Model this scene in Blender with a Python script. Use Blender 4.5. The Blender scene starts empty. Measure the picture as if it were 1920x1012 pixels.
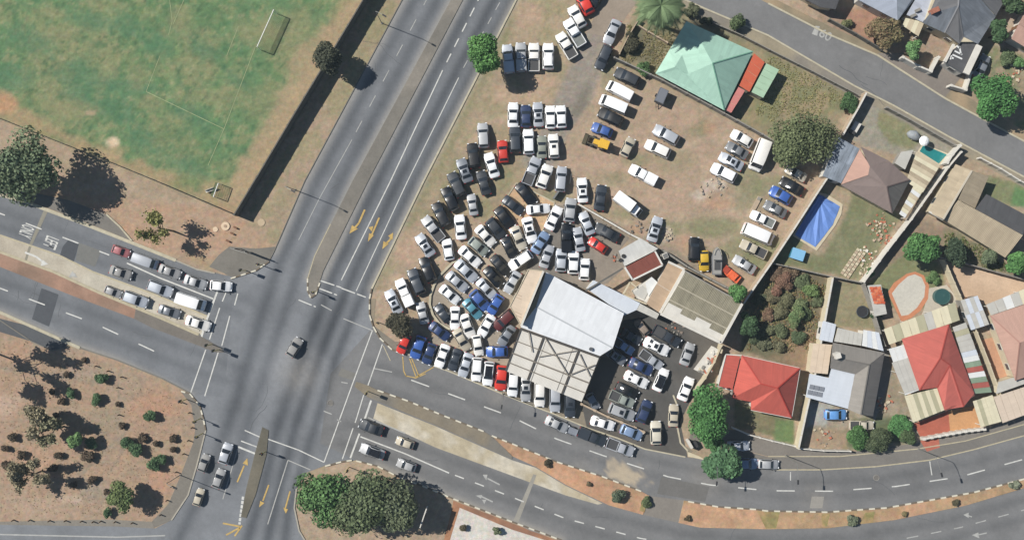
import bpy, math, random
import numpy as np
from mathutils import Vector, Matrix
from mathutils.geometry import delaunay_2d_cdt, tessellate_polygon

# ------------------------------------------------------------------ camera, sky, sun, exposure
scn = bpy.context.scene
CAM_H = 165.0                                   # metres above the ground; 10 photograph pixels are one metre on the ground
cam = bpy.data.cameras.new('camera'); camo = bpy.data.objects.new('camera', cam)
scn.collection.objects.link(camo); scn.camera = camo
camo.location = (0, 0, CAM_H); camo.rotation_euler = (0, 0, 0)
cam.sensor_width = 36.0; cam.lens = 18.0 / (96.0 / CAM_H); cam.clip_start = 1.0; cam.clip_end = 6000.0

SUN_EL = math.radians(43.0)
SUN_XY = Vector((-0.93, 0.365)).normalized()    # horizontal direction towards the sun
world = bpy.data.worlds.new('World'); scn.world = world; world.use_nodes = True
wn = world.node_tree; wn.nodes.clear()
sky = wn.nodes.new('ShaderNodeTexSky'); sky.sky_type = 'NISHITA'; sky.sun_disc = False; sky.ozone_density = 2.0; sky.dust_density = 0.3
sky.sun_elevation = SUN_EL; sky.sun_rotation = math.atan2(SUN_XY.x, SUN_XY.y)
bg = wn.nodes.new('ShaderNodeBackground'); bg.inputs['Strength'].default_value = 0.05
wo = wn.nodes.new('ShaderNodeOutputWorld')
wn.links.new(sky.outputs[0], bg.inputs['Color']); wn.links.new(bg.outputs[0], wo.inputs['Surface'])
sl = bpy.data.lights.new('sun', 'SUN'); sl.energy = 4.8; sl.angle = math.radians(0.5); sl.color = (1.0, 0.955, 0.885)
so = bpy.data.objects.new('sun', sl); scn.collection.objects.link(so)
tosun = Vector((SUN_XY.x * math.cos(SUN_EL), SUN_XY.y * math.cos(SUN_EL), math.sin(SUN_EL)))
so.rotation_euler = tosun.to_track_quat('Z', 'Y').to_euler(); so.location = tosun * 200
vs = scn.view_settings; vs.view_transform = 'Standard'; vs.look = 'None'; vs.gamma = 1.0; vs.use_curve_mapping = False
vs.exposure = 0.45
LUM = 1.42                                      # what a white level surface in the sun comes out as

# ------------------------------------------------------------------ helpers
COL = scn.collection
rnd = random.Random(7)

def lin(c):
    c = c / 255.0
    return c / 12.92 if c <= 0.04045 else ((c + 0.055) / 1.055) ** 2.4
def alb(rgb, k=1.0):                              # a colour as seen in the sun -> base colour
    return tuple(min(0.9, lin(c) / LUM * k) for c in rgb)
def P(px, py, z=0.0):                           # photograph pixel at height z -> place in metres
    f = (CAM_H - z) / CAM_H
    return Vector(((px - 960.0) / 10.0 * f, (506.0 - py) / 10.0 * f, z))
def PL(pts, z=0.0): return [P(a, b, z) for a, b in pts]

MATS = {}
def pmat(name, base, rough=0.8, metal=0.0, coat=0.0, spec=0.5, emit=None, noise=0.0, nscale=3.0, bump=0.0, alpha=None):
    if name in MATS: return MATS[name]
    m = bpy.data.materials.new(name); m.use_nodes = True; nt = m.node_tree
    b = nt.nodes['Principled BSDF']
    b.inputs['Base Color'].default_value = (*base, 1); b.inputs['Roughness'].default_value = rough
    b.inputs['Metallic'].default_value = metal; b.inputs['Coat Weight'].default_value = coat
    b.inputs['Coat Roughness'].default_value = 0.08
    b.inputs['Specular IOR Level'].default_value = spec
    if noise or bump:
        tc = nt.nodes.new('ShaderNodeTexCoord')
        nz = nt.nodes.new('ShaderNodeTexNoise'); nz.inputs['Scale'].default_value = nscale; nz.inputs['Detail'].default_value = 6; nz.inputs['Roughness'].default_value = 0.65
        nt.links.new(tc.outputs['Object'], nz.inputs['Vector'])
        if noise:
            mr = nt.nodes.new('ShaderNodeMapRange'); mr.inputs['From Min'].default_value = 0.25; mr.inputs['From Max'].default_value = 0.75
            mr.inputs['To Min'].default_value = 1 - noise; mr.inputs['To Max'].default_value = 1 + noise
            nt.links.new(nz.outputs['Fac'], mr.inputs['Value'])
            mx = nt.nodes.new('ShaderNodeVectorMath'); mx.operation = 'SCALE'; mx.inputs[0].default_value = base
            nt.links.new(mr.outputs[0], mx.inputs['Scale']); nt.links.new(mx.outputs[0], b.inputs['Base Color'])
        if bump:
            bp = nt.nodes.new('ShaderNodeBump'); bp.inputs['Strength'].default_value = bump; bp.inputs['Distance'].default_value = 0.05
            nt.links.new(nz.outputs['Fac'], bp.inputs['Height']); nt.links.new(bp.outputs[0], b.inputs['Normal'])
    MATS[name] = m
    return m

def attr_mat(name, rough=0.9, fine=0.16, fscale=2.2, bump=0.25, spec=0.3, trans=0.0, grain=0.10, hue=0.0):
    if name in MATS: return MATS[name]
    m = bpy.data.materials.new(name); m.use_nodes = True; nt = m.node_tree
    b = nt.nodes['Principled BSDF']; b.inputs['Roughness'].default_value = rough; b.inputs['Specular IOR Level'].default_value = spec
    at = nt.nodes.new('ShaderNodeAttribute'); at.attribute_name = 'Col'
    last = at.outputs['Color']
    if fine:
        tc = nt.nodes.new('ShaderNodeTexCoord')
        n1 = nt.nodes.new('ShaderNodeTexNoise'); n1.inputs['Scale'].default_value = fscale; n1.inputs['Detail'].default_value = 8; n1.inputs['Roughness'].default_value = 0.75
        n2 = nt.nodes.new('ShaderNodeTexNoise'); n2.inputs['Scale'].default_value = fscale * 6; n2.inputs['Detail'].default_value = 4; n2.inputs['Roughness'].default_value = 0.8
        for n in (n1, n2): nt.links.new(tc.outputs['Object'], n.inputs['Vector'])
        m1 = nt.nodes.new('ShaderNodeMapRange'); m1.inputs['From Min'].default_value = 0.3; m1.inputs['From Max'].default_value = 0.7; m1.inputs['To Min'].default_value = 1 - fine; m1.inputs['To Max'].default_value = 1 + fine
        m2 = nt.nodes.new('ShaderNodeMapRange'); m2.inputs['From Min'].default_value = 0.3; m2.inputs['From Max'].default_value = 0.7; m2.inputs['To Min'].default_value = 1 - grain; m2.inputs['To Max'].default_value = 1 + grain
        nt.links.new(n1.outputs['Fac'], m1.inputs['Value']); nt.links.new(n2.outputs['Fac'], m2.inputs['Value'])
        mu = nt.nodes.new('ShaderNodeMath'); mu.operation = 'MULTIPLY'
        nt.links.new(m1.outputs[0], mu.inputs[0]); nt.links.new(m2.outputs[0], mu.inputs[1])
        sc = nt.nodes.new('ShaderNodeVectorMath'); sc.operation = 'SCALE'
        nt.links.new(last, sc.inputs[0]); nt.links.new(mu.outputs[0], sc.inputs['Scale']); last = sc.outputs[0]
        if hue:
            n3 = nt.nodes.new('ShaderNodeTexNoise'); n3.inputs['Scale'].default_value = 1.1; n3.inputs['Detail'].default_value = 7; n3.inputs['Roughness'].default_value = 0.8
            nt.links.new(tc.outputs['Object'], n3.inputs['Vector'])
            vm = nt.nodes.new('ShaderNodeVectorMath'); vm.operation = 'MULTIPLY_ADD'; vm.inputs[1].default_value = (hue * 2.4, hue * 1.2, hue * 2.0); vm.inputs[2].default_value = (1 - hue * 1.2, 1 - hue * .6, 1 - hue * 1.0)
            nt.links.new(n3.outputs['Color'], vm.inputs[0])
            vx = nt.nodes.new('ShaderNodeVectorMath'); vx.operation = 'MULTIPLY'; nt.links.new(last, vx.inputs[0]); nt.links.new(vm.outputs[0], vx.inputs[1]); last = vx.outputs[0]
        if bump:
            bp = nt.nodes.new('ShaderNodeBump'); bp.inputs['Strength'].default_value = bump; bp.inputs['Distance'].default_value = 0.05
            nt.links.new(mu.outputs[0], bp.inputs['Height']); nt.links.new(bp.outputs[0], b.inputs['Normal'])
    nt.links.new(last, b.inputs['Base Color'])
    if trans:
        tr = nt.nodes.new('ShaderNodeBsdfTranslucent'); nt.links.new(last, tr.inputs['Color'])
        mx = nt.nodes.new('ShaderNodeMixShader'); mx.inputs['Fac'].default_value = trans
        out = nt.nodes['Material Output']
        nt.links.new(b.outputs[0], mx.inputs[1]); nt.links.new(tr.outputs[0], mx.inputs[2]); nt.links.new(mx.outputs[0], out.inputs['Surface'])
    MATS[name] = m
    return m

def roof_mat(name, rgb, rough=0.55, sheet=0.76, rib=0.10, vary=0.10, streak=0.14, metal=0.0, tile=0.0, k=1.0):
    """sheet roofing: UV.x runs along the eave, UV.y down the slope (metres)"""
    if name in MATS: return MATS[name]
    m = bpy.data.materials.new(name); m.use_nodes = True; nt = m.node_tree; L = nt.links
    b = nt.nodes['Principled BSDF']; b.inputs['Roughness'].default_value = rough; b.inputs['Metallic'].default_value = metal
    base = alb(rgb, k)
    uv = nt.nodes.new('ShaderNodeUVMap'); sx = nt.nodes.new('ShaderNodeSeparateXYZ'); L.new(uv.outputs[0], sx.inputs[0])
    def math_(op, a, bval=None, c=None):
        n = nt.nodes.new('ShaderNodeMath'); n.operation = op
        for i, v in enumerate((a, bval, c)):
            if v is None: continue
            if isinstance(v, (int, float)): n.inputs[i].default_value = v
            else: L.new(v, n.inputs[i])
        return n.outputs[0]
    sh = math_('FLOOR', math_('DIVIDE', sx.outputs[0], sheet))
    sv = math_('FLOOR', math_('DIVIDE', sx.outputs[1], 3.6))
    wnz = nt.nodes.new('ShaderNodeTexWhiteNoise'); wnz.noise_dimensions = '2D'
    cb = nt.nodes.new('ShaderNodeCombineXYZ'); L.new(sh, cb.inputs[0]); L.new(sv, cb.inputs[1]); L.new(cb.outputs[0], wnz.inputs['Vector'])
    f1 = math_('MULTIPLY_ADD', wnz.outputs['Value'], 2 * vary, 1 - vary)
    mp = nt.nodes.new('ShaderNodeMapping'); mp.inputs['Scale'].default_value = (1.6, 0.16, 1); L.new(uv.outputs[0], mp.inputs['Vector'])
    nz = nt.nodes.new('ShaderNodeTexNoise'); nz.inputs['Scale'].default_value = 1.0; nz.inputs['Detail'].default_value = 7; nz.inputs['Roughness'].default_value = 0.7; L.new(mp.outputs[0], nz.inputs['Vector'])
    f2 = math_('MULTIPLY_ADD', math_('SUBTRACT', nz.outputs['Fac'], 0.5), 3.2 * streak, 1.0)
    n3 = nt.nodes.new('ShaderNodeTexNoise'); n3.inputs['Scale'].default_value = 0.55; n3.inputs['Detail'].default_value = 6; L.new(uv.outputs[0], n3.inputs['Vector'])
    f3 = math_('MULTIPLY_ADD', math_('SUBTRACT', n3.outputs['Fac'], 0.5), 2.2 * streak, 1.0)
    f = math_('MULTIPLY', math_('MULTIPLY', f1, f2), f3)
    sc = nt.nodes.new('ShaderNodeVectorMath'); sc.operation = 'SCALE'; sc.inputs[0].default_value = base; L.new(f, sc.inputs['Scale'])
    L.new(sc.outputs[0], b.inputs['Base Color'])
    h = math_('MULTIPLY', math_('SINE', math_('MULTIPLY', sx.outputs[0], 2 * math.pi / (sheet / 4.0))), rib)
    if tile:
        h = math_('ADD', h, math_('MULTIPLY', math_('FRACT', math_('DIVIDE', sx.outputs[1], 0.34)), tile))
    bp = nt.nodes.new('ShaderNodeBump'); bp.inputs['Strength'].default_value = 0.5; bp.inputs['Distance'].default_value = 0.25
    L.new(h, bp.inputs['Height']); L.new(bp.outputs[0], b.inputs['Normal'])
    MATS[name] = m
    return m

# numpy value noise
def _hash(ix, iy, seed):
    h = (ix.astype(np.int64) * 374761393 + iy.astype(np.int64) * 668265263 + seed * 974634777) & 0x7fffffff
    h = ((h ^ (h >> 13)) * 1274126177) & 0x7fffffff
    return ((h ^ (h >> 16)) & 0xffff) / 65535.0
def vnoise(x, y, seed=0):
    ix = np.floor(x); iy = np.floor(y); fx = x - ix; fy = y - iy
    fx = fx * fx * (3 - 2 * fx); fy = fy * fy * (3 - 2 * fy)
    a = _hash(ix, iy, seed); b = _hash(ix + 1, iy, seed); c = _hash(ix, iy + 1, seed); d = _hash(ix + 1, iy + 1, seed)
    return (a * (1 - fx) + b * fx) * (1 - fy) + (c * (1 - fx) + d * fx) * fy
def fbm(x, y, scale, octv=4, seed=0, gain=0.55):
    s = np.zeros_like(x); amp = 1.0; tot = 0.0; f = 1.0 / scale
    for o in range(octv):
        s += amp * vnoise(x * f + 17.3 * o, y * f - 9.1 * o, seed + o); tot += amp; amp *= gain; f *= 2.03
    return s / tot
def sstep(a, b, x):
    t = np.clip((x - a) / (b - a), 0, 1); return t * t * (3 - 2 * t)
def d_line(X, Y, pts):                           # distance to a polyline
    d = np.full(X.shape, 1e9)
    for (x0, y0), (x1, y1) in zip(pts[:-1], pts[1:]):
        dx, dy = x1 - x0, y1 - y0; L2 = dx * dx + dy * dy + 1e-9
        t = np.clip(((X - x0) * dx + (Y - y0) * dy) / L2, 0, 1)
        d = np.minimum(d, np.hypot(X - x0 - t * dx, Y - y0 - t * dy))
    return d
def sd_poly(X, Y, pts):                          # signed distance, negative inside
    d = d_line(X, Y, list(pts) + [pts[0]]); ins = np.zeros(X.shape, bool); n = len(pts)
    for i in range(n):
        x0, y0 = pts[i]; x1, y1 = pts[(i + 1) % n]
        if y0 == y1: continue
        c = ((y0 > Y) != (y1 > Y)) & (X < (x1 - x0) * (Y - y0) / (y1 - y0) + x0)
        ins ^= c
    return np.where(ins, -d, d)
LIN = np.array([lin(i) for i in range(256)])
def albv(rgb): return np.array(alb(rgb))

def link(o, parent=None):
    COL.objects.link(o)
    if parent is not None: o.parent = parent
    return o
def mesh_of(name, verts, faces, mat=None, smooth=False, sharp=None):
    me = bpy.data.meshes.new(name); me.from_pydata([tuple(v) for v in verts], [], faces)
    if mat:
        for q in (mat if isinstance(mat, (list, tuple)) else [mat]): me.materials.append(q)
    if smooth:
        me.polygons.foreach_set('use_smooth', [True] * len(me.polygons))
        if sharp: me.set_sharp_from_angle(angle=math.radians(sharp))
    me.update()
    return me
def obj(name, verts, faces, mat, parent=None, smooth=False, sharp=None):
    off = parent.location if parent is not None else Vector((0, 0, 0))
    if parent is not None and parent.parent is not None: off = off + parent.parent.location
    vv = [Vector(v) - off for v in verts]
    return link(bpy.data.objects.new(name, mesh_of(name, vv, faces, mat, smooth, sharp)), parent)
def tag(o, label=None, cat=None, group=None, kind=None):
    if label: o['label'] = label
    if cat: o['category'] = cat
    if group: o['group'] = group
    if kind: o['kind'] = kind
    return o
def thing(name, label, cat, loc=(0, 0, 0), rz=0.0, group=None):
    o = bpy.data.objects.new(name, None); o.empty_display_size = 0.3; COL.objects.link(o)
    o.location = loc; o.rotation_euler = (0, 0, rz)
    return tag(o, label, cat, group)

def boxv(cx, cy, z0, lx, ly, lz, ang=0.0):
    c, s = math.cos(ang), math.sin(ang); v = []
    for z in (z0, z0 + lz):
        for a, b in ((-1, -1), (1, -1), (1, 1), (-1, 1)):
            x, y = a * lx / 2, b * ly / 2
            v.append((cx + x * c - y * s, cy + x * s + y * c, z))
    return v, [(3, 2, 1, 0), (4, 5, 6, 7), (0, 1, 5, 4), (1, 2, 6, 5), (2, 3, 7, 6), (3, 0, 4, 7)]
def join(*vf):
    V = []; F = []
    for v, f in vf:
        o = len(V); V += list(v); F += [tuple(i + o for i in q) for q in f]
    return V, F
def bar(a, b, w, h=None, up=Vector((0, 0, 1))):  # a beam between two points
    a = Vector(a); b = Vector(b); d = (b - a).normalized(); h = h or w
    if abs(d.dot(up)) > 0.98: up = Vector((1, 0, 0))
    s = d.cross(up).normalized() * w / 2; u = s.cross(d).normalized() * h / 2
    v = [a - s - u, a + s - u, a + s + u, a - s + u, b - s - u, b + s - u, b + s + u, b - s + u]
    return v, [(0, 1, 2, 3), (7, 6, 5, 4), (0, 4, 5, 1), (1, 5, 6, 2), (2, 6, 7, 3), (3, 7, 4, 0)]
def tube(pts, rads, n=8):
    V = []; F = []; pts = [Vector(p) for p in pts]
    for i, p in enumerate(pts):
        d = (pts[min(i + 1, len(pts) - 1)] - pts[max(i - 1, 0)]).normalized()
        up = Vector((0, 0, 1)) if abs(d.z) < 0.95 else Vector((1, 0, 0))
        s = d.cross(up).normalized(); u = s.cross(d)
        for k in range(n):
            a = 2 * math.pi * k / n; V.append(p + (s * math.cos(a) + u * math.sin(a)) * rads[i])
    for i in range(len(pts) - 1):
        for k in range(n):
            F.append((i * n + k, i * n + (k + 1) % n, (i + 1) * n + (k + 1) % n, (i + 1) * n + k))
    F.append(tuple(range(n))[::-1]); F.append(tuple((len(pts) - 1) * n + k for k in range(n)))
    return V, F
def cyl(cx, cy, z0, r, h, n=16, r2=None):
    return tube([(cx, cy, z0), (cx, cy, z0 + h)], [r, r if r2 is None else r2], n)
def prism(poly, z0, z1):
    n = len(poly); a = sum(poly[i][0] * poly[(i + 1) % n][1] - poly[(i + 1) % n][0] * poly[i][1] for i in range(n))
    if a < 0: poly = poly[::-1]
    V = [(p[0], p[1], z0) for p in poly] + [(p[0], p[1], z1) for p in poly]
    F = [tuple(range(n))[::-1], tuple(range(n, 2 * n))] + [(i, (i + 1) % n, n + (i + 1) % n, n + i) for i in range(n)]
    return V, F
def slab(pts3, t):                               # a plate of thickness t below a (nearly) flat polygon
    pts3 = [Vector(p) for p in pts3]; n = len(pts3); nr = Vector((0, 0, 0))
    for i in range(n): nr += pts3[i].cross(pts3[(i + 1) % n])
    if nr.z < 0: pts3 = pts3[::-1]; nr = -nr
    nr.normalize()
    V = pts3 + [p - Vector((0, 0, t)) for p in pts3]
    F = [tuple(range(n)), tuple(range(n, 2 * n))[::-1]] + [(i, n + i, n + (i + 1) % n, (i + 1) % n) for i in range(n)]
    return V, F
def roof_uv(me):
    uvl = me.uv_layers.new(name='UVMap')
    for p in me.polygons:
        n = p.normal; h = n.cross(Vector((0, 0, 1)))
        if h.length < 0.02:
            e = max((me.vertices[p.vertices[i]].co - me.vertices[p.vertices[i - 1]].co for i in range(len(p.vertices))), key=lambda q: q.length)
            h = e.normalized()
        h.normalize(); s = h.cross(n).normalized()
        for li in p.loop_indices:
            c = me.vertices[me.loops[li].vertex_index].co
            uvl.data[li].uv = (c.dot(h), c.dot(s))
def roofpart(name, pts, mat, parent, t=0.10):    # pts: (px, py, z)
    v, f = slab([P(*p) for p in pts], t)
    o = obj(name, v, f, mat, parent); roof_uv(o.data); return o

def sheet(name, poly_px, z, mat, colfun, cell=0.6, kind='structure', parent=None, holes=()):
    """a flat piece of ground with its colours in an attribute"""
    pts = [Vector((p.x, p.y)) for p in PL(poly_px)]
    xs = [p.x for p in pts]; ys = [p.y for p in pts]
    dense = []
    for i, p in enumerate(pts):
        q = pts[(i + 1) % len(pts)]; n = max(1, int((q - p).length / (cell * 1.6)))
        dense += [p.lerp(q, k / n) for k in range(n)]
    gx, gy = np.meshgrid(np.arange(min(xs), max(xs), cell), np.arange(min(ys), max(ys), cell))
    gx = gx.ravel() + 0.13; gy = gy.ravel() + 0.17
    sd = sd_poly(gx, gy, [(p.x, p.y) for p in dense])
    keep = sd < -0.35 * cell
    nb = len(dense)
    co = dense + [Vector((a, b)) for a, b in zip(gx[keep], gy[keep])]
    vo, eo, fo, *_ = delaunay_2d_cdt(co, [(i, (i + 1) % nb) for i in range(nb)], [], 1, 1e-5)
    fo = [f if (vo[f[1]] - vo[f[0]]).cross(vo[f[2]] - vo[f[0]]) > 0 else f[::-1] for f in fo]
    me = bpy.data.meshes.new(name); me.from_pydata([(v.x, v.y, z) for v in vo], [], fo)
    X = np.array([v.x for v in vo]) * 10 + 960; Y = 506 - np.array([v.y for v in vo]) * 10
    paint(me, colfun(X, Y)); me.materials.append(mat); me.update()
    o = link(bpy.data.objects.new(name, me), parent)
    if kind: o['kind'] = kind
    return o
def paint(me, C):
    at = me.color_attributes.new('Col', 'FLOAT_COLOR', 'POINT')
    buf = np.ones((len(me.vertices), 4), np.float32); buf[:, :3] = np.clip(C, 0.004, 0.85); at.data.foreach_set('color', buf.ravel())
def flat(rgb, var=0.12, sc=25.0, seed=3, rgb2=None):
    c1 = albv(rgb); c2 = albv(rgb2) if rgb2 else c1
    def f(X, Y):
        n = fbm(X, Y, sc, 4, seed)[:, None]; n2 = fbm(X, Y, sc * 4, 3, seed + 5)[:, None]
        w = sstep(0.35, 0.65, n2)
        return (c1 * (1 - w) + c2 * w) * (1 + (n - 0.5) * 2.6 * var)
    return f

# ------------------------------------------------------------------ ground
M_GROUND = attr_mat('earth', 0.95, 0.22, 1.3, 0.5, grain=0.16, hue=0.35)
M_ROAD = attr_mat('asphalt', 0.88, 0.10, 1.6, 0.2, grain=0.10)
M_PAVE = attr_mat('paving', 0.9, 0.13, 2.0, 0.25, grain=0.10)

FIELD = [(-420, 50), (0, 222), (100, 262), (300, 340), (445, 404), (690, 0), (841, -250), (841, -420), (-420, -420)]
def ground_col(X, Y):
    n1 = fbm(X, Y, 60, 5, 1); n2 = fbm(X, Y, 22, 4, 11); n3 = fbm(X, Y, 9, 3, 21); nb = fbm(X, Y, 30, 4, 31) - 0.5
    C = albv((184, 155, 122))[None, :] * np.ones((len(X), 3))
    def mix(w, rgb):
        nonlocal C
        w = np.clip(w, 0, 1)[:, None]; C = C * (1 - w) + albv(rgb)[None, :] * w
    mix(sstep(0.45, 0.7, n1) * 0.6, (168, 146, 112)); mix(sstep(0.55, 0.75, n2) * 0.35, (196, 165, 134))
    def area(poly, rgb, soft=6.0, wob=18.0, k=1.0, mot=None, ms=0.5):
        x0 = min(p[0] for p in poly) - 60; x1 = max(p[0] for p in poly) + 60; y0 = min(p[1] for p in poly) - 60; y1 = max(p[1] for p in poly) + 60
        i = np.where((X > x0) & (X < x1) & (Y > y0) & (Y < y1))[0]
        if not len(i): return
        sd = sd_poly(X[i], Y[i], poly) + nb[i] * wob
        w = (1 - sstep(-soft, soft, sd)) * k
        C[i] = C[i] * (1 - w[:, None]) + albv(rgb) * w[:, None]
        if mot:
            m = w * sstep(0.45, 0.62, n2[i]) * ms; C[i] = C[i] * (1 - m[:, None]) + albv(mot) * m[:, None]
    def blob(x, y, rx, ry, rgb, k=0.8, ang=0.0):
        c, s = math.cos(math.radians(ang)), math.sin(math.radians(ang))
        u = ((X - x) * c + (Y - y) * s) / rx; v = (-(X - x) * s + (Y - y) * c) / ry
        w = (1 - sstep(0.35, 1.15, np.hypot(u, v) + nb * 1.1)) * k * (0.72 + 0.56 * (n3 - 0.1))
        mix(w, rgb)
    # sports field
    area(FIELD, (104, 138, 88), 3, 4, 1.0, (136, 143, 95), 0.5)
    fw = (1 - sstep(-4, 4, sd_poly(X, Y, FIELD)))
    mix(fw * sstep(0.46, 0.64, n1) * 0.75, (98, 138, 90)); mix(fw * sstep(0.5, 0.7, fbm(X, Y, 90, 4, 77)) * 0.6, (147, 145, 100))
    nf = fbm(X, Y, 14, 4, 123); ng = fbm(X, Y, 7, 3, 133)
    mix(fw * sstep(.56, .74, nf) * .6, (152, 150, 104)); mix(fw * sstep(.56, .72, 1 - nf) * .6, (76, 120, 78)); mix(fw * sstep(.62, .8, ng) * .45, (164, 162, 116)); mix(fw * sstep(.62, .8, 1 - ng) * .6, (64, 102, 66))
    for x, y, rx, ry, a in ((240, 45, 45, 24, 30), (60, 80, 60, 30, 20), (150, 150, 75, 40, 25), (270, 262, 60, 30, 35), (380, 95, 45, 26, 30), (350, 312, 60, 22, 25), (20, 145, 50, 30, 0), (210, 205, 60, 30, 20), (300, 90, 40, 22, 40), (440, 150, 36, 20, 40), (255, 160, 50, 22, 0), (160, 35, 60, 22, 10), (360, 220, 50, 24, 30)):
        blob(x, y, rx, ry, (80, 128, 90), 0.62, a)
    for x, y, rx, ry in ((120, 62, 46, 20), (262, 140, 26, 34), (425, 180, 46, 22), (335, 40, 30, 40), (95, 25, 40, 16), (480, 60, 50, 34), (560, 60, 60, 60), (280, 195, 30, 18), (500, 190, 60, 50), (130, 205, 60, 16)):
        blob(x, y, rx, ry, (146, 144, 100), 0.6)
    area([(445, 404), (690, 0), (720, -60), (655, -60), (590, 90), (530, 200), (440, 330), (405, 378)], (170, 150, 108), 14, 30, 0.85)
    area([(560, 90), (690, -20), (520, 300), (445, 404), (420, 370)], (182, 154, 120), 10, 40, 0.6)
    area([(-60, 210), (0, 222), (445, 404), (405, 372), (300, 318), (200, 285), (90, 225), (0, 175), (-60, 160)], (172, 148, 108), 9, 34, 0.85)
    blob(498, 62, 26, 36, (150, 144, 102), .5); blob(8, 198, 34, 20, (190, 144, 102), 0.9); blob(212, 266, 15, 14, (226, 198, 164), 1.0); blob(170, 212, 10, 6, (196, 170, 134), 0.8)
    blob(205, 285, 34, 14, (186, 158, 118), 0.7); blob(400, 352, 40, 18, (176, 150, 110), 0.7); blob(345, 345, 30, 14, (120, 138, 84), 0.6)
    # verge beside the dual road
    area([(455, 415), (700, 0), (735, -60), (790, -60), (754, 0), (571, 340), (514, 471), (480, 470)], (180, 152, 118), 5, 10, 0.9, (158, 146, 98), 0.8)
    area([(705, 0), (760, 0), (640, 215), (610, 215)], (158, 148, 98), 10, 30, 0.7)
    area([(520, 380), (560, 340), (514, 471), (490, 470)], (160, 146, 104), 10, 20, 0.6)
    area([(0, 345), (440, 395), (520, 470), (430, 515), (230, 450)], (188, 150, 114), 5, 10, 0.8, (194, 142, 102), 0.5)
    blob(380, 490, 34, 12, (176, 150, 100), 0.7, 20); blob(250, 430, 40, 16, (196, 146, 104), 0.7, 20)
    # garden, lower left
    area([(-200, 600), (0, 600), (134, 650), (218, 672), (356, 740), (372, 800), (340, 900), (285, 980), (-200, 985)], (184, 147, 112), 4, 6, 0.95, (168, 143, 114), 0.7)
    for x, y, rx, ry, c in ((290, 760, 60, 34, (196, 140, 100)), (300, 900, 26, 40, (200, 144, 106)), (330, 720, 40, 16, (184, 152, 110)), (200, 790, 45, 30, (164, 144, 112)), (60, 860, 60, 40, (196, 150, 114)), (70, 950, 80, 30, (190, 156, 124)), (150, 700, 60, 20, (172, 150, 124)), (180, 920, 40, 30, (166, 146, 122)), (10, 760, 30, 26, (200, 164, 136)), (30, 665, 60, 24, (194, 148, 110)), (135, 935, 22, 10, (206, 176, 146))):
        blob(x, y, rx, ry, c, 0.8)
    for pl in ([(170, 800), (235, 835), (205, 885)], [(235, 810), (150, 890), (215, 945)], [(222, 700), (222, 800)], [(0, 690), (110, 705), (190, 718)]):
        mix((1 - sstep(2, 5, d_line(X, Y, pl) + nb * 4)) * 0.55, (150, 136, 112))
    # east verge and the car lots
    area([(968, 0), (1000, -80), (1140, -80), (1130, 0), (1075, 105), (1040, 190), (900, 230), (830, 350), (720, 540), (695, 541), (794, 340)], (178, 152, 116), 4, 10, 0.9, (160, 148, 100), 0.8)
    area([(968, 0), (1000, -60), (1030, -60), (985, 10), (905, 170), (840, 300), (790, 400), (730, 500), (700, 541), (794, 340)], (150, 142, 96), 7, 22, 0.8, (168, 150, 108), 0.6)
    area([(860, 300), (960, 220), (1000, 330), (935, 400), (880, 420), (800, 420)], (166, 146, 104), 10, 40, 0.7)
    for x, y, rx, ry in ((940, 70, 30, 20), (860, 310, 30, 40), (905, 395, 24, 26), (945, 330, 18, 40), (800, 400, 26, 12), (835, 365, 18, 26)): blob(x, y, rx, ry, (142, 140, 90), 0.7)
    for x, y, rx, ry in ((990, 30, 40, 34), (985, 180, 60, 24), (1010, 150, 40, 20), (770, 480, 40, 22), (760, 455, 30, 30), (945, 175, 30, 20)): blob(x, y, rx, ry, (196, 158, 124), 0.75)
    for x, y, rx, ry in ((1180, 300, 90, 60), (1270, 230, 70, 40), (1260, 370, 110, 40), (1330, 300, 60, 40), (1090, 290, 60, 30)): blob(x, y, rx, ry, (190, 154, 122), 0.7)
    for x, y, rx, ry, k in ((1330, 430, 70, 26, .8), (1250, 430, 40, 20, .7), (1150, 335, 34, 20, .5), (1195, 300, 30, 18, .6), (1400, 350, 40, 50, .65), (1440, 480, 50, 50, .8), (1380, 470, 50, 30, .7), (1260, 300, 60, 26, .35), (1180, 400, 60, 14, .55), (1300, 245, 20, 16, .5), (1320, 240, 12, 16, .7), (1140, 130, 16, 50, .5), (1040, 370, 40, 14, .6), (1450, 350, 40, 30, .6)):
        blob(x, y, rx, ry, (132, 138, 86), k)
    mix((1 - sstep(6, 26, d_line(X, Y, [(1100, 420), (1180, 445), (1300, 500)]) + nb * 20)) * 0.6, (140, 132, 116))
    for x, y, rx, ry in ((1340, 345, 30, 14), (1250, 440, 14, 18), (1310, 365, 16, 10)): blob(x, y, rx, ry, (206, 184, 164), 0.8)
    for x, y, rx, ry in ((1285, 455, 20, 26), (1195, 430, 22, 14), (1330, 240, 14, 14), (1350, 380, 26, 12)): blob(x, y, rx, ry, (196, 146, 106), 0.7)
    blob(985, 120, 50, 26, (176, 150, 118), 0.4)
    area([(1100, 60), (1152, 60), (1128, 128), (1104, 190), (1066, 250), (1040, 300), (1000, 330), (985, 290), (1020, 235), (1045, 180), (1060, 140), (1080, 102)], (154, 143, 129), 7, 16, 0.9)
    blob(1090, 190, 14, 34, (116, 110, 92), .6, 25); blob(1012, 300, 40, 24, (150, 142, 130), .6)
    # yard of the green house, scrub behind it
    area([(1200, 0), (1283, 0), (1440, 95), (1605, 178), (1550, 270), (1440, 262), (1230, 150), (1150, 120)], (146, 138, 96), 4, 8, 0.95, (166, 144, 104), 0.7)
    area([(1440, 110), (1590, 190), (1560, 215), (1470, 210), (1420, 240), (1390, 215)], (138, 140, 84), 8, 26, 0.7, (176, 142, 104), 0.7)
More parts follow.
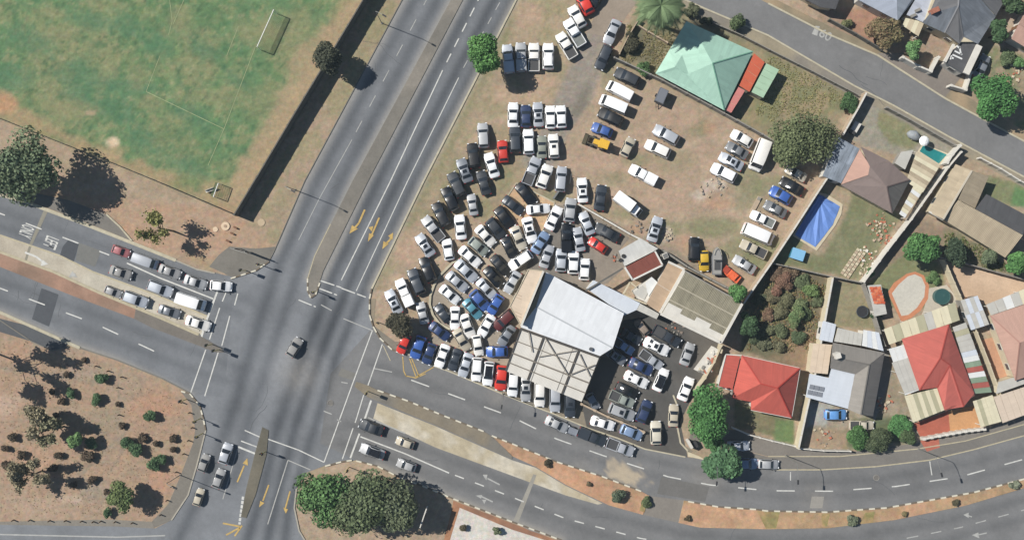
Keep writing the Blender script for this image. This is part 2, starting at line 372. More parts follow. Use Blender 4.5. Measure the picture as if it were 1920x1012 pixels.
    area([(1180, 60), (1230, 60), (1240, 120), (1170, 120)], (112, 106, 76), 8, 20, 0.7)
    area([(1283, 0), (1330, 20), (1440, 75), (1440, 95), (1380, 70), (1300, 40)], (134, 128, 104), 5, 10, 0.8)
    # yards on the right
    area([(1440, 495), (1553, 520), (1530, 640), (1500, 690), (1390, 660), (1395, 570)], (122, 112, 80), 4, 14, 0.95, (106, 112, 70), 0.8)
    area([(1470, 620), (1530, 630), (1510, 700), (1450, 670)], (166, 128, 90), 10, 30, 0.8); area([(1390, 620), (1460, 630), (1470, 665), (1390, 660)], (118, 118, 80), 10, 30, 0.8)
    area([(1555, 340), (1690, 405), (1610, 525), (1440, 490)], (126, 132, 82), 4, 10, 0.95, (140, 136, 92), 0.6)
    area([(1540, 338), (1600, 360), (1590, 400), (1540, 480), (1500, 470), (1560, 400)], (188, 158, 124), 7, 18, 0.8)
    area([(1700, 400), (1800, 440), (1760, 480), (1640, 500)], (150, 126, 98), 6, 24, 0.8)
    area([(1700, 470), (1760, 488), (1780, 560), (1690, 590), (1625, 535)], (130, 136, 82), 4, 10, 0.95)
    area([(1556, 525), (1610, 530), (1660, 620), (1560, 610)], (156, 144, 100), 4, 12, 0.95, (134, 130, 86), 0.6)
    area([(1760, 485), (1770, 420), (1890, 490), (1920, 480), (1990, 480), (1990, 540), (1920, 525)], (150, 136, 100), 4, 18, 0.9, (112, 118, 76), 0.8)
    area([(1770, 310), (1920, 345), (2000, 380), (2000, 420), (1850, 370), (1790, 320)], (120, 138, 78), 4, 16, 0.8)
    area([(1905, 350), (2000, 390), (2000, 410), (1895, 385)], (92, 146, 76), 4, 10, 0.9)
    area([(1612, 180), (1660, 200), (1790, 275), (1770, 310), (1640, 280), (1580, 255)], (158, 152, 132), 3, 6, 0.95)
    area([(1650, 205), (1700, 230), (1730, 260), (1710, 280), (1665, 270), (1645, 235)], (136, 140, 86), 4, 12, 0.9, (160, 144, 98), 0.5)
    area([(1376, 745), (1485, 785), (1490, 832), (1376, 800)], (118, 120, 72), 4, 12, 0.95, (140, 124, 86), 0.6)
    area([(1455, 785), (1487, 790), (1488, 832), (1450, 826)], (104, 140, 70), 3, 8, 0.8)
    area([(1510, 740), (1660, 660), (1730, 800), (1700, 842), (1495, 838)], (158, 142, 112), 4, 10, 0.95, (178, 160, 134), 0.6)
    area([(1515, 752), (1562, 758), (1550, 800), (1512, 800)], (178, 178, 172), 6, 14, 0.9)
    area([(1600, 785), (1700, 780), (1720, 830), (1580, 842)], (92, 112, 66), 6, 16, 0.85)
    area([(1515, 805), (1590, 800), (1590, 840), (1510, 838)], (180, 146, 108), 6, 16, 0.7)
    area([(1520, 0), (1540, 0), (1700, 90), (1760, 60), (1800, 110), (1770, 180), (1640, 104), (1551, 64)], (172, 142, 114), 4, 10, 0.9, (150, 132, 98), 0.6)
    area([(1580, 20), (1660, 15), (1690, 60), (1640, 85), (1600, 60)], (186, 128, 94), 8, 20, 0.85)
    area([(1850, 90), (1920, 100), (1960, 240), (1900, 250), (1840, 215), (1820, 130)], (126, 136, 84), 5, 20, 0.9, (184, 146, 120), 0.6)
    area([(1870, 20), (1990, 0), (1990, 100), (1880, 100)], (186, 160, 134), 6, 20, 0.85)
    # grit along the road edges
    for pl in ([(794, 340), (695, 541)], [(968, 0), (794, 340)]):
        mix((1 - sstep(3, 12, d_line(X, Y, pl) + nb * 10)) * 0.5, (176, 164, 138))
    # far beyond the picture: dry scrub
    far = sstep(1100, 2200, np.hypot(X - 960, Y - 506)); mix(far * 0.7, (140, 134, 98))
    g = C.mean(1, keepdims=True); ds = (.32 * (1 - fw) + .16 * fw)[:, None]; C = C * (1 - ds) + g * np.array([[1.02, 1.01, .94]]) * ds
    n6 = fbm(X, Y, 5, 3, 99)
    C *= (0.88 + 0.24 * n6)[:, None]
    C *= (0.86 + 0.28 * n3)[:, None] * (0.93 + 0.14 * n2)[:, None]
    return C

def axis(a, b, step):
    core = np.arange(a, b + 1e-6, step); ext = np.array([6, 14, 30, 60, 120, 250, 500, 1000, 2000.0])
    return np.concatenate([a - ext[::-1], core, b + ext])
gx = axis(-112, 112, 0.45); gy = axis(-68, 68, 0.45)
GX, GY = np.meshgrid(gx, gy); nx, ny = len(gx), len(gy)
me = bpy.data.meshes.new('ground')
idx = np.arange(nx * ny).reshape(ny, nx)
quads = np.stack([idx[:-1, :-1], idx[:-1, 1:], idx[1:, 1:], idx[1:, :-1]], -1).reshape(-1, 4)
me.vertices.add(nx * ny); me.loops.add(quads.size); me.polygons.add(len(quads))
vco = np.zeros((nx * ny, 3), np.float32); vco[:, 0] = GX.ravel(); vco[:, 1] = GY.ravel()
_g = (fbm(GX.ravel() * 10, GY.ravel() * 10, 14, 3, 91) - 1.0) * 0.03; vco[:, 2] = _g
me.vertices.foreach_set('co', vco.ravel()); me.loops.foreach_set('vertex_index', quads.ravel().astype(np.int32))
me.polygons.foreach_set('loop_start', np.arange(0, quads.size, 4, dtype=np.int32)); me.update(calc_edges=True)
paint(me, ground_col(GX.ravel() * 10 + 960, 506 - GY.ravel() * 10)); me.materials.append(M_GROUND)
ground = link(bpy.data.objects.new('ground', me)); ground['kind'] = 'structure'

# ------------------------------------------------------------------ roads
TRACKS = [  # wheel-darkened lines along the lanes: points, half width, strength
    ([(935, -300), (777, 0), (594, 340), (530, 480), (490, 590), (440, 760), (398, 880), (340, 1000), (300, 1100)], 11, .50),
    ([(978, -300), (820, 0), (640, 335), (566, 490), (515, 640), (470, 780), (440, 900)], 11, .46),
    ([(1045, -300), (887, 0), (708, 340), (628, 510), (575, 650), (520, 800), (490, 930), (455, 1040), (430, 1150)], 11, .62),
    ([(1085, -300), (927, 0), (747, 340), (664, 510), (606, 650), (553, 800), (520, 930), (495, 1040), (470, 1150)], 10, .66),
    ([(1115, -300), (957, 0), (777, 340), (692, 520), (630, 670), (590, 800), (540, 960), (520, 1150)], 9, .60),
    ([(590, 600), (560, 680), (520, 790)], 20, .22), ([(500, 560), (470, 660), (430, 790)], 22, .20), ([(640, 560), (600, 660), (560, 780)], 14, .22),
    ([(-300, 290), (0, 392), (200, 465), (400, 535), (470, 565)], 8, .22), ([(-300, 320), (0, 425), (200, 497), (400, 565), (450, 590)], 8, .22),
    ([(-300, 420), (0, 527), (200, 597), (400, 672), (450, 690)], 9, .26), ([(-300, 450), (0, 562), (200, 632), (380, 700), (430, 715)], 9, .24),
    ([(690, 680), (760, 705), (960, 778), (1120, 830), (1300, 880), (1480, 905), (1640, 900), (1800, 872), (1920, 845), (2200, 740)], 9, .24),
    ([(690, 718), (740, 735), (960, 812), (1120, 862), (1300, 912), (1480, 932), (1640, 926), (1800, 900), (1920, 870), (2200, 770)], 9, .2),
    ([(650, 795), (740, 820), (960, 905), (1120, 962), (1280, 1000), (1440, 1012), (1600, 1006), (1760, 980), (1920, 935), (2200, 820)], 9, .26),
    ([(640, 830), (720, 858), (960, 940), (1120, 1000), (1280, 1040), (1440, 1050), (1600, 1044), (1760, 1016), (1920, 970)], 9, .24),
    ([(560, 430), (500, 530), (430, 575)], 9, .12), ([(610, 640), (640, 710), (720, 745)], 9, .12), ([(440, 700), (470, 760), (440, 830)], 9, .14), ([(640, 800), (570, 830), (510, 900)], 9, .12),
]
GUTTERS = [([(925, -300), (754, 0), (571, 340), (514, 471)], 9), ([(1125, -300), (968, 0), (794, 340), (697, 541)], 9), ([(1000, -300), (846, 0), (661, 340), (577, 521)], 7), ([(1022, -300), (868, 0), (690, 340), (606, 520)], 6),
           ([(0, 585), (134, 645), (218, 674), (356, 740)], 8), ([(708, 873), (850, 934), (960, 976), (1054, 1011)], 8)]
def road_col(base, seed=0, light=None):
    b = albv(base); dk = np.array([0.38, 0.41, 0.46])
    def f(X, Y):
        n = fbm(X, Y, 40, 5, 41 + seed); n2 = fbm(X, Y, 8, 3, 51 + seed); n5 = fbm(X, Y, 120, 3, 61 + seed)
        C = b[None, :] * (0.84 + 0.32 * n)[:, None] * (0.90 + 0.20 * n2)[:, None] * (0.9 + .2 * n5)[:, None]
        for pts, hw, k in TRACKS:
            i = np.where((X > min(p[0] for p in pts) - 40) & (X < max(p[0] for p in pts) + 40) & (Y > min(p[1] for p in pts) - 40) & (Y < max(p[1] for p in pts) + 40))[0]
            d = d_line(X[i], Y[i], pts); w = np.exp(-(d / (hw * 1.08)) ** 2) * np.minimum(.85, k * 1.15 * (0.8 + 0.4 * fbm(X[i], Y[i], 120, 3, 71)))
            C[i] *= (1 - w[:, None] * (1 - dk * 0.6))
        for pts, wd in GUTTERS:
            d = d_line(X, Y, pts); w = np.exp(-(d / wd) ** 2)[:, None] * 0.6
            C = C * (1 - w) + albv((172, 167, 158)) * w
        i = np.where((X > 1100) & (X < 1240) & (Y > 840) & (Y < 930))[0]
        if len(i):
            e = np.hypot((X[i] - 1170) / 46, (Y[i] - 886 - (X[i] - 1170) * .2) / 24) + (fbm(X[i], Y[i], 9, 4, 5) - .5) * 1.5; w = (1 - sstep(.4, 1.1, e))[:, None] * .85; C[i] = C[i] * (1 - w) + albv((196, 180, 154)) * w
        for qx, qy, qr in ((1090, 880, 20), (1530, 935, 26), (930, 745, 16), (560, 700, 40), (1320, 905, 30)):
            w = np.exp(-(((X - qx) / qr) ** 2 + ((Y - qy) / qr) ** 2))[:, None] * .22 * (.4 + 1.2 * n2[:, None]); C = C * (1 - w) + albv((170, 162, 150)) * w
        # tar colour lightened around the crossing
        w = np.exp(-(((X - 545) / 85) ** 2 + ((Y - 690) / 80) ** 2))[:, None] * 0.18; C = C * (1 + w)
        return C
    return f
NE_ROAD = [(925, -300), (754, 0), (571, 340), (514, 471), (505, 488), (480, 505), (433, 521), (403, 512), (356, 736), (375, 760), (386, 806), (369, 873), (353, 927), (322, 974), (290, 990), (220, 986), (0, 983), (-300, 975), (-300, 1200),
           (620, 1200), (572, 1012), (561, 994), (552, 951), (556, 915), (575, 885), (610, 872), (668, 862), (760, 760), (735, 655), (712, 633), (700, 612), (693, 590), (693, 560), (697, 541), (794, 340), (968, 0), (1125, -300)]
W_ROAD = [(-300, 262), (0, 365), (44, 377), (151, 417), (255, 458), (370, 505), (403, 511), (440, 520), (420, 745), (356, 736), (304, 709), (218, 674), (134, 645), (0, 585), (-300, 480)]
E_ROAD = [(700, 612), (712, 633), (735, 655), (762, 664), (814, 688), (838, 695), (881, 713), (928, 733), (987, 757), (1038, 776), (1100, 802), (1159, 822), (1209, 842), (1285, 856), (1330, 861), (1350, 876), (1460, 881), (1541, 881), (1642, 875), (1742, 863), (1826, 843), (1920, 817), (2200, 720),
          (2200, 960), (1920, 1060), (1640, 1120), (1300, 1110), (1054, 1012), (994, 994), (960, 977), (850, 934), (792, 910), (749, 894), (708, 873), (668, 862), (600, 830), (620, 700)]
NR_ROAD = [(1100, -165), (1440, 7), (1551, 64), (1645, 104), (1772, 185), (1840, 222), (1920, 265), (2250, 440), (2250, 500), (1920, 332), (1776, 255), (1675, 198), (1601, 161), (1440, 67), (1329, 20), (1283, 0), (1050, -120)]
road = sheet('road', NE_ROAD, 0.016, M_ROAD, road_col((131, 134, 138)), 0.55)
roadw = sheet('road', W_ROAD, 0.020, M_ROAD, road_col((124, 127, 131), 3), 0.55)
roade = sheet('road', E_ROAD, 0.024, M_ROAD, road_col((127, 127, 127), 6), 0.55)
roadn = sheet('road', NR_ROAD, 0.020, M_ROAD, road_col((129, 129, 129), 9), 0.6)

# lay-bys, drives, pavements, paved lots
def smooth_poly(pts): return pts
pv = 0.008
sheet('parking_lay_by', [(-200, 300), (0, 347), (130, 376), (200, 402), (225, 425), (248, 452), (151, 413), (44, 373), (0, 361), (-200, 292)][0:9], 0.012, M_ROAD, flat((128, 124, 117), .12, 30, 5))
sheet('pavement', [(505, 488), (480, 505), (433, 521), (420, 512), (392, 500), (410, 478), (430, 462), (480, 466), (520, 462), (514, 471)], 0.012, M_PAVE, flat((126, 122, 114), .16, 20, 6))
sheet('parking_lay_by', [(-200, 520), (0, 597), (60, 612), (130, 642), (120, 652), (98, 655), (60, 640), (0, 622), (-200, 560)], 0.028, M_ROAD, flat((92, 94, 97), .12, 30, 8))
sheet('pavement', [(386, 806), (369, 873), (353, 927), (322, 974), (290, 988), (284, 978), (316, 944), (339, 890), (362, 830), (366, 806), (359, 759), (340, 735), (356, 736), (375, 760)], 0.020, M_PAVE, flat((130, 125, 116), .12, 22, 9))
sheet('pavement', [(-200, 985), (0, 983), (220, 986), (290, 990), (284, 977), (200, 973), (0, 977), (-200, 972)], 0.024, M_PAVE, flat((140, 134, 124), .12, 22, 10))
sheet('driveway', [(1180, -120), (1130, 0), (1100, 62), (1150, 72), (1161, 50), (1192, 7), (1250, -120)], 0.006, M_PAVE, flat((158, 145, 130), .16, 26, 12, (150, 138, 124)))
LOTW = [(866, 484), (849, 492), (827, 514), (814, 534), (806, 554), (806, 571), (812, 590), (824, 606), (844, 617), (790, 640), (760, 660), (814, 686), (881, 711), (945, 735), (960, 660), (985, 560), (1010, 500), (1000, 440), (1035, 380), (1085, 385), (1170, 440), (1160, 470), (1170, 500), (1105, 545), (1015, 510), (1000, 505), (940, 430), (915, 435)]
sheet('car_yard_paving', LOTW, 0.008, M_PAVE, flat((184, 168, 146), .14, 24, 14, (158, 148, 134)), 0.6)
sheet('car_yard_paving', [(1010, 440), (1040, 385), (1085, 386), (1180, 446), (1160, 470), (1172, 500), (1140, 530), (1105, 545), (1020, 512), (985, 505), (1000, 470)], 0.012, M_PAVE, flat((148, 138, 126), .2, 16, 15, (130, 124, 116)), 0.6)
sheet('sand_corner', [(968, 343), (1040, 380), (1017, 432), (985, 440), (945, 440), (915, 425)], 0.014, M_GROUND, flat((202, 172, 138), .16, 14, 16))
sheet('verge_strip', [(762, 664), (814, 688), (838, 695), (881, 713), (928, 733), (987, 757), (1038, 776), (1100, 802), (1159, 822), (1209, 842), (1285, 856), (1300, 845), (1210, 790), (1100, 750), (960, 690), (800, 640), (740, 640), (700, 610), (705, 560), (693, 560), (693, 590), (700, 612), (712, 633), (735, 655)], 0.010, M_PAVE, flat((150, 138, 118), .16, 16, 18, (136, 130, 118)))
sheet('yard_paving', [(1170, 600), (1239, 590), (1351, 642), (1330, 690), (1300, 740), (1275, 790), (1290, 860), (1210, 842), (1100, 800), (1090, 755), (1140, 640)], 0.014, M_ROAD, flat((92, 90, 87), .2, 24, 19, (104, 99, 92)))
sheet('parking_bays', [(1330, 861), (1350, 876), (1460, 881), (1541, 881), (1642, 875), (1742, 863), (1826, 843), (1920, 817), (2200, 720), (2200, 700), (1920, 796), (1810, 827), (1719, 842), (1574, 856), (1440, 856), (1340, 830)], 0.028, M_ROAD, flat((128, 124, 118), .1, 30, 20))
sheet('pavement', [(1340, 829), (1440, 855), (1574, 855), (1719, 841), (1810, 826), (1920, 795), (2200, 699), (2200, 670), (1920, 775), (1840, 808), (1720, 830), (1600, 846), (1490, 838), (1380, 806), (1300, 800), (1290, 826)], 0.012, M_PAVE, flat((134, 128, 120), .12, 24, 21))
sheet('pavement', [(1050, -120), (1283, 0), (1329, 20), (1440, 67), (1601, 161), (1675, 198), (1776, 255), (1920, 332), (2250, 500), (2250, 530), (1920, 352), (1790, 280), (1660, 208), (1600, 182), (1440, 92), (1330, 40), (1270, 8), (1040, -110)], 0.010, M_PAVE, flat((142, 136, 126), .16, 20, 22, (160, 150, 128)))
sheet('pavement', [(1100, -165), (1440, 7), (1551, 64), (1645, 104), (1772, 185), (1840, 222), (1920, 265), (2250, 440), (2250, 420), (1920, 245), (1850, 205), (1790, 165), (1660, 95), (1560, 52), (1440, -8), (1110, -175)], 0.010, M_PAVE, flat((170, 150, 122), .16, 18, 23, (142, 132, 110)))
sheet('driveway', [(1645, 100), (1690, 100), (1738, 140), (1760, 118), (1806, 140), (1770, 185)], 0.016, M_PAVE, flat((138, 130, 122), .12, 24, 24))
sheet('white_gravel_yard', [(862, 951), (960, 992), (1030, 1014), (1300, 1130), (1300, 1300), (760, 1300), (843, 1014)], 0.020, M_GROUND, flat((226, 222, 212), .06, 20, 25, (214, 208, 198)))
sheet('brick_border', [(850, 938), (960, 980), (1054, 1016), (1300, 1115), (1300, 1130), (1030, 1014), (960, 992), (862, 951), (843, 1014), (760, 1300), (740, 1300), (832, 1012), (846, 960)], 0.016, M_PAVE, flat((176, 128, 96), .25, 6, 26, (150, 112, 90)))
sheet('patio_paving', [(1762, 488), (1920, 527), (2000, 548), (2000, 560), (1920, 545), (1850, 570), (1800, 562)], 0.010, M_PAVE, flat((216, 188, 160), .1, 16, 27, (204, 176, 148)))
sheet('patio_paving', [(1828, 640), (1870, 630), (1904, 700), (1850, 716)], 0.012, M_PAVE, flat((198, 152, 122), .14, 14, 28))
sheet('terrace_paving', [(1712, 794), (1778, 770), (1782, 815), (1728, 822)], 0.016, M_PAVE, flat((182, 104, 84), .14, 10, 29))
sheet('terrace_paving', [(1778, 770), (1826, 760), (1840, 803), (1782, 815)], 0.020, M_PAVE, flat((208, 158, 112), .12, 10, 30))
sheet('terrace_paving', [(1725, 826), (1760, 822), (1762, 838), (1738, 846)], 0.032, M_PAVE, flat((188, 112, 92), .14, 10, 31))
sheet('garden_patio', [(1632, 640), (1645, 610), (1665, 655), (1672, 700), (1640, 790), (1636, 781), (1658, 664)], 0.012, M_PAVE, flat((150, 146, 140), .2, 14, 32))
# tear-drop patio with an orange edge
TEAR_O = [(1690, 603), (1664, 548), (1676, 530), (1700, 513), (1716, 509), (1732, 516), (1742, 535), (1740, 560), (1726, 582), (1708, 596)]
TEAR_I = [(1690, 592), (1672, 550), (1684, 534), (1702, 518), (1715, 514), (1728, 520), (1735, 536), (1733, 556), (1719, 577), (1703, 590)]
sheet('patio_edging', TEAR_O, 0.020, M_PAVE, flat((206, 140, 104), .12, 8, 33)); sheet('tear_drop_patio', TEAR_I, 0.026, M_PAVE, flat((206, 202, 190), .06, 18, 34))
sheet('garden_patio', [(1742, 540), (1775, 534), (1800, 565), (1760, 590), (1726, 594), (1732, 580)], 0.012, M_PAVE, flat((200, 192, 176), .1, 14, 35))

# medians: raised islands
def island(name, poly, rgb, h=0.12, seed=0, rgb2=None, var=0.14, mat=None):
    o = sheet(name, poly, h, mat or M_PAVE, flat(rgb, var, 16, seed, rgb2), 0.6)
    V = []; F = []
    pts = PL(poly); n = len(pts)
    for i in range(n):
        a, b = pts[i], pts[(i + 1) % n]; k = len(V)
        V += [(a.x, a.y, 0), (b.x, b.y, 0), (b.x, b.y, h), (a.x, a.y, h)]; F += [(k, k + 1, k + 2, k + 3)]
    obj('kerb_face', V, F, pmat('kerb_concrete', alb((176, 170, 156)), .9, noise=.15, nscale=2), o)
    return o
isl_ne = island('median', [(1000, -300), (846, 0), (661, 340), (590, 480), (578, 520), (577, 545), (583, 557), (592, 551), (599, 530), (606, 508), (690, 340), (868, 0), (1022, -300)], (140, 134, 124), .12, 50, (126, 122, 114))
island('median', [(-300, 372), (0, 474), (100, 511), (188, 550), (255, 578), (252, 597), (141, 556), (0, 500), (-300, 400)], (168, 134, 114), .12, 52, (150, 124, 106), .2)
isl_w = island('median', [(255, 578), (300, 596), (373, 628), (415, 652), (420, 660), (405, 660), (285, 614), (252, 597)], (124, 118, 110), .12, 53)
cream_w = sheet('turning_lane', [(-300, 335), (0, 439), (114, 478), (175, 508), (285, 548), (390, 592), (382, 626), (373, 628), (300, 596), (188, 550), (100, 511), (0, 474), (-300, 372)], 0.030, M_PAVE, flat((200, 193, 176), .14, 18, 54, (188, 178, 160)))
isl_e = island('median', [(668, 715), (690, 722), (708, 731), (765, 751), (833, 779), (907, 808), (922, 817), (960, 853), (960, 860), (816, 796), (712, 753), (690, 744), (665, 724)], (128, 124, 116), .12, 55, (140, 130, 112))
cream_e = sheet('paved_island', [(708, 755), (816, 798), (960, 862), (1004, 876), (1061, 910), (1130, 943), (1121, 945), (1061, 928), (960, 891), (816, 838), (700, 784)], 0.032, M_PAVE, flat((208, 200, 182), .2, 7, 56, (188, 176, 150)))
isl_o1 = island('median', [(922, 816), (960, 831), (1044, 865), (1128, 892), (1202, 920), (1218, 929), (1205, 964), (1141, 946), (1061, 908), (1004, 874), (960, 854)], (196, 154, 122), .12, 57, (180, 146, 116), .22, M_GROUND)
isl_o2 = island('median', [(1282, 937), (1346, 949), (1417, 954), (1440, 957), (1551, 959), (1662, 951), (1742, 937), (1826, 922), (1920, 897), (2200, 810), (2200, 830), (1920, 914), (1809, 947), (1675, 974), (1551, 989), (1440, 991), (1313, 988), (1272, 979)], (194, 156, 124), .12, 58, (176, 148, 114), .24, M_GROUND)
sheet('median_crossover', [(1218, 929), (1282, 937), (1272, 979), (1205, 964)], 0.040, M_PAVE, flat((140, 134, 126), .12, 20, 59))
for poly, s in (([(1418, 955), (1442, 958), (1462, 959), (1455, 989), (1436, 990)], 1), ([(1540, 962), (1556, 962), (1550, 985), (1540, 986)], 2), ([(1622, 960), (1640, 958), (1636, 978), (1612, 980)], 3), ([(1206, 935), (1216, 932), (1208, 960), (1198, 956)], 4)):
    o = sheet('grass_patch', poly, 0.125, M_GROUND, flat((178, 150, 108), .3, 5, 60 + s, (150, 140, 92)))
# S road island
isl_s = island('median', [(492, 800), (504, 806), (500, 850), (480, 925), (462, 970), (452, 968), (462, 915), (478, 850)], (120, 114, 100), .12, 64, (104, 100, 88))
# sand spread across the road, tar patches, trenches
for nm, poly, c, z in (('tar_patch', [(128, 450), (148, 458), (138, 492), (112, 480), (118, 462)], (82, 85, 90), .034), ('tar_patch', [(78, 540), (110, 552), (92, 612), (60, 598)], (86, 89, 94), .034),
                    ('tar_patch', [(148, 455), (190, 470), (178, 500), (142, 488)], (124, 124, 120), .034), ('trench', [(84, 390), (92, 392), (60, 460), (50, 490), (46, 488), (56, 456)], (150, 146, 132), .036),
                    ('trench', [(1000, 888), (1006, 890), (972, 978), (963, 974)], (160, 156, 146), .034), ('tar_patch', [(1240, 893), (1330, 912), (1322, 940), (1232, 925)], (116, 114, 111), .030),
                    ('tar_patch', [(640, 690), (668, 700), (660, 712), (634, 704)], (132, 130, 124), .034), ('tar_patch', [(1522, 930), (1545, 930), (1542, 952), (1518, 952)], (158, 154, 146), .033)):
    sheet(nm, poly, z, M_ROAD, flat(c, .1, 20, 67))

# sealed cracks and small repairs
cr = random.Random(21); M_SEAL = pmat('crack_sealant', alb((82, 84, 86)), .7)
def cracks(name, parent, spots, z):
    V = []; F = []
    for x, y, a, L in spots:
        d = math.radians(a); w = cr.uniform(.02, .05); prev = None
        for k in range(int(L / 6) + 1):
            q = P(x, y); n = Vector((-math.sin(d), math.cos(d), 0)) * w
            V += [(q.x - n.x, q.y - n.y, z), (q.x + n.x, q.y + n.y, z)]
            if prev is not None: F.append((prev, len(V) - 2, len(V) - 1, prev + 1))
            prev = len(V) - 2; d += cr.uniform(-.3, .3); x += math.cos(d) * 6; y -= math.sin(d) * 6; d += (math.radians(a) - d) * .3
    return obj(name, V, F, M_SEAL, parent)
def along(pts, n, ang, spread, lo=20, hi=70):
    out = []
    for i in range(n):
        k = cr.randrange(len(pts) - 1); t = cr.random(); x = pts[k][0] * (1 - t) + pts[k + 1][0] * t; y = pts[k][1] * (1 - t) + pts[k + 1][1] * t
        out.append((x + cr.uniform(-spread, spread), y + cr.uniform(-spread, spread), ang + cr.choice((0, 0, 90)) + cr.uniform(-15, 15), cr.uniform(lo, hi)))
    return out
cracks('crack_seal', road, along([(760, 60), (620, 330), (540, 520), (470, 850)], 7, 62, 30), .0200); cracks('crack_seal', road, along([(900, 60), (730, 330), (620, 560), (520, 850)], 7, 62, 30), .0205)
cracks('crack_seal', roadw, along([(20, 410), (380, 540)], 6, -20, 14), .0240); cracks('crack_seal', roadw, along([(20, 550), (380, 680)], 8, -20, 20), .0245)
cracks('crack_seal', roade, along([(760, 720), (1100, 840), (1400, 915), (1880, 860)], 6, -12, 18), .0290); cracks('crack_seal', roade, along([(740, 840), (1000, 940), (1300, 1005), (1880, 960)], 5, -15, 22), .0295)
cracks('crack_seal', roadn, along([(1450, 40), (1650, 150), (1880, 290)], 4, -30, 22), .0250)

# ------------------------------------------------------------------ painted markings
M_WHITE = pmat('road_paint_white', alb((214, 214, 208)), .7, noise=.22, nscale=1.3); M_YEL = pmat('road_paint_yellow', alb((200, 168, 96)), .75, noise=.35, nscale=1.5)
M_WORN = pmat('road_paint_worn', alb((178, 178, 174)), .75, noise=.22, nscale=1.1); M_CREAMK = pmat('kerb_paint_cream', alb((190, 180, 152)), .85, noise=.2, nscale=1.6)
def resample(pts, step):
    out = []; 
    for (a, b) in zip(pts[:-1], pts[1:]):
        a = Vector(a); b = Vector(b); n = max(1, int(round((b - a).length / step))); out += [a.lerp(b, k / n) for k in range(n)]
    return out + [Vector(pts[-1])]
def stripe(name, pts, width, mat, parent, z=0.045, dash=None, gap=0):
    """width and dashes in pixels"""
    rs = resample(pts, 2.0); V = []; F = []; acc = 0.0; on = True
    for a, b in zip(rs[:-1], rs[1:]):
        L = (b - a).length
        if L < 1e-6: continue
        if dash is None or (acc % (dash + gap)) < dash:
            d = (b - a) / L; n = Vector((-d.y, d.x)) * width / 2; k = len(V)
            for q in (a - n, b - n, b + n, a + n):
                p = P(q.x, q.y); V.append((p.x, p.y, z))
            F.append((k + 3, k + 2, k + 1, k))
        acc += L
    F = [f if (Vector(V[f[1]]) - Vector(V[f[0]])).cross(Vector(V[f[2]]) - Vector(V[f[0]])).z > 0 else f[::-1] for f in F]
    return tag(obj(name, V, F, mat, parent), kind=None)
def paint_poly(name, poly, mat, parent, z=0.046):
    V = [(p.x, p.y, z) for p in PL(poly)]; tris = tessellate_polygon([[Vector(v) for v in V]])
    F = [t if (Vector(V[t[1]]) - Vector(V[t[0]])).cross(Vector(V[t[2]]) - Vector(V[t[0]])).z > 0 else t[::-1] for t in tris]
    return obj(name, V, F, mat, parent)
# dual road
stripe('lane_line', [(955, -300), (800, 0), (660, 262)], 1.6, M_WORN, road, dash=24, gap=30)
stripe('lane_line', [(660, 262), (600, 370), (560, 450)], 1.4, M_WORN, road, z=.0445)
stripe('lane_line', [(1048, -300), (893, 8), (832, 128)], 2.2, M_WHITE, road, dash=18, gap=14); stripe('lane_line', [(830, 132), (732, 340), (640, 525)], 2.0, M_WHITE, road, z=.0445)
stripe('lane_line', [(1090, -300), (940, 0), (862, 140)], 1.6, M_WORN, road, dash=15, gap=16); stripe('lane_line', [(860, 146), (764, 340), (668, 545)], 1.6, M_WHITE, road, z=.0445)
for a, b in (((601, 526), (640, 539)), ((640, 540), (686, 557)), ((597, 540), (632, 553)), ((560, 562), (592, 575))):
    stripe('stop_line', [a, b], 2.2, M_WHITE, road, z=.047, dash=26, gap=4)
stripe('crossing_line', [(602, 571), (622, 582)], 2, M_WORN, road); stripe('crossing_line', [(644, 597), (700, 620)], 1.8, M_WORN, road)
stripe('edge_line', [(620, 420), (590, 480), (577, 522)], 1.6, M_CREAMK, road, z=.130)
def arrow(pts, heads, w, mat, parent, z=0.048):
    stripe('arrow_shaft', pts, w, mat, parent, z)
    for tip, bl, br in heads: paint_poly('arrow_head', [tip, bl, br], mat, parent, z + 0.004)
arrow([(684, 393), (673, 418), (666, 426)], [((655, 438), (660, 422), (671, 429))], 3.4, M_YEL, road)
arrow([(711, 408), (699, 436), (694, 446)], [((690, 453), (692, 437), (701, 441)), ((691, 426), (700, 424), (697, 434))], 3.2, M_YEL, road)
arrow([(736, 438), (731, 450), (724, 456)], [((717, 467), (719, 452), (729, 457)), ((737, 436), (728, 442), (736, 450))], 3.2, M_YEL, road)
# west road
stripe('lane_line', [(-300, 310), (0, 400), (205, 478)], 2.2, M_WHITE, roadw, dash=31, gap=42); stripe('lane_line', [(238, 493), (300, 521), (400, 560)], 2.6, M_WHITE, roadw, z=.0445)
stripe('lane_line', [(-300, 450), (0, 540), (180, 607), (300, 663)], 2.2, M_WHITE, roadw, dash=33, gap=41)
stripe('edge_line', [(-300, 338), (0, 441), (114, 480), (175, 510), (285, 550), (390, 593)], 3.0, M_CREAMK, roadw, z=.045)
stripe('edge_line', [(-300, 370), (0, 472), (100, 509), (188, 549), (300, 595), (373, 627)], 5.0, M_CREAMK, roadw, z=.136)
stripe('stop_line', [(409, 543), (383, 612), (378, 632)], 3.6, M_WHITE, roadw, z=.050)
for pl in ([(424, 548), (417, 565)], [(412, 577), (393, 636)], [(446, 550), (440, 572)], [(431, 592), (416, 648)], [(386, 655), (358, 735)], [(410, 658), (384, 742)]):
    stripe('crossing_line', pl, 2.2, M_WHITE, roadw, z=.050)
arrow([(47, 473), (68, 481), (78, 489), (81, 493)], [((91, 495), (76, 499), (80, 487))], 3.6, M_WHITE, roadw, .052)
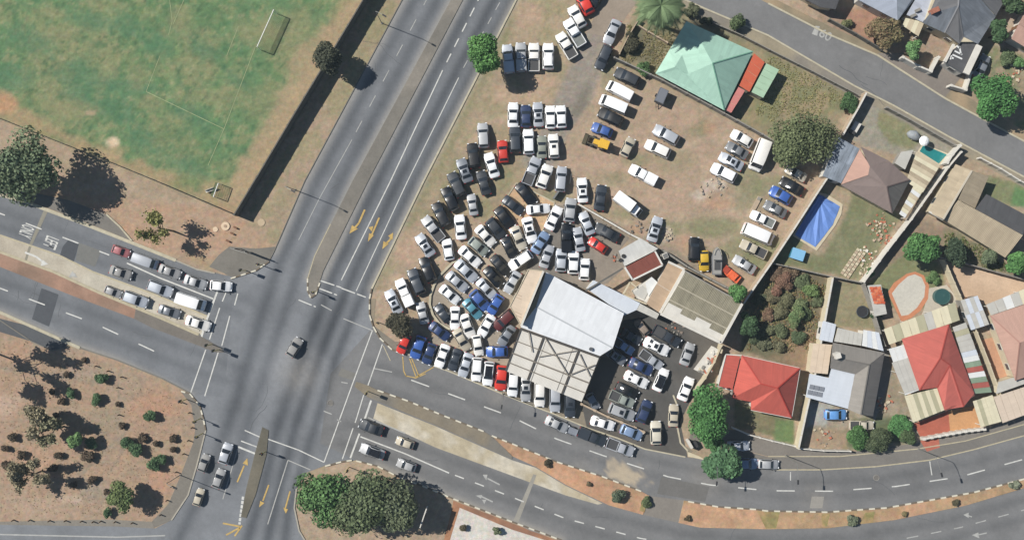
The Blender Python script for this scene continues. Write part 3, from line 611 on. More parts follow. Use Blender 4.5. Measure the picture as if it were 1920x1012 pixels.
arrow([(142, 514), (134, 514), (131, 522)], [((146, 520), (130, 518), (136, 508))], 3.2, M_WORN, roadw, .052)
def road_text(txt, px, py, ang, width, length, parent, mat=None):
    cu = bpy.data.curves.new('t', 'FONT'); cu.body = txt; cu.align_x = 'CENTER'; cu.align_y = 'CENTER'; cu.size = 1.0; cu.offset = 0.012
    o = bpy.data.objects.new('t', cu); COL.objects.link(o); bpy.context.view_layer.update()
    dg = bpy.context.evaluated_depsgraph_get(); m = bpy.data.meshes.new_from_object(o.evaluated_get(dg))
    COL.objects.unlink(o); bpy.data.objects.remove(o)
    xs = [v.co.x for v in m.vertices]; ys = [v.co.y for v in m.vertices]
    sx = width / (max(xs) - min(xs)); sy = length / (max(ys) - min(ys)); cx = (max(xs) + min(xs)) / 2; cy = (max(ys) + min(ys)) / 2
    c, s = math.cos(ang), math.sin(ang); p = P(px, py)
    for v in m.vertices:
        x = (v.co.x - cx) * sx; y = (v.co.y - cy) * sy; v.co = (p.x + x * c - y * s, p.y + x * s + y * c, 0.048)
    m.materials.clear(); m.materials.append(mat or M_WHITE)
    o = link(bpy.data.objects.new('road_lettering', m), parent); return o
wang = math.atan2(-0.36, 0.93) - math.pi / 2     # letters stand up in the driving direction
road_text('ONLY', 50, 434, wang, 2.2, 2.5, roadw); road_text('LEFT', 96, 455, wang, 2.1, 2.5, roadw)
road_text('60', 1548, 66, math.radians(-29), 2.3, 1.7, roadn, M_WORN); paint_poly('paint_patch', [(1529, 49), (1537, 50), (1532, 68), (1522, 64)], M_WORN, roadn)
# east road
stripe('lane_line', [(700, 690), (735, 697)], 2.0, M_WORN, roade); stripe('lane_line', [(771, 712), (960, 781), (1043, 822), (1130, 853), (1253, 893), (1330, 908), (1440, 919), (1560, 920), (1680, 911), (1800, 893), (1920, 860), (2200, 760)], 2.2, M_WHITE, roade, dash=34, gap=38)
stripe('stop_line', [(696, 750), (684, 785)], 3.6, M_WHITE, roade, z=.050); stripe('stop_line', [(674, 812), (657, 858)], 3.2, M_WHITE, roade, z=.050)
for pl in ([(703, 667), (661, 722)], [(698, 620), (660, 722)], [(717, 645), (690, 722)], [(660, 722), (608, 865)], [(682, 740), (666, 792)], [(662, 802), (642, 860)]):
    if pl[0] != (703, 667): stripe('crossing_line', pl, 2.0, M_WHITE, roade, z=.049)
stripe('crossing_line', [(501, 822), (560, 843), (608, 866)], 2.0, M_WHITE, roade, z=.047); stripe('crossing_line', [(540, 862), (582, 880)], 1.8, M_WORN, roade, z=.047)
stripe('lane_line', [(676, 818), (760, 850), (842, 886)], 2.4, M_WHITE, roade, z=.047); stripe('lane_line', [(690, 782), (760, 812)], 2.2, M_WORN, roade, z=.047)
stripe('lane_line', [(853, 890), (898, 907), (960, 931), (1060, 971), (1200, 1008), (1330, 1030)], 2.2, M_WHITE, roade, dash=18, gap=22)
stripe('lane_line', [(1700, 1008), (1800, 988), (1920, 955), (2200, 860)], 2.0, M_WORN, roade, dash=20, gap=24)
arrow([(937, 908), (914, 896)], [((905, 889), (914, 889), (912, 900))], 2.6, M_WORN, roade, .048); arrow([(924, 940), (903, 930)], [((892, 928), (904, 927), (902, 934)), ((908, 944), (904, 936), (912, 936))], 2.6, M_WORN, roade, .048)
arrow([(1822, 968), (1816, 966)], [((1806, 964), (1816, 960), (1816, 970))], 2.2, M_WORN, roade, .048); arrow([(1850, 998), (1832, 1002)], [((1822, 1002), (1834, 997), (1836, 1008))], 2.2, M_WORN, roade, .048)
for x, y, y2 in ((1482, 884, 900), (1743, 864, 890)): stripe('bay_line', [(x, y), (x + (4 if x > 1700 else 0), y2)], 1.8, M_WHITE, roade, .049)
stripe('edge_line', [(1340, 862), (1460, 880), (1541, 880), (1642, 874), (1742, 862), (1826, 842), (1920, 816), (2200, 718)], 2.2, M_CREAMK, roade, .051)
stripe('edge_line', [(1440, 855), (1574, 855), (1719, 841), (1810, 826), (1920, 795), (2200, 699)], 2.0, M_CREAMK, roade, .053)
for pl in ([(755, 668), (757, 695), (762, 706)], [(768, 672), (780, 706), (795, 698), (813, 688)], [(772, 672), (786, 706)], [(760, 704), (780, 708), (798, 700)]):
    stripe('no_parking_line', pl, 1.8, M_YEL, roade, .050)
stripe('crossing_line', [(719, 648), (732, 676)], 1.6, M_CREAMK, roade, .051)
# painted kerb ring and dashes near the island
for pl in ([(640, 716), (652, 718)], [(607, 770), (622, 776)], [(632, 786), (640, 790)]): stripe('guide_dash', pl, 2.0, M_WORN, roade, .049)
# south road
stripe('stop_line', [(447, 837), (479, 850)], 3.4, M_WHITE, road, z=.050)
for pl in ([(452, 826), (484, 838)], [(459, 806), (488, 819)]): stripe('crossing_line', pl, 2.0, M_WHITE, road, z=.050)
stripe('lane_line', [(446, 840), (418, 935)], 1.8, M_WORN, road, z=.047); stripe('lane_line', [(540, 862), (520, 925), (502, 982)], 2.0, M_WORN, road, z=.047)
arrow([(445, 903), (458, 872)], [((464, 858), (465, 872), (455, 868))], 2.8, M_YEL, road); arrow([(504, 908), (493, 938)], [((486, 950), (488, 938), (496, 942))], 2.8, M_YEL, road); arrow([(544, 920), (535, 952)], [((536, 962), (531, 950), (540, 954))], 2.8, M_YEL, road)
for a, b in (((418, 980), (450, 986)), ((424, 1002), (450, 988)), ((440, 1004), (454, 984))): stripe('hatch_line', [a, b], 3, M_YEL, road, z=.047)
stripe('hatch_line', [(456, 930), (449, 982)], 4.5, M_WHITE, road, z=.049, dash=6, gap=2)
stripe('edge_line', [(-300, 995), (0, 1001), (220, 1006), (310, 1003)], 2.4, M_WORN, road, z=.047)
# field lines
M_FIELDP = pmat('field_chalk', alb((158, 168, 124)), .9, noise=.35, nscale=1.2)
for pl in ([(274, 172), (420, 242)], [(420, 242), (390, 310)], [(274, 172), (300, 105)], [(345, 0), (325, 45)], [(318, 0), (323, 40), (316, 66)], [(480, 85), (420, 242)], [(447, 50), (425, 105)]):
    stripe('field_line', pl, 1.1, M_FIELDP, ground, z=.015)

# kerbs along the road edges
M_KERB = pmat('kerb_concrete', (0.3,) * 3)
def kerb(pts, w=2.2, h=0.12, rgb=None, parent=None):
    rs = [P(q.x, q.y) for q in resample(pts, 14.0)]; V = []; F = []
    for i, p in enumerate(rs):
        d = (rs[min(i + 1, len(rs) - 1)] - rs[max(i - 1, 0)]).normalized(); n = Vector((-d.y, d.x, 0)) * (w / 20.0)
        for q, z in ((p - n, 0), (p - n, h), (p + n, h), (p + n, 0)): V.append((q.x, q.y, z))
    for i in range(len(rs) - 1):
        for k in range(3):
            a = i * 4 + k; F.append((a, a + 4, a + 5, a + 1))
    return tag(obj('kerb', V, F, rgb or M_KERB, parent), kind='structure') if parent is None else obj('kerb', V, F, rgb or M_KERB, parent)
MK2 = pmat('kerb_pale', alb((194, 186, 162)), .9, noise=.2, nscale=1.2); MK3 = pmat('kerb_grey', alb((128, 124, 114)), .9, noise=.2, nscale=1.2)
for pl, m, w in (([(925, -300), (754, 0), (571, 340), (514, 471), (505, 488)], MK3, 1.6), ([(1125, -300), (968, 0), (794, 340), (697, 541)], MK2, 3.2), ([(-300, 262), (0, 365), (44, 377), (151, 417), (255, 458), (330, 488)], MK2, 6.0),
              ([(330, 488), (370, 505), (403, 512)], M_KERB, 2.4), ([(-300, 480), (0, 585), (134, 645), (150, 652)], MK2, 5.5), ([(150, 652), (218, 674), (304, 709), (356, 736)], MK3, 2.2), ([(375, 760), (386, 806), (369, 873), (353, 927), (322, 974)], M_KERB, 2.6),
              ([(1440, 7), (1551, 64), (1645, 104), (1772, 185), (1840, 222), (1920, 265), (2250, 440)], MK2, 3.2), ([(1283, 0), (1329, 20), (1440, 67), (1601, 161), (1675, 198), (1776, 255), (1920, 332), (2250, 500)], MK2, 3.0),
              ([(556, 915), (552, 951), (561, 994), (572, 1012), (620, 1200)], M_KERB, 2.6), ([(762, 662), (814, 686), (838, 694), (881, 712), (928, 732), (987, 756), (1038, 775), (1100, 801), (1159, 821), (1209, 841), (1285, 856)], MK2, 2.4),
              ([(1262, 740), (1272, 765), (1270, 800), (1276, 830), (1290, 845)], MK2, 3.0), ([(968, 343), (1040, 380)], MK2, 2.4), ([(968, 343), (918, 420)], MK2, 2.0), ([(1040, 380), (1017, 432)], MK2, 2.0),
              ([(866, 484), (849, 492), (827, 514), (814, 534), (807, 554), (806, 571), (812, 590), (824, 606), (844, 617)], MK2, 4.2), ([(200, 402), (225, 425), (248, 452)], MK2, 3.0), ([(0, 600), (60, 640), (98, 657), (130, 650)], MK3, 2.0)):
    kerb(pl, w, .30 if w == 4.2 else .12, m)
# painted kerb stones, white and dark in turn
M_KW = pmat('kerb_stone_white', alb((226, 220, 200)), .8, noise=.15, nscale=2); M_KD = pmat('kerb_stone_dark', alb((120, 108, 92)), .9, noise=.2, nscale=2)
_v, _f = boxv(0, 0, 0, 1.02, .26, .17)
KS = {m: mesh_of('kerb_stone', _v, _f, m) for m in (M_KW, M_KD)}
def stones(pts, parent, step=11.0, off=0):
    rs = resample(pts, step)
    for i, (a, b) in enumerate(zip(rs[:-1], rs[1:])):
        pa, pb = P(a.x, a.y), P(b.x, b.y); c = (pa + pb) / 2
        o = bpy.data.objects.new('kerb_stone', KS[M_KW if (i + off) % 2 == 0 else M_KD]); link(o, parent)
        o.location = (c.x, c.y, 0); o.rotation_euler = (0, 0, math.atan2(pb.y - pa.y, pb.x - pa.x)); o.scale = ((pb - pa).length / 1.04, 1, 1)
stones([(708, 731), (765, 751), (833, 779), (907, 808)], isl_e); stones([(922, 816), (960, 831), (1044, 865), (1128, 892), (1202, 920)], isl_o1)
stones([(1290, 939), (1346, 949), (1417, 954), (1440, 957), (1551, 959), (1662, 951), (1742, 937), (1826, 922), (1920, 897)], isl_o2)
stones([(668, 863), (708, 873), (749, 894), (792, 910), (850, 934), (960, 977), (1054, 1012)], roade); stones([(610, 873), (640, 865), (660, 862)], roade, 10)
stones([(697, 541), (693, 560), (693, 590), (700, 612), (712, 633), (735, 655), (757, 664)], road, 10, 1); stones([(577, 522), (577, 545), (583, 558), (592, 552), (600, 530)], isl_ne, 8)
stones([(433, 522), (480, 507), (505, 490)], road, 9); stones([(340, 733), (356, 737), (375, 760), (382, 785), (386, 806)], road, 10)

# ------------------------------------------------------------------ boundary walls and fences
MW_WHITE = pmat('wall_white', alb((222, 218, 208)), .85, noise=.12, nscale=.8); MW_GREY = pmat('wall_grey', alb((150, 146, 138)), .9, noise=.18, nscale=.8)
MW_TAN = pmat('wall_tan', alb((190, 170, 146)), .9, noise=.15, nscale=.8); MW_DARK = pmat('wall_dark_concrete', alb((104, 102, 96)), .9, noise=.2, nscale=.8)
MW_CREAM = pmat('wall_cream', alb((212, 200, 172)), .88, noise=.12, nscale=.8)
def wall(name, label, pts, h=1.8, t=0.16, mat=MW_GREY, seg=26, cat='wall', cap=None, z=0.0):
    pp = PL(pts); th = thing(name, label, cat, (pp[0].x, pp[0].y, z))
    rs = [P(q.x, q.y) for q in resample(pts, seg)]
    for a, b in zip(rs[:-1], rs[1:]):
        d = (b - a); L = d.length; ang = math.atan2(d.y, d.x); c = (a + b) / 2; hh = h * rnd.uniform(.985, 1.015)
        v, f = boxv(c.x, c.y, z, L - .10, t, hh, ang); obj('wall_panel', v, f, mat, th)
        v, f = boxv(a.x, a.y, z, t * 1.5, t * 1.5, h + .06, ang); obj('post', v, f, mat, th)
        if cap: v, f = boxv(c.x, c.y, z + h * 1.016 + .002, L - .11, t * 1.5, .06, ang); obj('coping', v, f, cap, th)
    v, f = boxv(rs[-1].x, rs[-1].y, z, t * 1.5, t * 1.5, h + .06, ang); obj('post', v, f, mat, th)
    return th
def fence(name, label, pts, h=1.8, seg=24, mat=None):       # posts and rails with thin upright bars
    m = mat or pmat('fence_steel', alb((120, 118, 108)), .6, .3)
    pp = PL(pts); th = thing(name, label, 'fence', (pp[0].x, pp[0].y, 0)); rs = [P(q.x, q.y) for q in resample(pts, seg)]
    for a, b in zip(rs[:-1], rs[1:]):
        obj('post', *boxv(a.x, a.y, 0, .09, .09, h), m, th)
        V = []; F = []
        parts = [bar((a.x, a.y, zz), (b.x, b.y, zz), .05) for zz in (.15, h - .08)]
        n = max(2, int((b - a).length / .14))
        for k in range(1, n):
            q = a.lerp(b, k / n); parts.append(bar((q.x, q.y, .05), (q.x, q.y, h + .05), .03))
        obj('fence_panel', *join(*parts), m, th)
    obj('post', *boxv(rs[-1].x, rs[-1].y, 0, .09, .09, h), m, th)
    return th
wall('stadium_wall', 'tall dark concrete wall along the east side of the green sports field', [(447, 404), (503, 311), (560, 215), (625, 108), (690, 0), (841, -250)], 2.7, .2, MW_DARK, 30)
fence('palisade_fence', 'grey steel palisade fence along the south side of the sports field', [(-200, 142), (0, 222), (100, 262), (200, 301), (300, 342), (445, 404)], 1.9, 26, pmat('palisade_grey', alb((156, 150, 136)), .6, .2))
wall('boundary_wall', 'grey concrete wall between the sandy car lot and the green-roofed house', [(1150, 112), (1172, 122), (1240, 154), (1330, 202), (1425, 254), (1448, 268)], 1.8, .2, MW_GREY)
wall('boundary_wall', 'long white-topped wall between the car lot and the blue pool garden', [(1548, 328), (1520, 370), (1480, 432), (1440, 492), (1412, 532), (1388, 568)], 2.4, .2, MW_TAN, 26, cap=MW_WHITE)
wall('boundary_wall', 'thin grey wall between the pool lawn and the overgrown yard below it', [(1442, 493), (1500, 506), (1553, 518), (1608, 529)], 1.7, .16, MW_GREY)
wall('boundary_wall', 'white wall running down the left side of the grey-roofed house', [(1553, 521), (1543, 575), (1533, 630), (1520, 700), (1505, 765), (1490, 834)], 2.3, .22, MW_CREAM, 26, cap=MW_WHITE)
wall('boundary_wall', 'long white wall between the brown-roofed house and the beige-roofed house', [(1792, 288), (1768, 316), (1735, 362), (1700, 412), (1655, 470), (1612, 528)], 2.2, .2, MW_WHITE)
wall('boundary_wall', 'pale wall beside the tiled shed, left of the tear-drop patio', [(1614, 532), (1625, 562), (1640, 612), (1652, 646)], 1.9, .18, MW_GREY)
wall('boundary_wall', 'low white front wall curving before the red-roofed house', [(1372, 800), (1400, 812), (1445, 824), (1488, 834)], 1.2, .2, MW_WHITE)
wall('boundary_wall', 'thin white front wall of the grey-roofed house along the pavement', [(1494, 838), (1540, 842), (1590, 843)], 1.3, .18, MW_WHITE)
wall('boundary_wall', 'dark concrete wall above the pink paved patio', [(1762, 484), (1810, 496), (1860, 510), (1920, 526), (2000, 546)], 1.8, .16, MW_GREY)
wall('boundary_wall', 'white wall between the tear-drop patio and the pink paved patio', [(1762, 488), (1780, 530), (1800, 575), (1822, 622), (1845, 680), (1866, 738)], 2.0, .2, MW_CREAM)
wall('boundary_wall', 'bluish street wall in front of the green plunge pool', [(1658, 204), (1700, 226), (1745, 252), (1784, 274)], 1.5, .2, MW_GREY)
wall('boundary_wall', 'short white end wall at the street beside the plunge pool', [(1790, 276), (1776, 292), (1766, 308)], 2.2, .3, MW_WHITE)
wall('boundary_wall', 'wall on the right edge of the scrub plot with a white top', [(1616, 178), (1600, 208), (1578, 246), (1572, 257)], 2.2, .2, MW_TAN, 24, cap=MW_WHITE)
wall('boundary_wall', 'white street wall in front of the beige-roofed house', [(1832, 298), (1870, 318), (1905, 340), (1990, 384)], 1.4, .2, MW_WHITE)
wall('boundary_wall', 'white street wall with a dark gate before the upper garage drive', [(1686, 112), (1715, 128), (1738, 138), (1752, 112)], 1.8, .3, MW_WHITE)
wall('boundary_wall', 'white wall at the foot of the dark garage drive', [(1776, 164), (1803, 172), (1813, 140)], 1.7, .3, MW_WHITE)
wall('boundary_wall', 'white wall at the right edge of the photo by a pink roof', [(1898, 68), (1910, 48), (1925, 24), (1960, -20)], 1.8, .3, MW_WHITE)
wall('garden_wall', 'garden wall along the upper street below the orange garden', [(1552, 40), (1600, 66), (1650, 96)], 1.3, .16, MW_DARK)
wall('garden_wall', 'low grey wall between the scrub plot and the upper street', [(1330, 44), (1390, 70), (1440, 96), (1520, 136), (1605, 180)], 1.2, .14, MW_GREY)
wall('lot_wall', 'diagonal white-topped wall between the car yard and the sandy lot', [(1083, 384), (1130, 411), (1180, 440), (1212, 456)], 1.7, .2, MW_TAN, 26, cap=MW_WHITE)
wall('lot_wall', 'dark concrete wall behind the workshop roofs, below the wrecked cars', [(1240, 470), (1285, 500), (1330, 524), (1384, 552)], 2.0, .22, MW_DARK, 26, cap=MW_GREY)
wall('lot_wall', 'low tan wall below the parked cars beside the steel canopy', [(1090, 756), (1140, 780), (1190, 800), (1206, 808)], .9, .3, MW_TAN, 26)
wall('yard_wall', 'white wall down the right side of the dark workshop yard', [(1348, 646), (1335, 676), (1318, 706), (1300, 730)], 2.0, .25, MW_CREAM)
wall('front_wall', 'ragged white front wall of the big red-roofed house', [(1728, 820), (1770, 812), (1805, 806), (1840, 802)], 1.2, .35, MW_WHITE, 14)
wall('boundary_wall', 'rough wall below the palm tree at the edge of the green-roof yard', [(1193, 48), (1215, 62), (1250, 82)], .9, .2, MW_TAN)
wall('boundary_wall', 'low wall along the drive beside the dark shrubs', [(1196, 40), (1176, 72), (1160, 104)], 1.2, .16, MW_TAN)

# ------------------------------------------------------------------ buildings
M_PANE = pmat('window_glass', (.03, .04, .05), .1, spec=.8); M_FRAME = pmat('window_frame', alb((220, 218, 212)), .6); M_DOOR = pmat('door_wood', alb((120, 86, 60)), .7, noise=.15)
M_FASCIA = pmat('fascia_white', alb((228, 226, 218)), .7)
def add_openings(th, poly, h, every=3.4):
    n = len(poly); cx = sum(p.x for p in poly) / n; cy = sum(p.y for p in poly) / n; first = True
    for i in range(n):
        a, b = poly[i], poly[(i + 1) % n]; d = b - a; L = d.length
        if L < 3.0: continue
        ang = math.atan2(d.y, d.x); nr = Vector((d.y, -d.x, 0)).normalized()
        mid = (a + b) / 2
        if nr.dot(Vector((mid.x - cx, mid.y - cy, 0))) < 0: nr = -nr
        k = max(1, int(L / every))
        for j in range(k):
            q = a.lerp(b, (j + .5) / k) + nr * .05
            if first and j == k // 2:
                v, f = boxv(q.x, q.y, .03, .9, .1, 2.0, ang); dr = obj('door', v, f, M_DOOR, th); first = False
                q2 = q + nr * .06 + d.normalized() * .3; v, f = boxv(q2.x, q2.y, 1.0, .14, .06, .05, ang); obj('handle', v, f, M_FRAME, dr)
            else:
                v, f = boxv(q.x, q.y, .95, 1.3, .08, 1.1, ang); w = obj('window', v, f, M_FRAME, th)
                q2 = q + nr * .03; v, f = boxv(q2.x, q2.y, 1.03, 1.14, .06, .94, ang); obj('pane', v, f, M_PANE, w)
def building(name, label, foot, h, wmat=MW_CREAM, cat='house', inset=.35, openings=True):
    """foot: eave outline in pixels as seen at height h"""
    pp = [P(a, b, h) for a, b in foot]; c = sum((Vector((p.x, p.y, 0)) for p in pp), Vector()) / len(pp)
    th = thing(name, label, cat, (c.x, c.y, 0))
    q = []
    n = len(pp); area2 = sum(pp[i].x * pp[(i + 1) % n].y - pp[(i + 1) % n].x * pp[i].y for i in range(n)); sgn = 1 if area2 > 0 else -1
    for i in range(n):
        a, b, d = pp[i - 1], pp[i], pp[(i + 1) % n]
        e1 = (b - a).to_2d().normalized(); e2 = (d - b).to_2d().normalized()
        n1 = Vector((-e1.y, e1.x)) * sgn; n2 = Vector((-e2.y, e2.x)) * sgn
        m = (n1 + n2); k = m.length_squared
        m = m * (2 / k) if k > .3 else n1
        if m.length > 2: m = m.normalized() * 2
        q.append(Vector((b.x + m.x * inset, b.y + m.y * inset, 0)))
    v, f = prism([(p.x, p.y) for p in q], 0, h - .12); obj('wall', v, f, wmat, th)
    if openings: add_openings(th, q, h)
    return th
def ridge(th, pts, mat, w=.22, name='ridge_cap'):
    for a, b in zip(pts[:-1], pts[1:]):
        v, f = bar(P(*a) + Vector((0, 0, .03)), P(*b) + Vector((0, 0, .03)), w, .08); obj(name, v, f, mat, th)
def panels(th, quad, n, cols, name='roof_sheet', t=.05, m=1, gap=.03, lift=.03):
    """quad of (px,py,z): split into n sheets along a->b (and m along a->d)"""
    A, B, C_, D = [P(*q) for q in quad]; k = 0
    for j in range(m):
        for i in range(n):
            u0, u1 = (i + gap * .5) / n, (i + 1 - gap * .5) / n; w0, w1 = j / m, (j + 1 - gap * .2) / m
            def pt(u, w): return A.lerp(B, u).lerp(D.lerp(C_, u), w)
            z = Vector((0, 0, lift * (k % 2))); k += 1
            v, f = slab([pt(u0, w0) + z, pt(u1, w0) + z, pt(u1, w1) + z, pt(u0, w1) + z], t)
            o = obj(name, v, f, cols[(i + j * (1 if n == 1 else 3)) % len(cols)], th); roof_uv(o.data)
def posts(th, pts, h, w=.12, mat=None):
    for x, y in pts: p = P(x, y, h); obj('post', *boxv(p.x, p.y, 0, w, w, h - .06), mat or MW_WHITE, th)

R_WHITE = roof_mat('roof_white_steel', (230, 233, 236), .75, vary=.04, streak=.08, k=1.05); R_BEIGE = roof_mat('roof_beige', (226, 206, 182), .7, vary=.04, streak=.08)
R_CANOPY = roof_mat('canopy_sheet', (222, 218, 209), .7, sheet=1.0, vary=.04, streak=.06, rib=.05); R_GREEN = roof_mat('roof_green', (174, 214, 194), .6, vary=.06, streak=.12)
R_RED = roof_mat('roof_red_tile', (204, 98, 84), .75, sheet=.3, vary=.06, streak=.14, rib=.1, tile=.12); R_RED2 = roof_mat('roof_red_big', (202, 106, 94), .75, sheet=.3, vary=.05, streak=.12, tile=.1)
R_GREY = roof_mat('roof_grey_tile', (150, 145, 138), .8, sheet=.3, vary=.05, streak=.1, tile=.1); R_ASB = roof_mat('roof_fibre_cement', (144, 138, 118), .9, sheet=1.1, vary=.07, streak=.26, rib=.12)
R_TAN = roof_mat('roof_tan', (192, 166, 138), .8, vary=.06, streak=.14); R_BROWN = roof_mat('roof_brown', (136, 74, 60), .7, vary=.06, streak=.1); R_BLUEW = roof_mat('roof_pale_blue', (214, 221, 230), .7, vary=.03, streak=.06)
R_SLATE = roof_mat('roof_slate_blue', (138, 148, 160), .8, sheet=.5, vary=.16, streak=.55); R_BRGREY = roof_mat('roof_brown_grey', (146, 130, 124), .8, sheet=.3, vary=.04, streak=.08, tile=.08)
R_PINK = roof_mat('roof_pink', (196, 158, 142), .8, sheet=.3, vary=.04, streak=.1, tile=.08); R_DARK = roof_mat('roof_dark', (86, 86, 88), .85, vary=.08, streak=.16); R_ORANGE = roof_mat('roof_orange', (218, 108, 76), .6, vary=.04, streak=.06)
R_ROSE = roof_mat('roof_rose', (220, 140, 132), .6, vary=.03, streak=.05); R_CREAM = roof_mat('sheet_cream', (228, 220, 190), .6, vary=.04, streak=.08); R_LGREY = roof_mat('sheet_light_grey', (200, 198, 190), .6, vary=.05, streak=.1)
R_OLIVE = roof_mat('sheet_olive', (186, 182, 152), .6, vary=.05, streak=.08); R_STRW = roof_mat('sheet_white', (234, 236, 234), .5, vary=.03, streak=.05); R_STRG = roof_mat('sheet_green', (138, 158, 134), .6); R_STRR = roof_mat('sheet_red', (176, 94, 82), .6)
R_BEI2 = roof_mat('sheet_beige', (206, 192, 164), .7, vary=.05, streak=.14); R_TAN2 = roof_mat('roof_light_tan', (180, 165, 140), .85, sheet=1.1, vary=.09, streak=.2, rib=.14)

# main workshop
th = building('workshop', 'large workshop with white pitched steel roof among the parked cars', [(1023, 511), (1169, 588), (1124, 664), (977, 612)], 4.6, MW_CREAM, 'workshop', .15)
wk = th
roofpart('roof_slope', [(1024, 510, 4.6), (1170, 587, 4.6), (1149, 652, 5.2), (1005, 575, 5.2)], R_WHITE, th); roofpart('roof_slope', [(1005, 575.2, 5.2), (1148.8, 652, 5.2), (1125, 667, 4.7), (976, 613, 4.7)], R_WHITE, th)
ridge(th, [(1005, 575, 5.2), (1149, 652, 5.2)], pmat('ridge_pale', alb((190, 194, 198)), .5), .25)
obj('roof_vent', *cyl(P(1108, 654, 5).x, P(1108, 654, 5).y, 4.85, .35, .4, 12), pmat('vent_grey', alb((120, 122, 124)), .5, .5), th)
th = building('side_office', 'narrow flat-roofed beige building on the left side of the workshop', [(991, 505), (1019, 508), (977, 610), (956, 574)], 6.3, MW_CREAM, 'building', .06)
roofpart('flat_roof', [(991, 505, 6.2), (1017, 507, 6.2), (976, 607, 6.2), (956, 574, 6.2)], R_BEIGE, th, .08)
for a, b in (((1019, 508), (977, 611)), ((991, 505), (1018, 508)), ((956, 574), (991, 505)), ((956, 574), (977, 611))):
    p, q = P(*a, 6.2), P(*b, 6.2); w = .35 if a[0] == 1019 else .12; h = .35 if a[0] == 1019 else .12
    obj('parapet', *bar(p + Vector((0, 0, h / 2 + .002)), q + Vector((0, 0, h / 2 + .002)), w, h), MW_WHITE if w > .2 else MW_CREAM, th)
for yy in (552, 558, 586, 592): a = P(974, yy, 6.25); obj('roof_batten', *bar(a - Vector((.9, -.25, 0)), a + Vector((.3, -.3, 0)), .12, .06), pmat('batten', alb((196, 174, 150)), .8), th)
# steel canopy over parked cars
th = thing('steel_canopy', 'cream sheet canopy on dark steel beams in front of the workshop', 'canopy', P(1036, 684))
cq = [(977, 615, 4.3), (1124, 669, 4.3), (1091, 753, 4.0), (948, 695, 4.0)]
panels(th, cq, 3, [R_CANOPY], 'canopy_sheet', .05, 4, .02, 0.0)
M_BEAM = pmat('beam_dark_steel', alb((80, 76, 72)), .7, .2, noise=.15); M_PURL = pmat('purlin_brown', alb((128, 120, 110)), .75, noise=.15); M_PIPE = pmat('brace_tan', alb((160, 152, 140)), .75)
def cb(u0, w0, u1, w1, wd, mat, name, dz=.10):
    A, B, C_, D = [P(*q) for q in cq]
    def pt(u, w): return A.lerp(B, u).lerp(D.lerp(C_, u), w) + Vector((0, 0, dz))
    obj(name, *bar(pt(u0, w0), pt(u1, w1), wd, .12), mat, th)
for u in (.29, .74): cb(u, -.02, u, 1.0, .38, M_BEAM, 'main_beam', .10)
cb(0, 0, 0, 1, .3, M_BEAM, 'edge_beam', .09); cb(0, .015, 1, .0, .45, M_BEAM, 'edge_beam', .17)
for w, wd in ((.30, .16), (.58, .26), (.80, .18)): cb(0, w, 1, w, wd, M_PURL, 'purlin', .20)
for a in ((.31, .02, .72, .58), (.70, .05, .31, .45), (.98, .18, .75, .55), (.76, .08, .98, .45), (.10, .02, .22, .4)): cb(*a, .16, M_PIPE, 'brace', .30)
posts(th, [(950, 693), (990, 709), (1053, 734), (1089, 750), (978, 618), (1122, 671)], 3.95, .2, M_BEAM)
# annexes
th = building('annex', 'low pale-blue flat roof between the workshop and the brown-roofed hut', [(1100, 541), (1113, 525), (1200, 568), (1236, 588), (1231, 598), (1193, 581), (1171, 591)], 3.2, MW_WHITE, 'building', .08, False)
roofpart('flat_roof', [(1100, 541, 3.2), (1113, 525, 3.2), (1200, 568, 3.2), (1193, 581, 3.2), (1171, 591, 3.2)], R_BLUEW, th); roofpart('flat_roof', [(1200, 568.5, 3.15), (1236, 588, 3.15), (1231, 598, 3.15), (1193.5, 581, 3.15)], R_LGREY, th)
obj('gutter_beam', *bar(P(1098, 545, 3.3), P(1168, 503, 3.3), .3, .5), MW_DARK, th)
th = building('brown_hut', 'small hut with dark red-brown corrugated roof beside the grey slab', [(1172, 501), (1227, 472), (1241, 496), (1186, 524)], 3.4, MW_WHITE, 'hut', .12)
panels(th, [(1172, 501, 3.5), (1227, 472, 3.5), (1241, 496, 3.3), (1186, 523, 3.3)], 6, [R_BROWN], 'roof_sheet', .06, 1, .02, .015)
for a, b in (((1186, 524.5), (1242, 497)), ((1228, 471), (1242, 497)), ((1171.5, 501), (1186, 524.5))): obj('fascia', *bar(P(*a, 3.38), P(*b, 3.38), .3, .3), M_FASCIA, th)
th = building('slab_shed', 'low shed with pale grey concrete slab roof above the brown hut', [(1160, 470), (1200, 447), (1234, 466), (1226, 471), (1171, 499)], 2.5, MW_GREY, 'shed', .1, False)
roofpart('slab_roof', [(1160, 470, 2.5), (1200, 447, 2.5), (1234, 466, 2.5), (1226, 471, 2.5), (1171, 499, 2.5)], roof_mat('slab', (206, 206, 202), .8, vary=.04, streak=.16, rib=.0), th, .15)
for x, y in ((1169, 480), (1164, 488)): p = P(x, y, 2.5); obj('tyre', *cyl(p.x, p.y, 2.52, .38, .2, 14), pmat('rubber', (.02, .02, .02), .8), th)
th = building('tan_store', 'narrow tan-roofed store left of the big fibre-cement roof', [(1254, 493), (1281, 506), (1236, 586), (1212, 568)], 3.8, MW_WHITE, 'building', .1, False)
roofpart('roof_slope', [(1252, 493, 3.8), (1280, 506, 3.8), (1257, 546, 3.8), (1232, 531, 3.8)], R_TAN, th); roofpart('roof_slope', [(1231.5, 531.6, 3.75), (1256.6, 546.7, 3.75), (1235, 585, 3.75), (1212, 569, 3.75)], R_TAN, th)
obj('parapet', *bar(P(1283, 506, 4.0), P(1238, 587, 4.0), .55, .6), MW_WHITE, th)
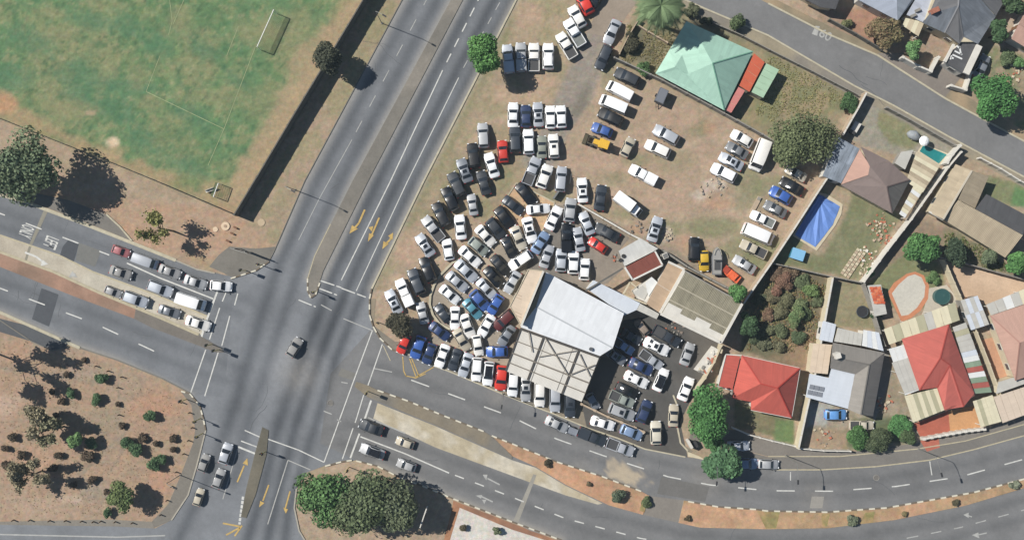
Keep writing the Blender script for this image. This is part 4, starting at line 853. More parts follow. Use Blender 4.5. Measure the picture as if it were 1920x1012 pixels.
obj('parapet', *bar(P(1253, 491, 4.0), P(1283, 505, 4.0), .4, .5), MW_WHITE, th)
th = building('white_lean_to', 'stepped white lean-to roofs under the brown hut', [(1186, 545), (1203, 532), (1222, 518), (1234, 530), (1212, 567), (1196, 561)], 2.6, MW_WHITE, 'lean-to', .08, False)
roofpart('roof_sheet', [(1187, 549, 2.6), (1204, 535, 2.6), (1216, 545, 2.6), (1208, 562, 2.6)], R_LGREY, th); roofpart('roof_sheet', [(1210, 530, 2.75), (1222, 519, 2.75), (1233, 529, 2.75), (1216, 556, 2.75)], R_STRW, th)
for a, b in (((1168, 552), (1181, 529)), ((1181, 529), (1193, 538)), ((1168, 552), (1212, 570))): obj('parapet', *bar(P(*a, 2.7), P(*b, 2.7), .25, .5), MW_CREAM, th)
th = building('fibre_roof_hall', 'large hall with grey-beige fibre-cement roof in panels', [(1285, 509), (1391, 569), (1351, 641), (1239, 588)], 4.8, MW_WHITE, 'workshop', .2)
panels(th, [(1286, 510, 4.9), (1390, 568, 4.9), (1350, 640, 4.6), (1240, 587, 4.6)], 4, [R_ASB], 'roof_panel', .08, 3, .012, .03)
for w in (1 / 3, 2 / 3):
    a = P(1286, 510, 4.95).lerp(P(1240, 587, 4.72), w); b = P(1390, 568, 4.95).lerp(P(1350, 640, 4.72), w); obj('ridge_cap', *bar(a, b, .2, .1), pmat('cap_pale', alb((186, 178, 158)), .9, noise=.15), th)
for a, b, w, h in (((1239, 588), (1351, 642), .5, .6), ((1351, 642), (1391, 569), .45, .6), ((1284, 508), (1391, 568), .25, .3)): obj('parapet', *bar(P(*a, 4.75), P(*b, 4.75), w, h), MW_WHITE if w > .3 else MW_GREY, th)
th = building('rubble_store', 'open white-walled store full of rubble beside the yard wall', [(1337, 648), (1350, 655), (1325, 704), (1302, 694)], 1.6, MW_WHITE, 'store', .1, False)
for k in range(26):
    a = rnd.random(); b = rnd.random(); p = P(1337, 650).lerp(P(1305, 694), a).lerp(P(1349, 656).lerp(P(1325, 702), a), b)
    v, f = boxv(p.x, p.y, 1.49, rnd.uniform(.3, 1.1), rnd.uniform(.2, .5), rnd.uniform(.1, .35), rnd.uniform(0, 3)); obj('rubble_piece', v, f, [MW_WHITE, pmat('brick_rubble', alb((196, 120, 92)), .9), MW_CREAM, MW_GREY][k % 4], th)

# green-roofed house
th = building('green_roof_house', 'house with pale green hipped roof below the tall palm', [(1288, 41), (1411, 97), (1357, 206), (1230, 138)], 3.0, MW_CREAM)
a1, b1, c1, d1 = (1287, 40, 2.9), (1412, 97, 2.9), (1358, 207, 2.9), (1229, 138, 2.9); R1 = (1336, 119, 5.6); q1 = (1315, 80, 4.7); q2 = (1279, 103, 4.1); q3 = (1291, 139, 4.0); w1 = (1265, 126, 4.3); e1 = (1255, 94, 2.9)
for pts in ((a1, b1, R1, q1), (b1, c1, R1), (c1, d1, w1, q3, R1), (q1, R1, q3, q2), (e1, w1, d1), (e1, q2, q3, w1), (a1, q1, q2, e1)): roofpart('roof_slope', pts, R_GREEN, th)
ridge(th, [b1, R1, c1], pmat('ridge_green', alb((128, 178, 154)), .5), .2)
th = building('orange_lean_to', 'orange-red sheet lean-to on the right of the green-roofed house', [(1414, 100), (1434, 117), (1405, 172), (1386, 161)], 2.6, MW_CREAM, 'lean-to', .1, False)
panels(th, [(1414, 100, 2.7), (1386, 161, 2.7), (1405, 173, 2.5), (1434, 117, 2.5)], 4, [R_ORANGE], m=1)
th = building('rose_lean_to', 'small pink sheet lean-to below the orange one', [(1385, 163), (1397, 170), (1371, 212), (1360, 206)], 2.5, MW_CREAM, 'lean-to', .1, False)
panels(th, [(1385, 163, 2.5), (1360, 206, 2.5), (1371, 212, 2.4), (1397, 170, 2.4)], 3, [R_ROSE])
th = building('green_lean_to', 'pale green sheet lean-to at the far right of the green-roofed house', [(1437, 119), (1461, 131), (1431, 184), (1409, 173)], 2.5, MW_CREAM, 'lean-to', .1, False)
panels(th, [(1437, 119, 2.6), (1409, 173, 2.6), (1431, 184, 2.4), (1461, 131, 2.4)], 5, [roof_mat('sheet_pale_green', (184, 216, 184), .5, vary=.04, streak=.08)])

# red-roofed house by the bend
th = building('red_roof_house', 'bungalow with bright red hipped tile roof right of the big round tree', [(1388, 669), (1499, 692), (1483, 782), (1409, 767), (1408, 755), (1372, 746)], 3.0, MW_WHITE)
pA, pB, pC, pD, pE, pF = (1391, 666, 2.9), (1500, 690, 2.9), (1484, 783, 2.9), (1408, 768, 2.9), (1408, 753, 2.9), (1372, 746, 2.9); r1, r2 = (1426, 719, 5.2), (1458, 727, 5.2)
for pts in ((pA, pB, r2, r1), (pB, pC, r2), (pA, r1, pF), (pF, r1, r2, pE), (pE, r2, pC, pD)): roofpart('roof_slope', pts, R_RED, th)
M_RR = pmat('ridge_red', alb((186, 66, 54)), .7); ridge(th, [pA, r1, r2, pB], M_RR); ridge(th, [r2, pC], M_RR)
roofpart('side_roof', [(1361, 664, 2.75), (1388, 668, 2.75), (1373, 731, 2.75), (1346, 723, 2.75)], R_RED, th); v, f = prism([(p.x, p.y) for p in (P(1364, 668, 2.7), P(1388, 671, 2.7), P(1374, 728, 2.7), P(1349, 721, 2.7))], 0, 2.62); obj('wall', v, f, MW_WHITE, th)
for a, b in (((1346, 724), (1373, 732)), ((1361, 664), (1346, 724)), ((1361, 664), (1391, 666)), ((1391, 666), (1500, 690)), ((1500, 690), (1484, 783)), ((1408, 768), (1484, 783))): obj('gutter', *bar(P(*a, 2.8), P(*b, 2.8), .16, .14), M_FASCIA, th)

# grey-roofed house with pale sheds
th = building('grey_roof_house', 'house with grey gabled tile roofs and pale blue sheets', [(1562, 644), (1657, 660), (1636, 780), (1590, 767), (1602, 699), (1560, 690)], 3.0, MW_CREAM)
for pts in (((1562, 642, 2.9), (1658, 661, 2.9), (1630, 683, 4.7), (1559, 668, 4.7)), ((1559, 668.4, 4.7), (1630, 683.3, 4.7), (1603, 701, 3.0), (1557, 690, 3.0)), ((1630, 683.6, 4.7), (1614, 777, 4.7), (1590, 767, 2.9), (1603, 701.5, 2.9)), ((1630.5, 683, 4.7), (1659, 661, 2.9), (1637, 780, 2.9), (1614.5, 777, 4.7))): roofpart('roof_slope', pts, R_GREY, th)
M_RG = pmat('ridge_grey', alb((120, 116, 110)), .8); ridge(th, [(1559, 668, 4.7), (1630, 683, 4.7), (1614, 777, 4.7)], M_RG)
p = P(1569, 666, 4.9); ch = obj('chimney', *boxv(p.x, p.y, 4.0, 1.0, 1.0, 1.7, .3), MW_WHITE, th)
roofpart('flat_roof', [(1559, 690, 2.75), (1603, 700, 2.75), (1590, 766, 2.75), (1511, 744, 2.75), (1518, 700, 2.75), (1554, 708, 2.75)], R_BLUEW, th)
for i in range(3):
    for j in range(2):
        A = P(1518 + i * 9.5 - j * 3.5, 720 + i * 2 + j * 10, 2.86); obj('solar_panel', *boxv(A.x + .4, A.y - .5, 2.82, .82, .86, .06, -.2), pmat('solar_cell', alb((138, 142, 150)), .3, spec=.6), th)
posts(th, [(1513, 742), (1540, 750), (1588, 763)], 2.7, .15)
th = building('white_shed', 'small white-blue shed roof by the white boundary wall', [(1543, 602), (1567, 608), (1560, 641), (1537, 637)], 2.5, MW_WHITE, 'shed', .1)
panels(th, [(1543, 601, 2.6), (1568, 608, 2.6), (1561, 642, 2.45), (1536, 637, 2.45)], 3, [R_BLUEW], m=1)
th = building('pale_extension', 'pale grey sheet-roofed extension behind the grey-roofed house', [(1571, 614), (1617, 625), (1615, 648), (1565, 639)], 2.6, MW_CREAM, 'extension', .1, False)
panels(th, [(1571, 614, 2.6), (1617, 625, 2.6), (1615, 648, 2.75), (1564, 640, 2.75)], 6, [R_LGREY], m=1)
th = building('white_extension', 'white sheet-roofed extension at the back corner of the grey-roofed house', [(1619, 619), (1647, 624), (1656, 659), (1616, 648)], 2.8, MW_WHITE, 'extension', .1, False)
panels(th, [(1619, 618, 2.8), (1648, 623, 2.8), (1657, 658, 2.95), (1616, 648, 2.95)], 4, [R_STRW, R_BLUEW])
th = building('beige_carport', 'flat beige carport roof between the white wall and the grey-roofed house', [(1525, 643), (1560, 646), (1552, 701), (1518, 698)], 2.5, MW_CREAM, 'carport', .1, False)
panels(th, [(1525, 643, 2.5), (1560, 646, 2.5), (1552, 701, 2.5), (1517, 698, 2.5)], 3, [R_BEIGE], m=2)

# big red-roofed house with patio roofs
th = building('big_red_house', 'large house with salmon-red roof ringed by striped patio roofs', [(1692, 636), (1779, 609), (1826, 737), (1806, 761), (1772, 767), (1757, 726), (1725, 730)], 3.3, MW_CREAM)
g = dict(a=(1691, 635, 3.2), b=(1779, 608, 3.2), c=(1763, 671, 5.6), d=(1724, 731, 3.2), e=(1827, 737, 3.2), f=(1781, 684, 5.0), h=(1757, 726, 3.2), i=(1807, 762, 3.2), j=(1771, 768, 3.2))
for pts in (('a', 'b', 'c', 'd'), ('b', 'e', 'f', 'c'), ('c', 'f', 'h', 'd'), ('f', 'i', 'j', 'h'), ('f', 'e', 'i')): roofpart('roof_slope', [g[k] for k in pts], R_RED2, th)
M_RR2 = pmat('ridge_salmon', alb((176, 76, 66)), .7); ridge(th, [g['b'], g['c'], g['d']], M_RR2); ridge(th, [g['c'], g['f'], g['i']], M_RR2); ridge(th, [g['f'], g['h']], M_RR2)
obj('gutter', *bar(P(1772, 769, 3.1), P(1827, 740, 3.1), .3, .2), pmat('gutter_brown', alb((110, 70, 60)), .7), th)
th = thing('patio_roof', 'long row of cream and grey patio roof sheets behind the big red house', 'patio roof', P(1735, 610))
panels(th, [(1657, 617, 2.7), (1791, 566, 2.7), (1800, 600, 2.8), (1667, 646, 2.8)], 9, [R_CREAM, R_OLIVE, R_CREAM, R_CREAM, R_OLIVE, R_LGREY, R_CREAM], lift=.05); posts(th, [(1660, 620), (1700, 604), (1745, 586), (1788, 570)], 2.6)
th = thing('patio_roof', 'white flat patio roof on the left of the big red house', 'patio roof', P(1695, 690))
panels(th, [(1666, 654, 2.7), (1697, 645, 2.7), (1724, 731, 2.7), (1697, 741, 2.7)], 3, [R_STRW], m=1); panels(th, [(1672, 680, 2.80), (1703, 670, 2.80), (1723, 729, 2.80), (1696, 738, 2.80)], 3, [R_LGREY], lift=0); posts(th, [(1668, 656), (1682, 698), (1697, 738)], 2.6)
th = thing('patio_roof', 'narrow patio roof in white, green and red stripes right of the big red house', 'patio roof', P(1824, 670))
panels(th, [(1786, 613, 2.7), (1827, 738, 2.7), (1860, 735, 2.7), (1811, 604, 2.7)], 13, [R_LGREY, R_OLIVE, R_LGREY, R_LGREY, R_LGREY, R_BLUEW, R_STRW, R_STRG, R_STRR, R_STRW, R_STRG, R_STRR, R_STRG], lift=.05); posts(th, [(1812, 608), (1836, 668), (1858, 730)], 2.6)
th = thing('patio_roof', 'cream patio roof with grey stripes at the lower left of the big red house', 'patio roof', P(1733, 758))
panels(th, [(1696, 742, 2.7), (1757, 727, 2.7), (1772, 768, 2.6), (1712, 792, 2.6)], 8, [R_CREAM, R_CREAM, R_OLIVE, R_CREAM, R_OLIVE, R_CREAM, R_OLIVE, R_CREAM], lift=.04); posts(th, [(1712, 789), (1742, 777), (1770, 766)], 2.5)
th = thing('patio_roof', 'cream and grey striped carport roof at the lower right of the big red house', 'patio roof', P(1850, 770))
panels(th, [(1824, 752, 2.6), (1861, 740, 2.6), (1878, 790, 2.5), (1839, 801, 2.5)], 5, [R_CREAM, R_OLIVE, R_CREAM, R_CREAM, R_CREAM], lift=.04); posts(th, [(1841, 797), (1875, 788)], 2.4)
th = thing('patio_roof', 'wide pale beige carport roof at the right edge by the road', 'patio roof', P(1900, 760))
panels(th, [(1863, 744, 2.6), (1960, 712, 2.6), (1978, 757, 2.5), (1880, 793, 2.5)], 8, [roof_mat('sheet_pinkish', (222, 204, 184), .7, vary=.03, streak=.08)]); posts(th, [(1882, 789), (1925, 773)], 2.4)
th = building('rear_flat', 'white-grey flat roof tucked behind the beige carport at the right edge', [(1872, 716), (1905, 706), (1918, 722), (1868, 738)], 2.3, MW_CREAM, 'building', .1, False)
roofpart('flat_roof', [(1872, 716, 2.3), (1905, 706, 2.3), (1930, 716, 2.3), (1868, 738, 2.3)], R_LGREY, th)
# house at the right edge
th = building('pink_roof_house', 'house with dusty pink-brown roof cut by the right edge', [(1858, 592), (1985, 550), (2030, 670), (1904, 712)], 3.2, MW_CREAM)
for pts in (((1857, 592, 3.1), (1986, 549, 3.1), (1962, 625, 5.4), (1912, 642, 5.4)), ((1857, 592, 3.1), (1912, 642, 5.4), (1904, 713, 3.1)), ((1904, 713, 3.1), (1912, 642, 5.4), (1962, 625, 5.4), (2030, 671, 3.1)), ((1986, 549, 3.1), (2030, 671, 3.1), (1962, 625, 5.4))): roofpart('roof_slope', pts, R_PINK, th)
ridge(th, [(1857, 592, 3.1), (1912, 642, 5.4), (1904, 713, 3.1)], pmat('ridge_pink', alb((176, 134, 120)), .8))
th = thing('patio_roof', 'grey and white patio roof sheets behind the pink-roofed house', 'patio roof', P(1900, 560))
panels(th, [(1849, 571, 2.6), (1985, 515, 2.6), (1994, 545, 2.7), (1858, 591, 2.7)], 9, [R_LGREY, R_LGREY, R_STRW, R_LGREY, R_CREAM], lift=.04); posts(th, [(1852, 574), (1915, 548)], 2.5)
th = building('grey_shed', 'pale grey corrugated shed roof beside the pink paved patio', [(1801, 563), (1833, 554), (1855, 608), (1821, 619)], 2.3, MW_GREY, 'shed', .1)
panels(th, [(1801, 563, 2.4), (1833, 554, 2.4), (1855, 608, 2.4), (1821, 619, 2.4)], 4, [R_LGREY, R_BLUEW], m=2)
# tiled garden shed
th = building('tiled_shed', 'tiny shed with orange clay tile roof left of the tear-drop patio', [(1628, 535), (1652, 533), (1662, 588), (1640, 592)], 2.2, MW_WHITE, 'shed', .1)
roofpart('slab_roof', [(1627, 535, 2.2), (1652, 533, 2.2), (1663, 588, 2.2), (1640, 593, 2.2)], R_LGREY, th, .12)
for i in range(3):
    for j in range(6):
        A = P(1634 + i * 7 + j * 1.6, 540 + j * 5.4, 2.3); v, f = boxv(A.x, A.y, 2.24 + .03 * (j % 2), .66, .5, .09, rnd.uniform(-.25, .25)); obj('roof_tile', v, f, pmat('clay_tile%d' % ((i + j) % 3), alb(((214, 110, 72), (198, 92, 60), (226, 132, 92))[(i + j) % 3]), .8), th)

# brown-roofed house (upper right) with slate sheet roof and patio
th = building('brown_roof_house', 'house with brown-grey gabled roof beside the blue pool', [(1616, 276), (1667, 302), (1704, 337), (1672, 398), (1580, 346), (1613, 281)], 3.2, MW_CREAM)
for pts, m in ((((1612, 280, 3.1), (1631, 311, 4.4), (1628, 328, 4.6), (1577, 346, 3.1)), R_PINK), (((1614, 275, 3.1), (1668, 302, 3.1), (1631, 312, 4.5)), R_BRGREY), (((1631, 312, 4.5), (1668, 302.5, 3.2), (1706, 337, 3.1), (1663, 350, 5.0), (1628, 328, 4.7)), R_BRGREY), (((1577, 347, 3.1), (1628, 328.5, 4.7), (1663, 350, 5.0), (1673, 400, 3.1)), R_BRGREY), (((1706, 337.5, 3.1), (1673.5, 400, 3.1), (1663.5, 350, 5.0)), roof_mat('roof_brown_grey_shaded', (128, 124, 118), .8, sheet=.3, tile=.08))): roofpart('roof_slope', pts, m, th)  # right-facing slope has its shade put into a darker tile colour
ridge(th, [(1706, 337, 3.1), (1663, 350, 5.0), (1673, 400, 3.1)], pmat('ridge_brown', alb((110, 96, 92)), .8))
th = building('slate_sheet_roof', 'weathered blue-grey sheet-roofed wing beside the olive tree', [(1572, 258), (1611, 280), (1577, 343), (1544, 330)], 3.0, MW_WHITE, 'building', .1)
panels(th, [(1572, 257, 3.1), (1612, 279, 3.1), (1577, 344, 2.9), (1542, 330, 2.9)], 4, [R_SLATE], m=2)
th = thing('patio_roof', 'long striped beige patio roof right of the brown-roofed house', 'patio roof', P(1722, 345))
panels(th, [(1716, 283, 2.8), (1766, 311, 2.8), (1732, 362, 2.7), (1697, 340, 2.7)][0:4], 1, [R_BEI2, R_CREAM, R_TAN2], m=8, gap=.1, lift=.05)
panels(th, [(1711, 345, 2.7), (1733, 361, 2.7), (1698, 410, 2.6), (1684, 400, 2.6)], 1, [R_CREAM, R_STRW, R_BEI2], m=8, gap=.25, lift=.05); posts(th, [(1764, 310), (1732, 360), (1699, 408), (1716, 285)], 2.6)
th = building('narrow_annex', 'narrow grey lean-to beside the upper striped patio roof', [(1692, 284), (1712, 280), (1696, 318), (1680, 306)], 2.3, MW_GREY, 'lean-to', .1, False)
roofpart('roof_sheet', [(1690, 285, 2.4), (1713, 281, 2.4), (1697, 318, 2.4), (1678, 306, 2.4)], R_LGREY, th)

# beige-roofed house
th = building('beige_roof_house', 'long L-shaped house with beige fibre-cement roofs at the right', [(1792, 310), (1852, 331), (1828, 390), (1916, 440), (1885, 481), (1769, 410), (1742, 397)], 3.0, MW_CREAM)
for pts in (((1792, 308, 2.9), (1822, 320, 4.0), (1768, 411, 4.0), (1741, 397, 2.9)), ((1822.4, 320, 4.0), (1854, 331, 3.0), (1828, 391, 3.0), (1797, 374, 4.0)), ((1797, 375, 4.0), (1918, 441, 4.0), (1885, 483, 2.9), (1768.5, 411.5, 2.9))):
    roofpart('roof_slope', pts, R_TAN2, th)
roofpart('roof_slope', [(1850, 364, 2.9), (1925, 404, 2.9), (1918, 440.5, 4.0), (1829, 392, 3.9)], R_DARK, th)
ridge(th, [(1822, 320, 4.0), (1768, 411, 4.0)], pmat('ridge_cream', alb((206, 196, 176)), .8), .35)
obj('parapet', *bar(P(1742, 397, 3.0), P(1768, 412, 3.0), .3, .3), MW_WHITE, th)

# houses above the upper street
th = building('blue_grey_house', 'house with pale blue-grey sheet roof at the top edge', [(1600, -60), (1750, -60), (1712, 2), (1683, 38), (1610, 0)], 3.2, MW_WHITE)
roofpart('roof_slope', [(1595, -62, 3.1), (1680, -62, 4.4), (1683, 39, 3.6), (1609, 0, 3.1)], roof_mat('roof_bluegrey', (168, 176, 190), .6, streak=.06), th); roofpart('roof_slope', [(1680.5, -62, 4.4), (1750, -62, 3.1), (1712, 2, 3.1), (1683.5, 39, 3.6)], roof_mat('roof_bluegrey_shaded', (148, 156, 166), .6, streak=.06), th)  # slope away from the sun is a darker copy, shade in the colour
th = building('pale_flat_roof', 'pale blue flat-roofed wing between the top-edge houses', [(1716, 0), (1750, -50), (1775, -30), (1756, 2), (1730, 41), (1701, 28)], 2.9, MW_WHITE, 'building', .1, False)
roofpart('flat_roof', [(1716, 0, 2.9), (1750, -50, 2.9), (1776, -30, 2.9), (1757, 2, 2.9), (1730, 42, 2.9), (1700, 28, 2.9)], roof_mat('roof_paleblue2', (186, 192, 204), .6, streak=.08), th)
for x, y in ((1720, 20), (1712, 30)): p = P(x, y, 3); obj('roof_box', *boxv(p.x, p.y, 2.9, .9, .5, .5, .4), MW_GREY, th)
th = thing('patio_roof', 'cream sheet patio roof in front of the top-edge houses', 'patio roof', P(1712, 52)); panels(th, [(1698, 34, 2.6), (1733, 42, 2.6), (1722, 69, 2.5), (1692, 48, 2.5)], 4, [R_CREAM, R_BEI2]); posts(th, [(1694, 48), (1722, 67)], 2.4)
th = building('slate_house', 'large house with mottled slate-blue gabled roofs at the top right', [(1758, -40), (1905, -40), (1866, 30), (1834, 82), (1800, 82), (1771, 61), (1731, 42)], 3.6, MW_CREAM)
S2 = roof_mat('slate_mottled', (118, 124, 132), .85, sheet=.3, vary=.08, streak=.34, tile=.1); S3 = roof_mat('slate_plain', (112, 112, 114), .85, sheet=.3, vary=.05, streak=.12, tile=.08)
for pts, m in ((((1730, 43, 3.5), (1742, 28, 4.2), (1796, 11, 5.4), (1771, 62, 3.5)), S2), (((1742, 27.5, 4.2), (1772, -45, 4.0), (1800, -45, 5.6), (1796.5, 11, 5.4)), S3), (((1797, 11, 5.4), (1807, 70, 3.5), (1799, 83, 3.5), (1772, 61, 3.5)), S3), (((1800.5, -45, 5.6), (1867, 31, 3.5), (1834, 83, 3.5), (1807.5, 70, 3.5), (1797.5, 11, 5.4)), S2), (((1802, -45, 5.5), (1910, -45, 3.6), (1867.5, 30, 3.5)), S3)): roofpart('roof_slope', pts, m, th)
ridge(th, [(1800, -45, 5.6), (1797, 11, 5.4), (1771, 62, 3.5)], pmat('ridge_slate', alb((150, 150, 152)), .8))
p = P(1753, 20, 4.8); obj('chimney', *boxv(p.x, p.y, 3.6, 1.2, .9, 1.7, .4), pmat('chimney_brick', alb((172, 112, 90)), .85, noise=.2, nscale=3), th)
th = building('garage', 'garage with dark flat roof and white strips above the upper street', [(1806, 73), (1832, 84), (1806, 138), (1773, 117)], 2.8, MW_WHITE, 'garage', .1)
roofpart('flat_roof', [(1806, 72, 2.9), (1834, 84, 2.9), (1808, 139, 2.9), (1772, 117, 2.9)], R_DARK, th)
obj('parapet', *bar(P(1836, 86, 3.1), P(1811, 139, 3.1), 1.1, .4), MW_WHITE, th); obj('parapet', *bar(P(1788, 84, 3.0), P(1771, 117, 3.0), .45, .5), MW_WHITE, th)
for a, b, w in (((1783, 108), (1788, 110), .3), ((1786, 103), (1804, 111), .28), ((1790, 96), (1804, 103), .28), ((1799, 88), (1802, 103), .26), ((1794, 87), (1800, 91), .3), ((1784, 104), (1782, 112), .25)): obj('white_strip', *bar(P(*a, 2.97), P(*b, 2.97), w, .06), R_STRW, th)  # white strokes laid as thin bars on the dark roof
th = building('dark_roof_house', 'dark-roofed house corner at the top edge above the street', [(1500, -40), (1580, -30), (1566, 16), (1540, 12), (1500, -10)], 3.0, MW_CREAM)
roofpart('roof_slope', [(1496, -44, 4.2), (1584, -34, 4.2), (1567, 18, 2.9), (1538, 14, 2.9), (1496, -8, 2.9)], R_DARK, th)
th = building('pink_roof_cottage', 'cottage with pink roof cut by the right edge at the top', [(1896, 72), (1925, 20), (1990, 50), (1960, 110)], 3.0, MW_WHITE, 'house')
roofpart('roof_slope', [(1896, 73, 2.9), (1910, 46, 4.0), (1975, 80, 4.0), (1960, 112, 2.9)], R_PINK, th); roofpart('roof_slope', [(1910, 45.5, 4.0), (1925, 18, 2.9), (1992, 50, 2.9), (1975, 79.5, 4.0)], R_PINK, th)

# ------------------------------------------------------------------ vegetation
M_LEAF = attr_mat('foliage', .75, 0, trans=.22, spec=.25); M_BARK = pmat('bark', alb((122, 104, 84)), .95, noise=.25, nscale=4)
def leaf_mesh(name, centres, sizes, normals, cols, rng):
    n = len(centres)
    t = np.cross(normals, rng.normal(size=(n, 3))); t /= np.linalg.norm(t, axis=1)[:, None] + 1e-9
    b = np.cross(normals, t); s = sizes[:, None]
    w = (0.55 + .35 * rng.random((n, 1)))
    V = np.stack([centres - t * s, centres - b * s * w + normals * s * .18, centres + t * s, centres + b * s * w - normals * s * .12], 1).reshape(-1, 3)
    me = bpy.data.meshes.new(name); me.vertices.add(4 * n); me.loops.add(4 * n); me.polygons.add(n)
    me.vertices.foreach_set('co', V.astype(np.float32).ravel()); me.loops.foreach_set('vertex_index', np.arange(4 * n, dtype=np.int32))
    me.polygons.foreach_set('loop_start', np.arange(0, 4 * n, 4, dtype=np.int32)); me.update(calc_edges=True)
    at = me.color_attributes.new('Col', 'FLOAT_COLOR', 'POINT'); buf = np.ones((n * 4, 4), np.float32); buf[:, :3] = np.repeat(cols, 4, 0); at.data.foreach_set('color', buf.ravel())
    me.materials.append(M_LEAF); return me
def crown_points(rx, ry, rz, nl, lumps, rng, shell=.5, flatb=.35):
    cs = []; rr = []
    for k in range(lumps):
        v = rng.normal(size=3); v /= np.linalg.norm(v); v[2] = abs(v[2]) * .9 - flatb * .6
        q = rng.uniform(.40, .74); cs.append(v * q * np.array([rx, ry, rz])); rr.append(rng.uniform(.36, .52) * min(rx, ry))
    cs.append(np.zeros(3)); rr.append(.66 * min(rx, ry))
    cs = np.array(cs); rr = np.array(rr); w = rr ** 2; w /= w.sum()
    k = rng.choice(len(cs), nl, p=w); d = rng.normal(size=(nl, 3)); d /= np.linalg.norm(d, axis=1)[:, None]
    r = rr[k] * (1 - shell * rng.random(nl) ** 1.6)
    p = cs[k] + d * r[:, None] * np.array([1, 1, min(1.0, rz / min(rx, ry))]); return p, d, k, r / rr[k]
def tree(name, label, px, py, h, rx, ry, rgb, rgb2=None, n=3500, leaf=.26, lumps=11, rz=None, group=None, cat='tree', seed=1, trunk=.22, clear=.35, dens=1.0, shell=.5):
    """px, py: middle of the crown in the photograph; h: height; rx, ry in metres"""
    rng = np.random.default_rng(seed); rz = rz or (h * (1 - clear)) / 2
    zc = h - rz; base = P(px, py, zc); th = thing(name, label, cat, (base.x, base.y, 0), group=group)
    pts, d, k, q = crown_points(rx, ry, rz, int(n * 1.35 * dens), lumps, rng, shell)
    pts[:, 2] += zc; ok = pts[:, 2] > .12; pts = pts[ok]; d = d[ok]; k = k[ok]; q = q[ok]
    c1 = np.array(alb(rgb, 1.45)); c2 = np.array(alb(rgb2 or rgb, 1.45)); c1 = c1 * .74 + c1.mean() * .26; c2 = c2 * .74 + c2.mean() * .26; lm = rng.random(lumps + 1)
    w = np.clip(lm[k] * .8 + rng.normal(0, .22, len(k)), 0, 1)[:, None]
    col = (c1 * (1 - w) + c2 * w) * (0.7 + .6 * rng.random((len(k), 1)))
    nr = d + rng.normal(0, .55, d.shape) + np.array([0, 0, .35]); nr /= np.linalg.norm(nr, axis=1)[:, None]
    sz = leaf * rng.uniform(.6, 1.35, len(k))
    me = leaf_mesh('crown', pts, sz, nr, col, rng); link(bpy.data.objects.new('crown', me), th)
    r_ = random.Random(seed); parts = [tube([(0, 0, 0), (.08, .03, zc * .55), (0, 0, zc)], [trunk, trunk * .8, trunk * .5], 7)]
    for i in range(7):
        a = 2 * math.pi * i / 7 + r_.uniform(-.3, .3); e = r_.uniform(.5, .85); z0 = zc * r_.uniform(.45, .9)
        parts.append(tube([(0, 0, z0), (math.cos(a) * rx * e * .5, math.sin(a) * ry * e * .5, zc + rz * .05), (math.cos(a) * rx * e, math.sin(a) * ry * e, zc + rz * r_.uniform(.1, .5))], [trunk * .5, trunk * .3, trunk * .1], 5))
    link(bpy.data.objects.new('trunk', mesh_of('trunk', *join(*parts), M_BARK, True)), th)
    return th
def bare_tree(name, label, px, py, h, r, seed, rgb=(128, 116, 98), leafn=500, leafrgb=(150, 142, 116), group=None, lean=(0, 0)):
    """px, py: middle of the crown; thin dry crown of twigs"""
    rng = random.Random(seed); base = P(px, py, h * .7); th = thing(name, label, 'tree', (base.x - lean[0], base.y - lean[1], 0), group=group)
    parts = [tube([(0, 0, 0), (lean[0] * .4, lean[1] * .4, h * .4), (lean[0] * .8, lean[1] * .8, h * .62)], [.2, .16, .11], 6)]; tips = []
    for i in range(9):
        a = rng.uniform(0, 6.28); l = r * rng.uniform(.5, .95); z0 = h * rng.uniform(.35, .62); f = z0 / h
        s = Vector((lean[0] * f, lean[1] * f, z0)); m = s + Vector((math.cos(a) * l * .5, math.sin(a) * l * .5, h * .14)); e = Vector((lean[0] + math.cos(a) * l, lean[1] + math.sin(a) * l, h * rng.uniform(.72, 1.0)))
        parts.append(tube([s, m, e], [.08, .05, .02], 5)); tips += [m.lerp(e, t / 5) for t in range(1, 6)]
        for j in range(5):
            b = a + rng.uniform(-1.1, 1.1); q = m.lerp(e, rng.uniform(.1, .9)); e2 = q + Vector((math.cos(b), math.sin(b), rng.uniform(-.1, .5))) * l * rng.uniform(.25, .5)
            parts.append(tube([q, e2], [.035, .012], 4)); tips += [q.lerp(e2, .5), e2]
    link(bpy.data.objects.new('trunk', mesh_of('trunk', *join(*parts), pmat('bark_grey', alb(rgb), .95, noise=.2, nscale=4), True)), th)
    g = np.random.default_rng(seed); T = np.array([tuple(t) for t in tips]); k = g.integers(0, len(T), leafn); pts = T[k] + g.normal(0, .30, (leafn, 3))
    nr = g.normal(size=(leafn, 3)) + np.array([0, 0, .6]); nr /= np.linalg.norm(nr, axis=1)[:, None]; col = np.array(alb(leafrgb, 1.3)) * (.6 + .8 * g.random((leafn, 1)))
    link(bpy.data.objects.new('crown', leaf_mesh('crown', pts, .24 * g.uniform(.6, 1.3, leafn), nr, col, g)), th); return th
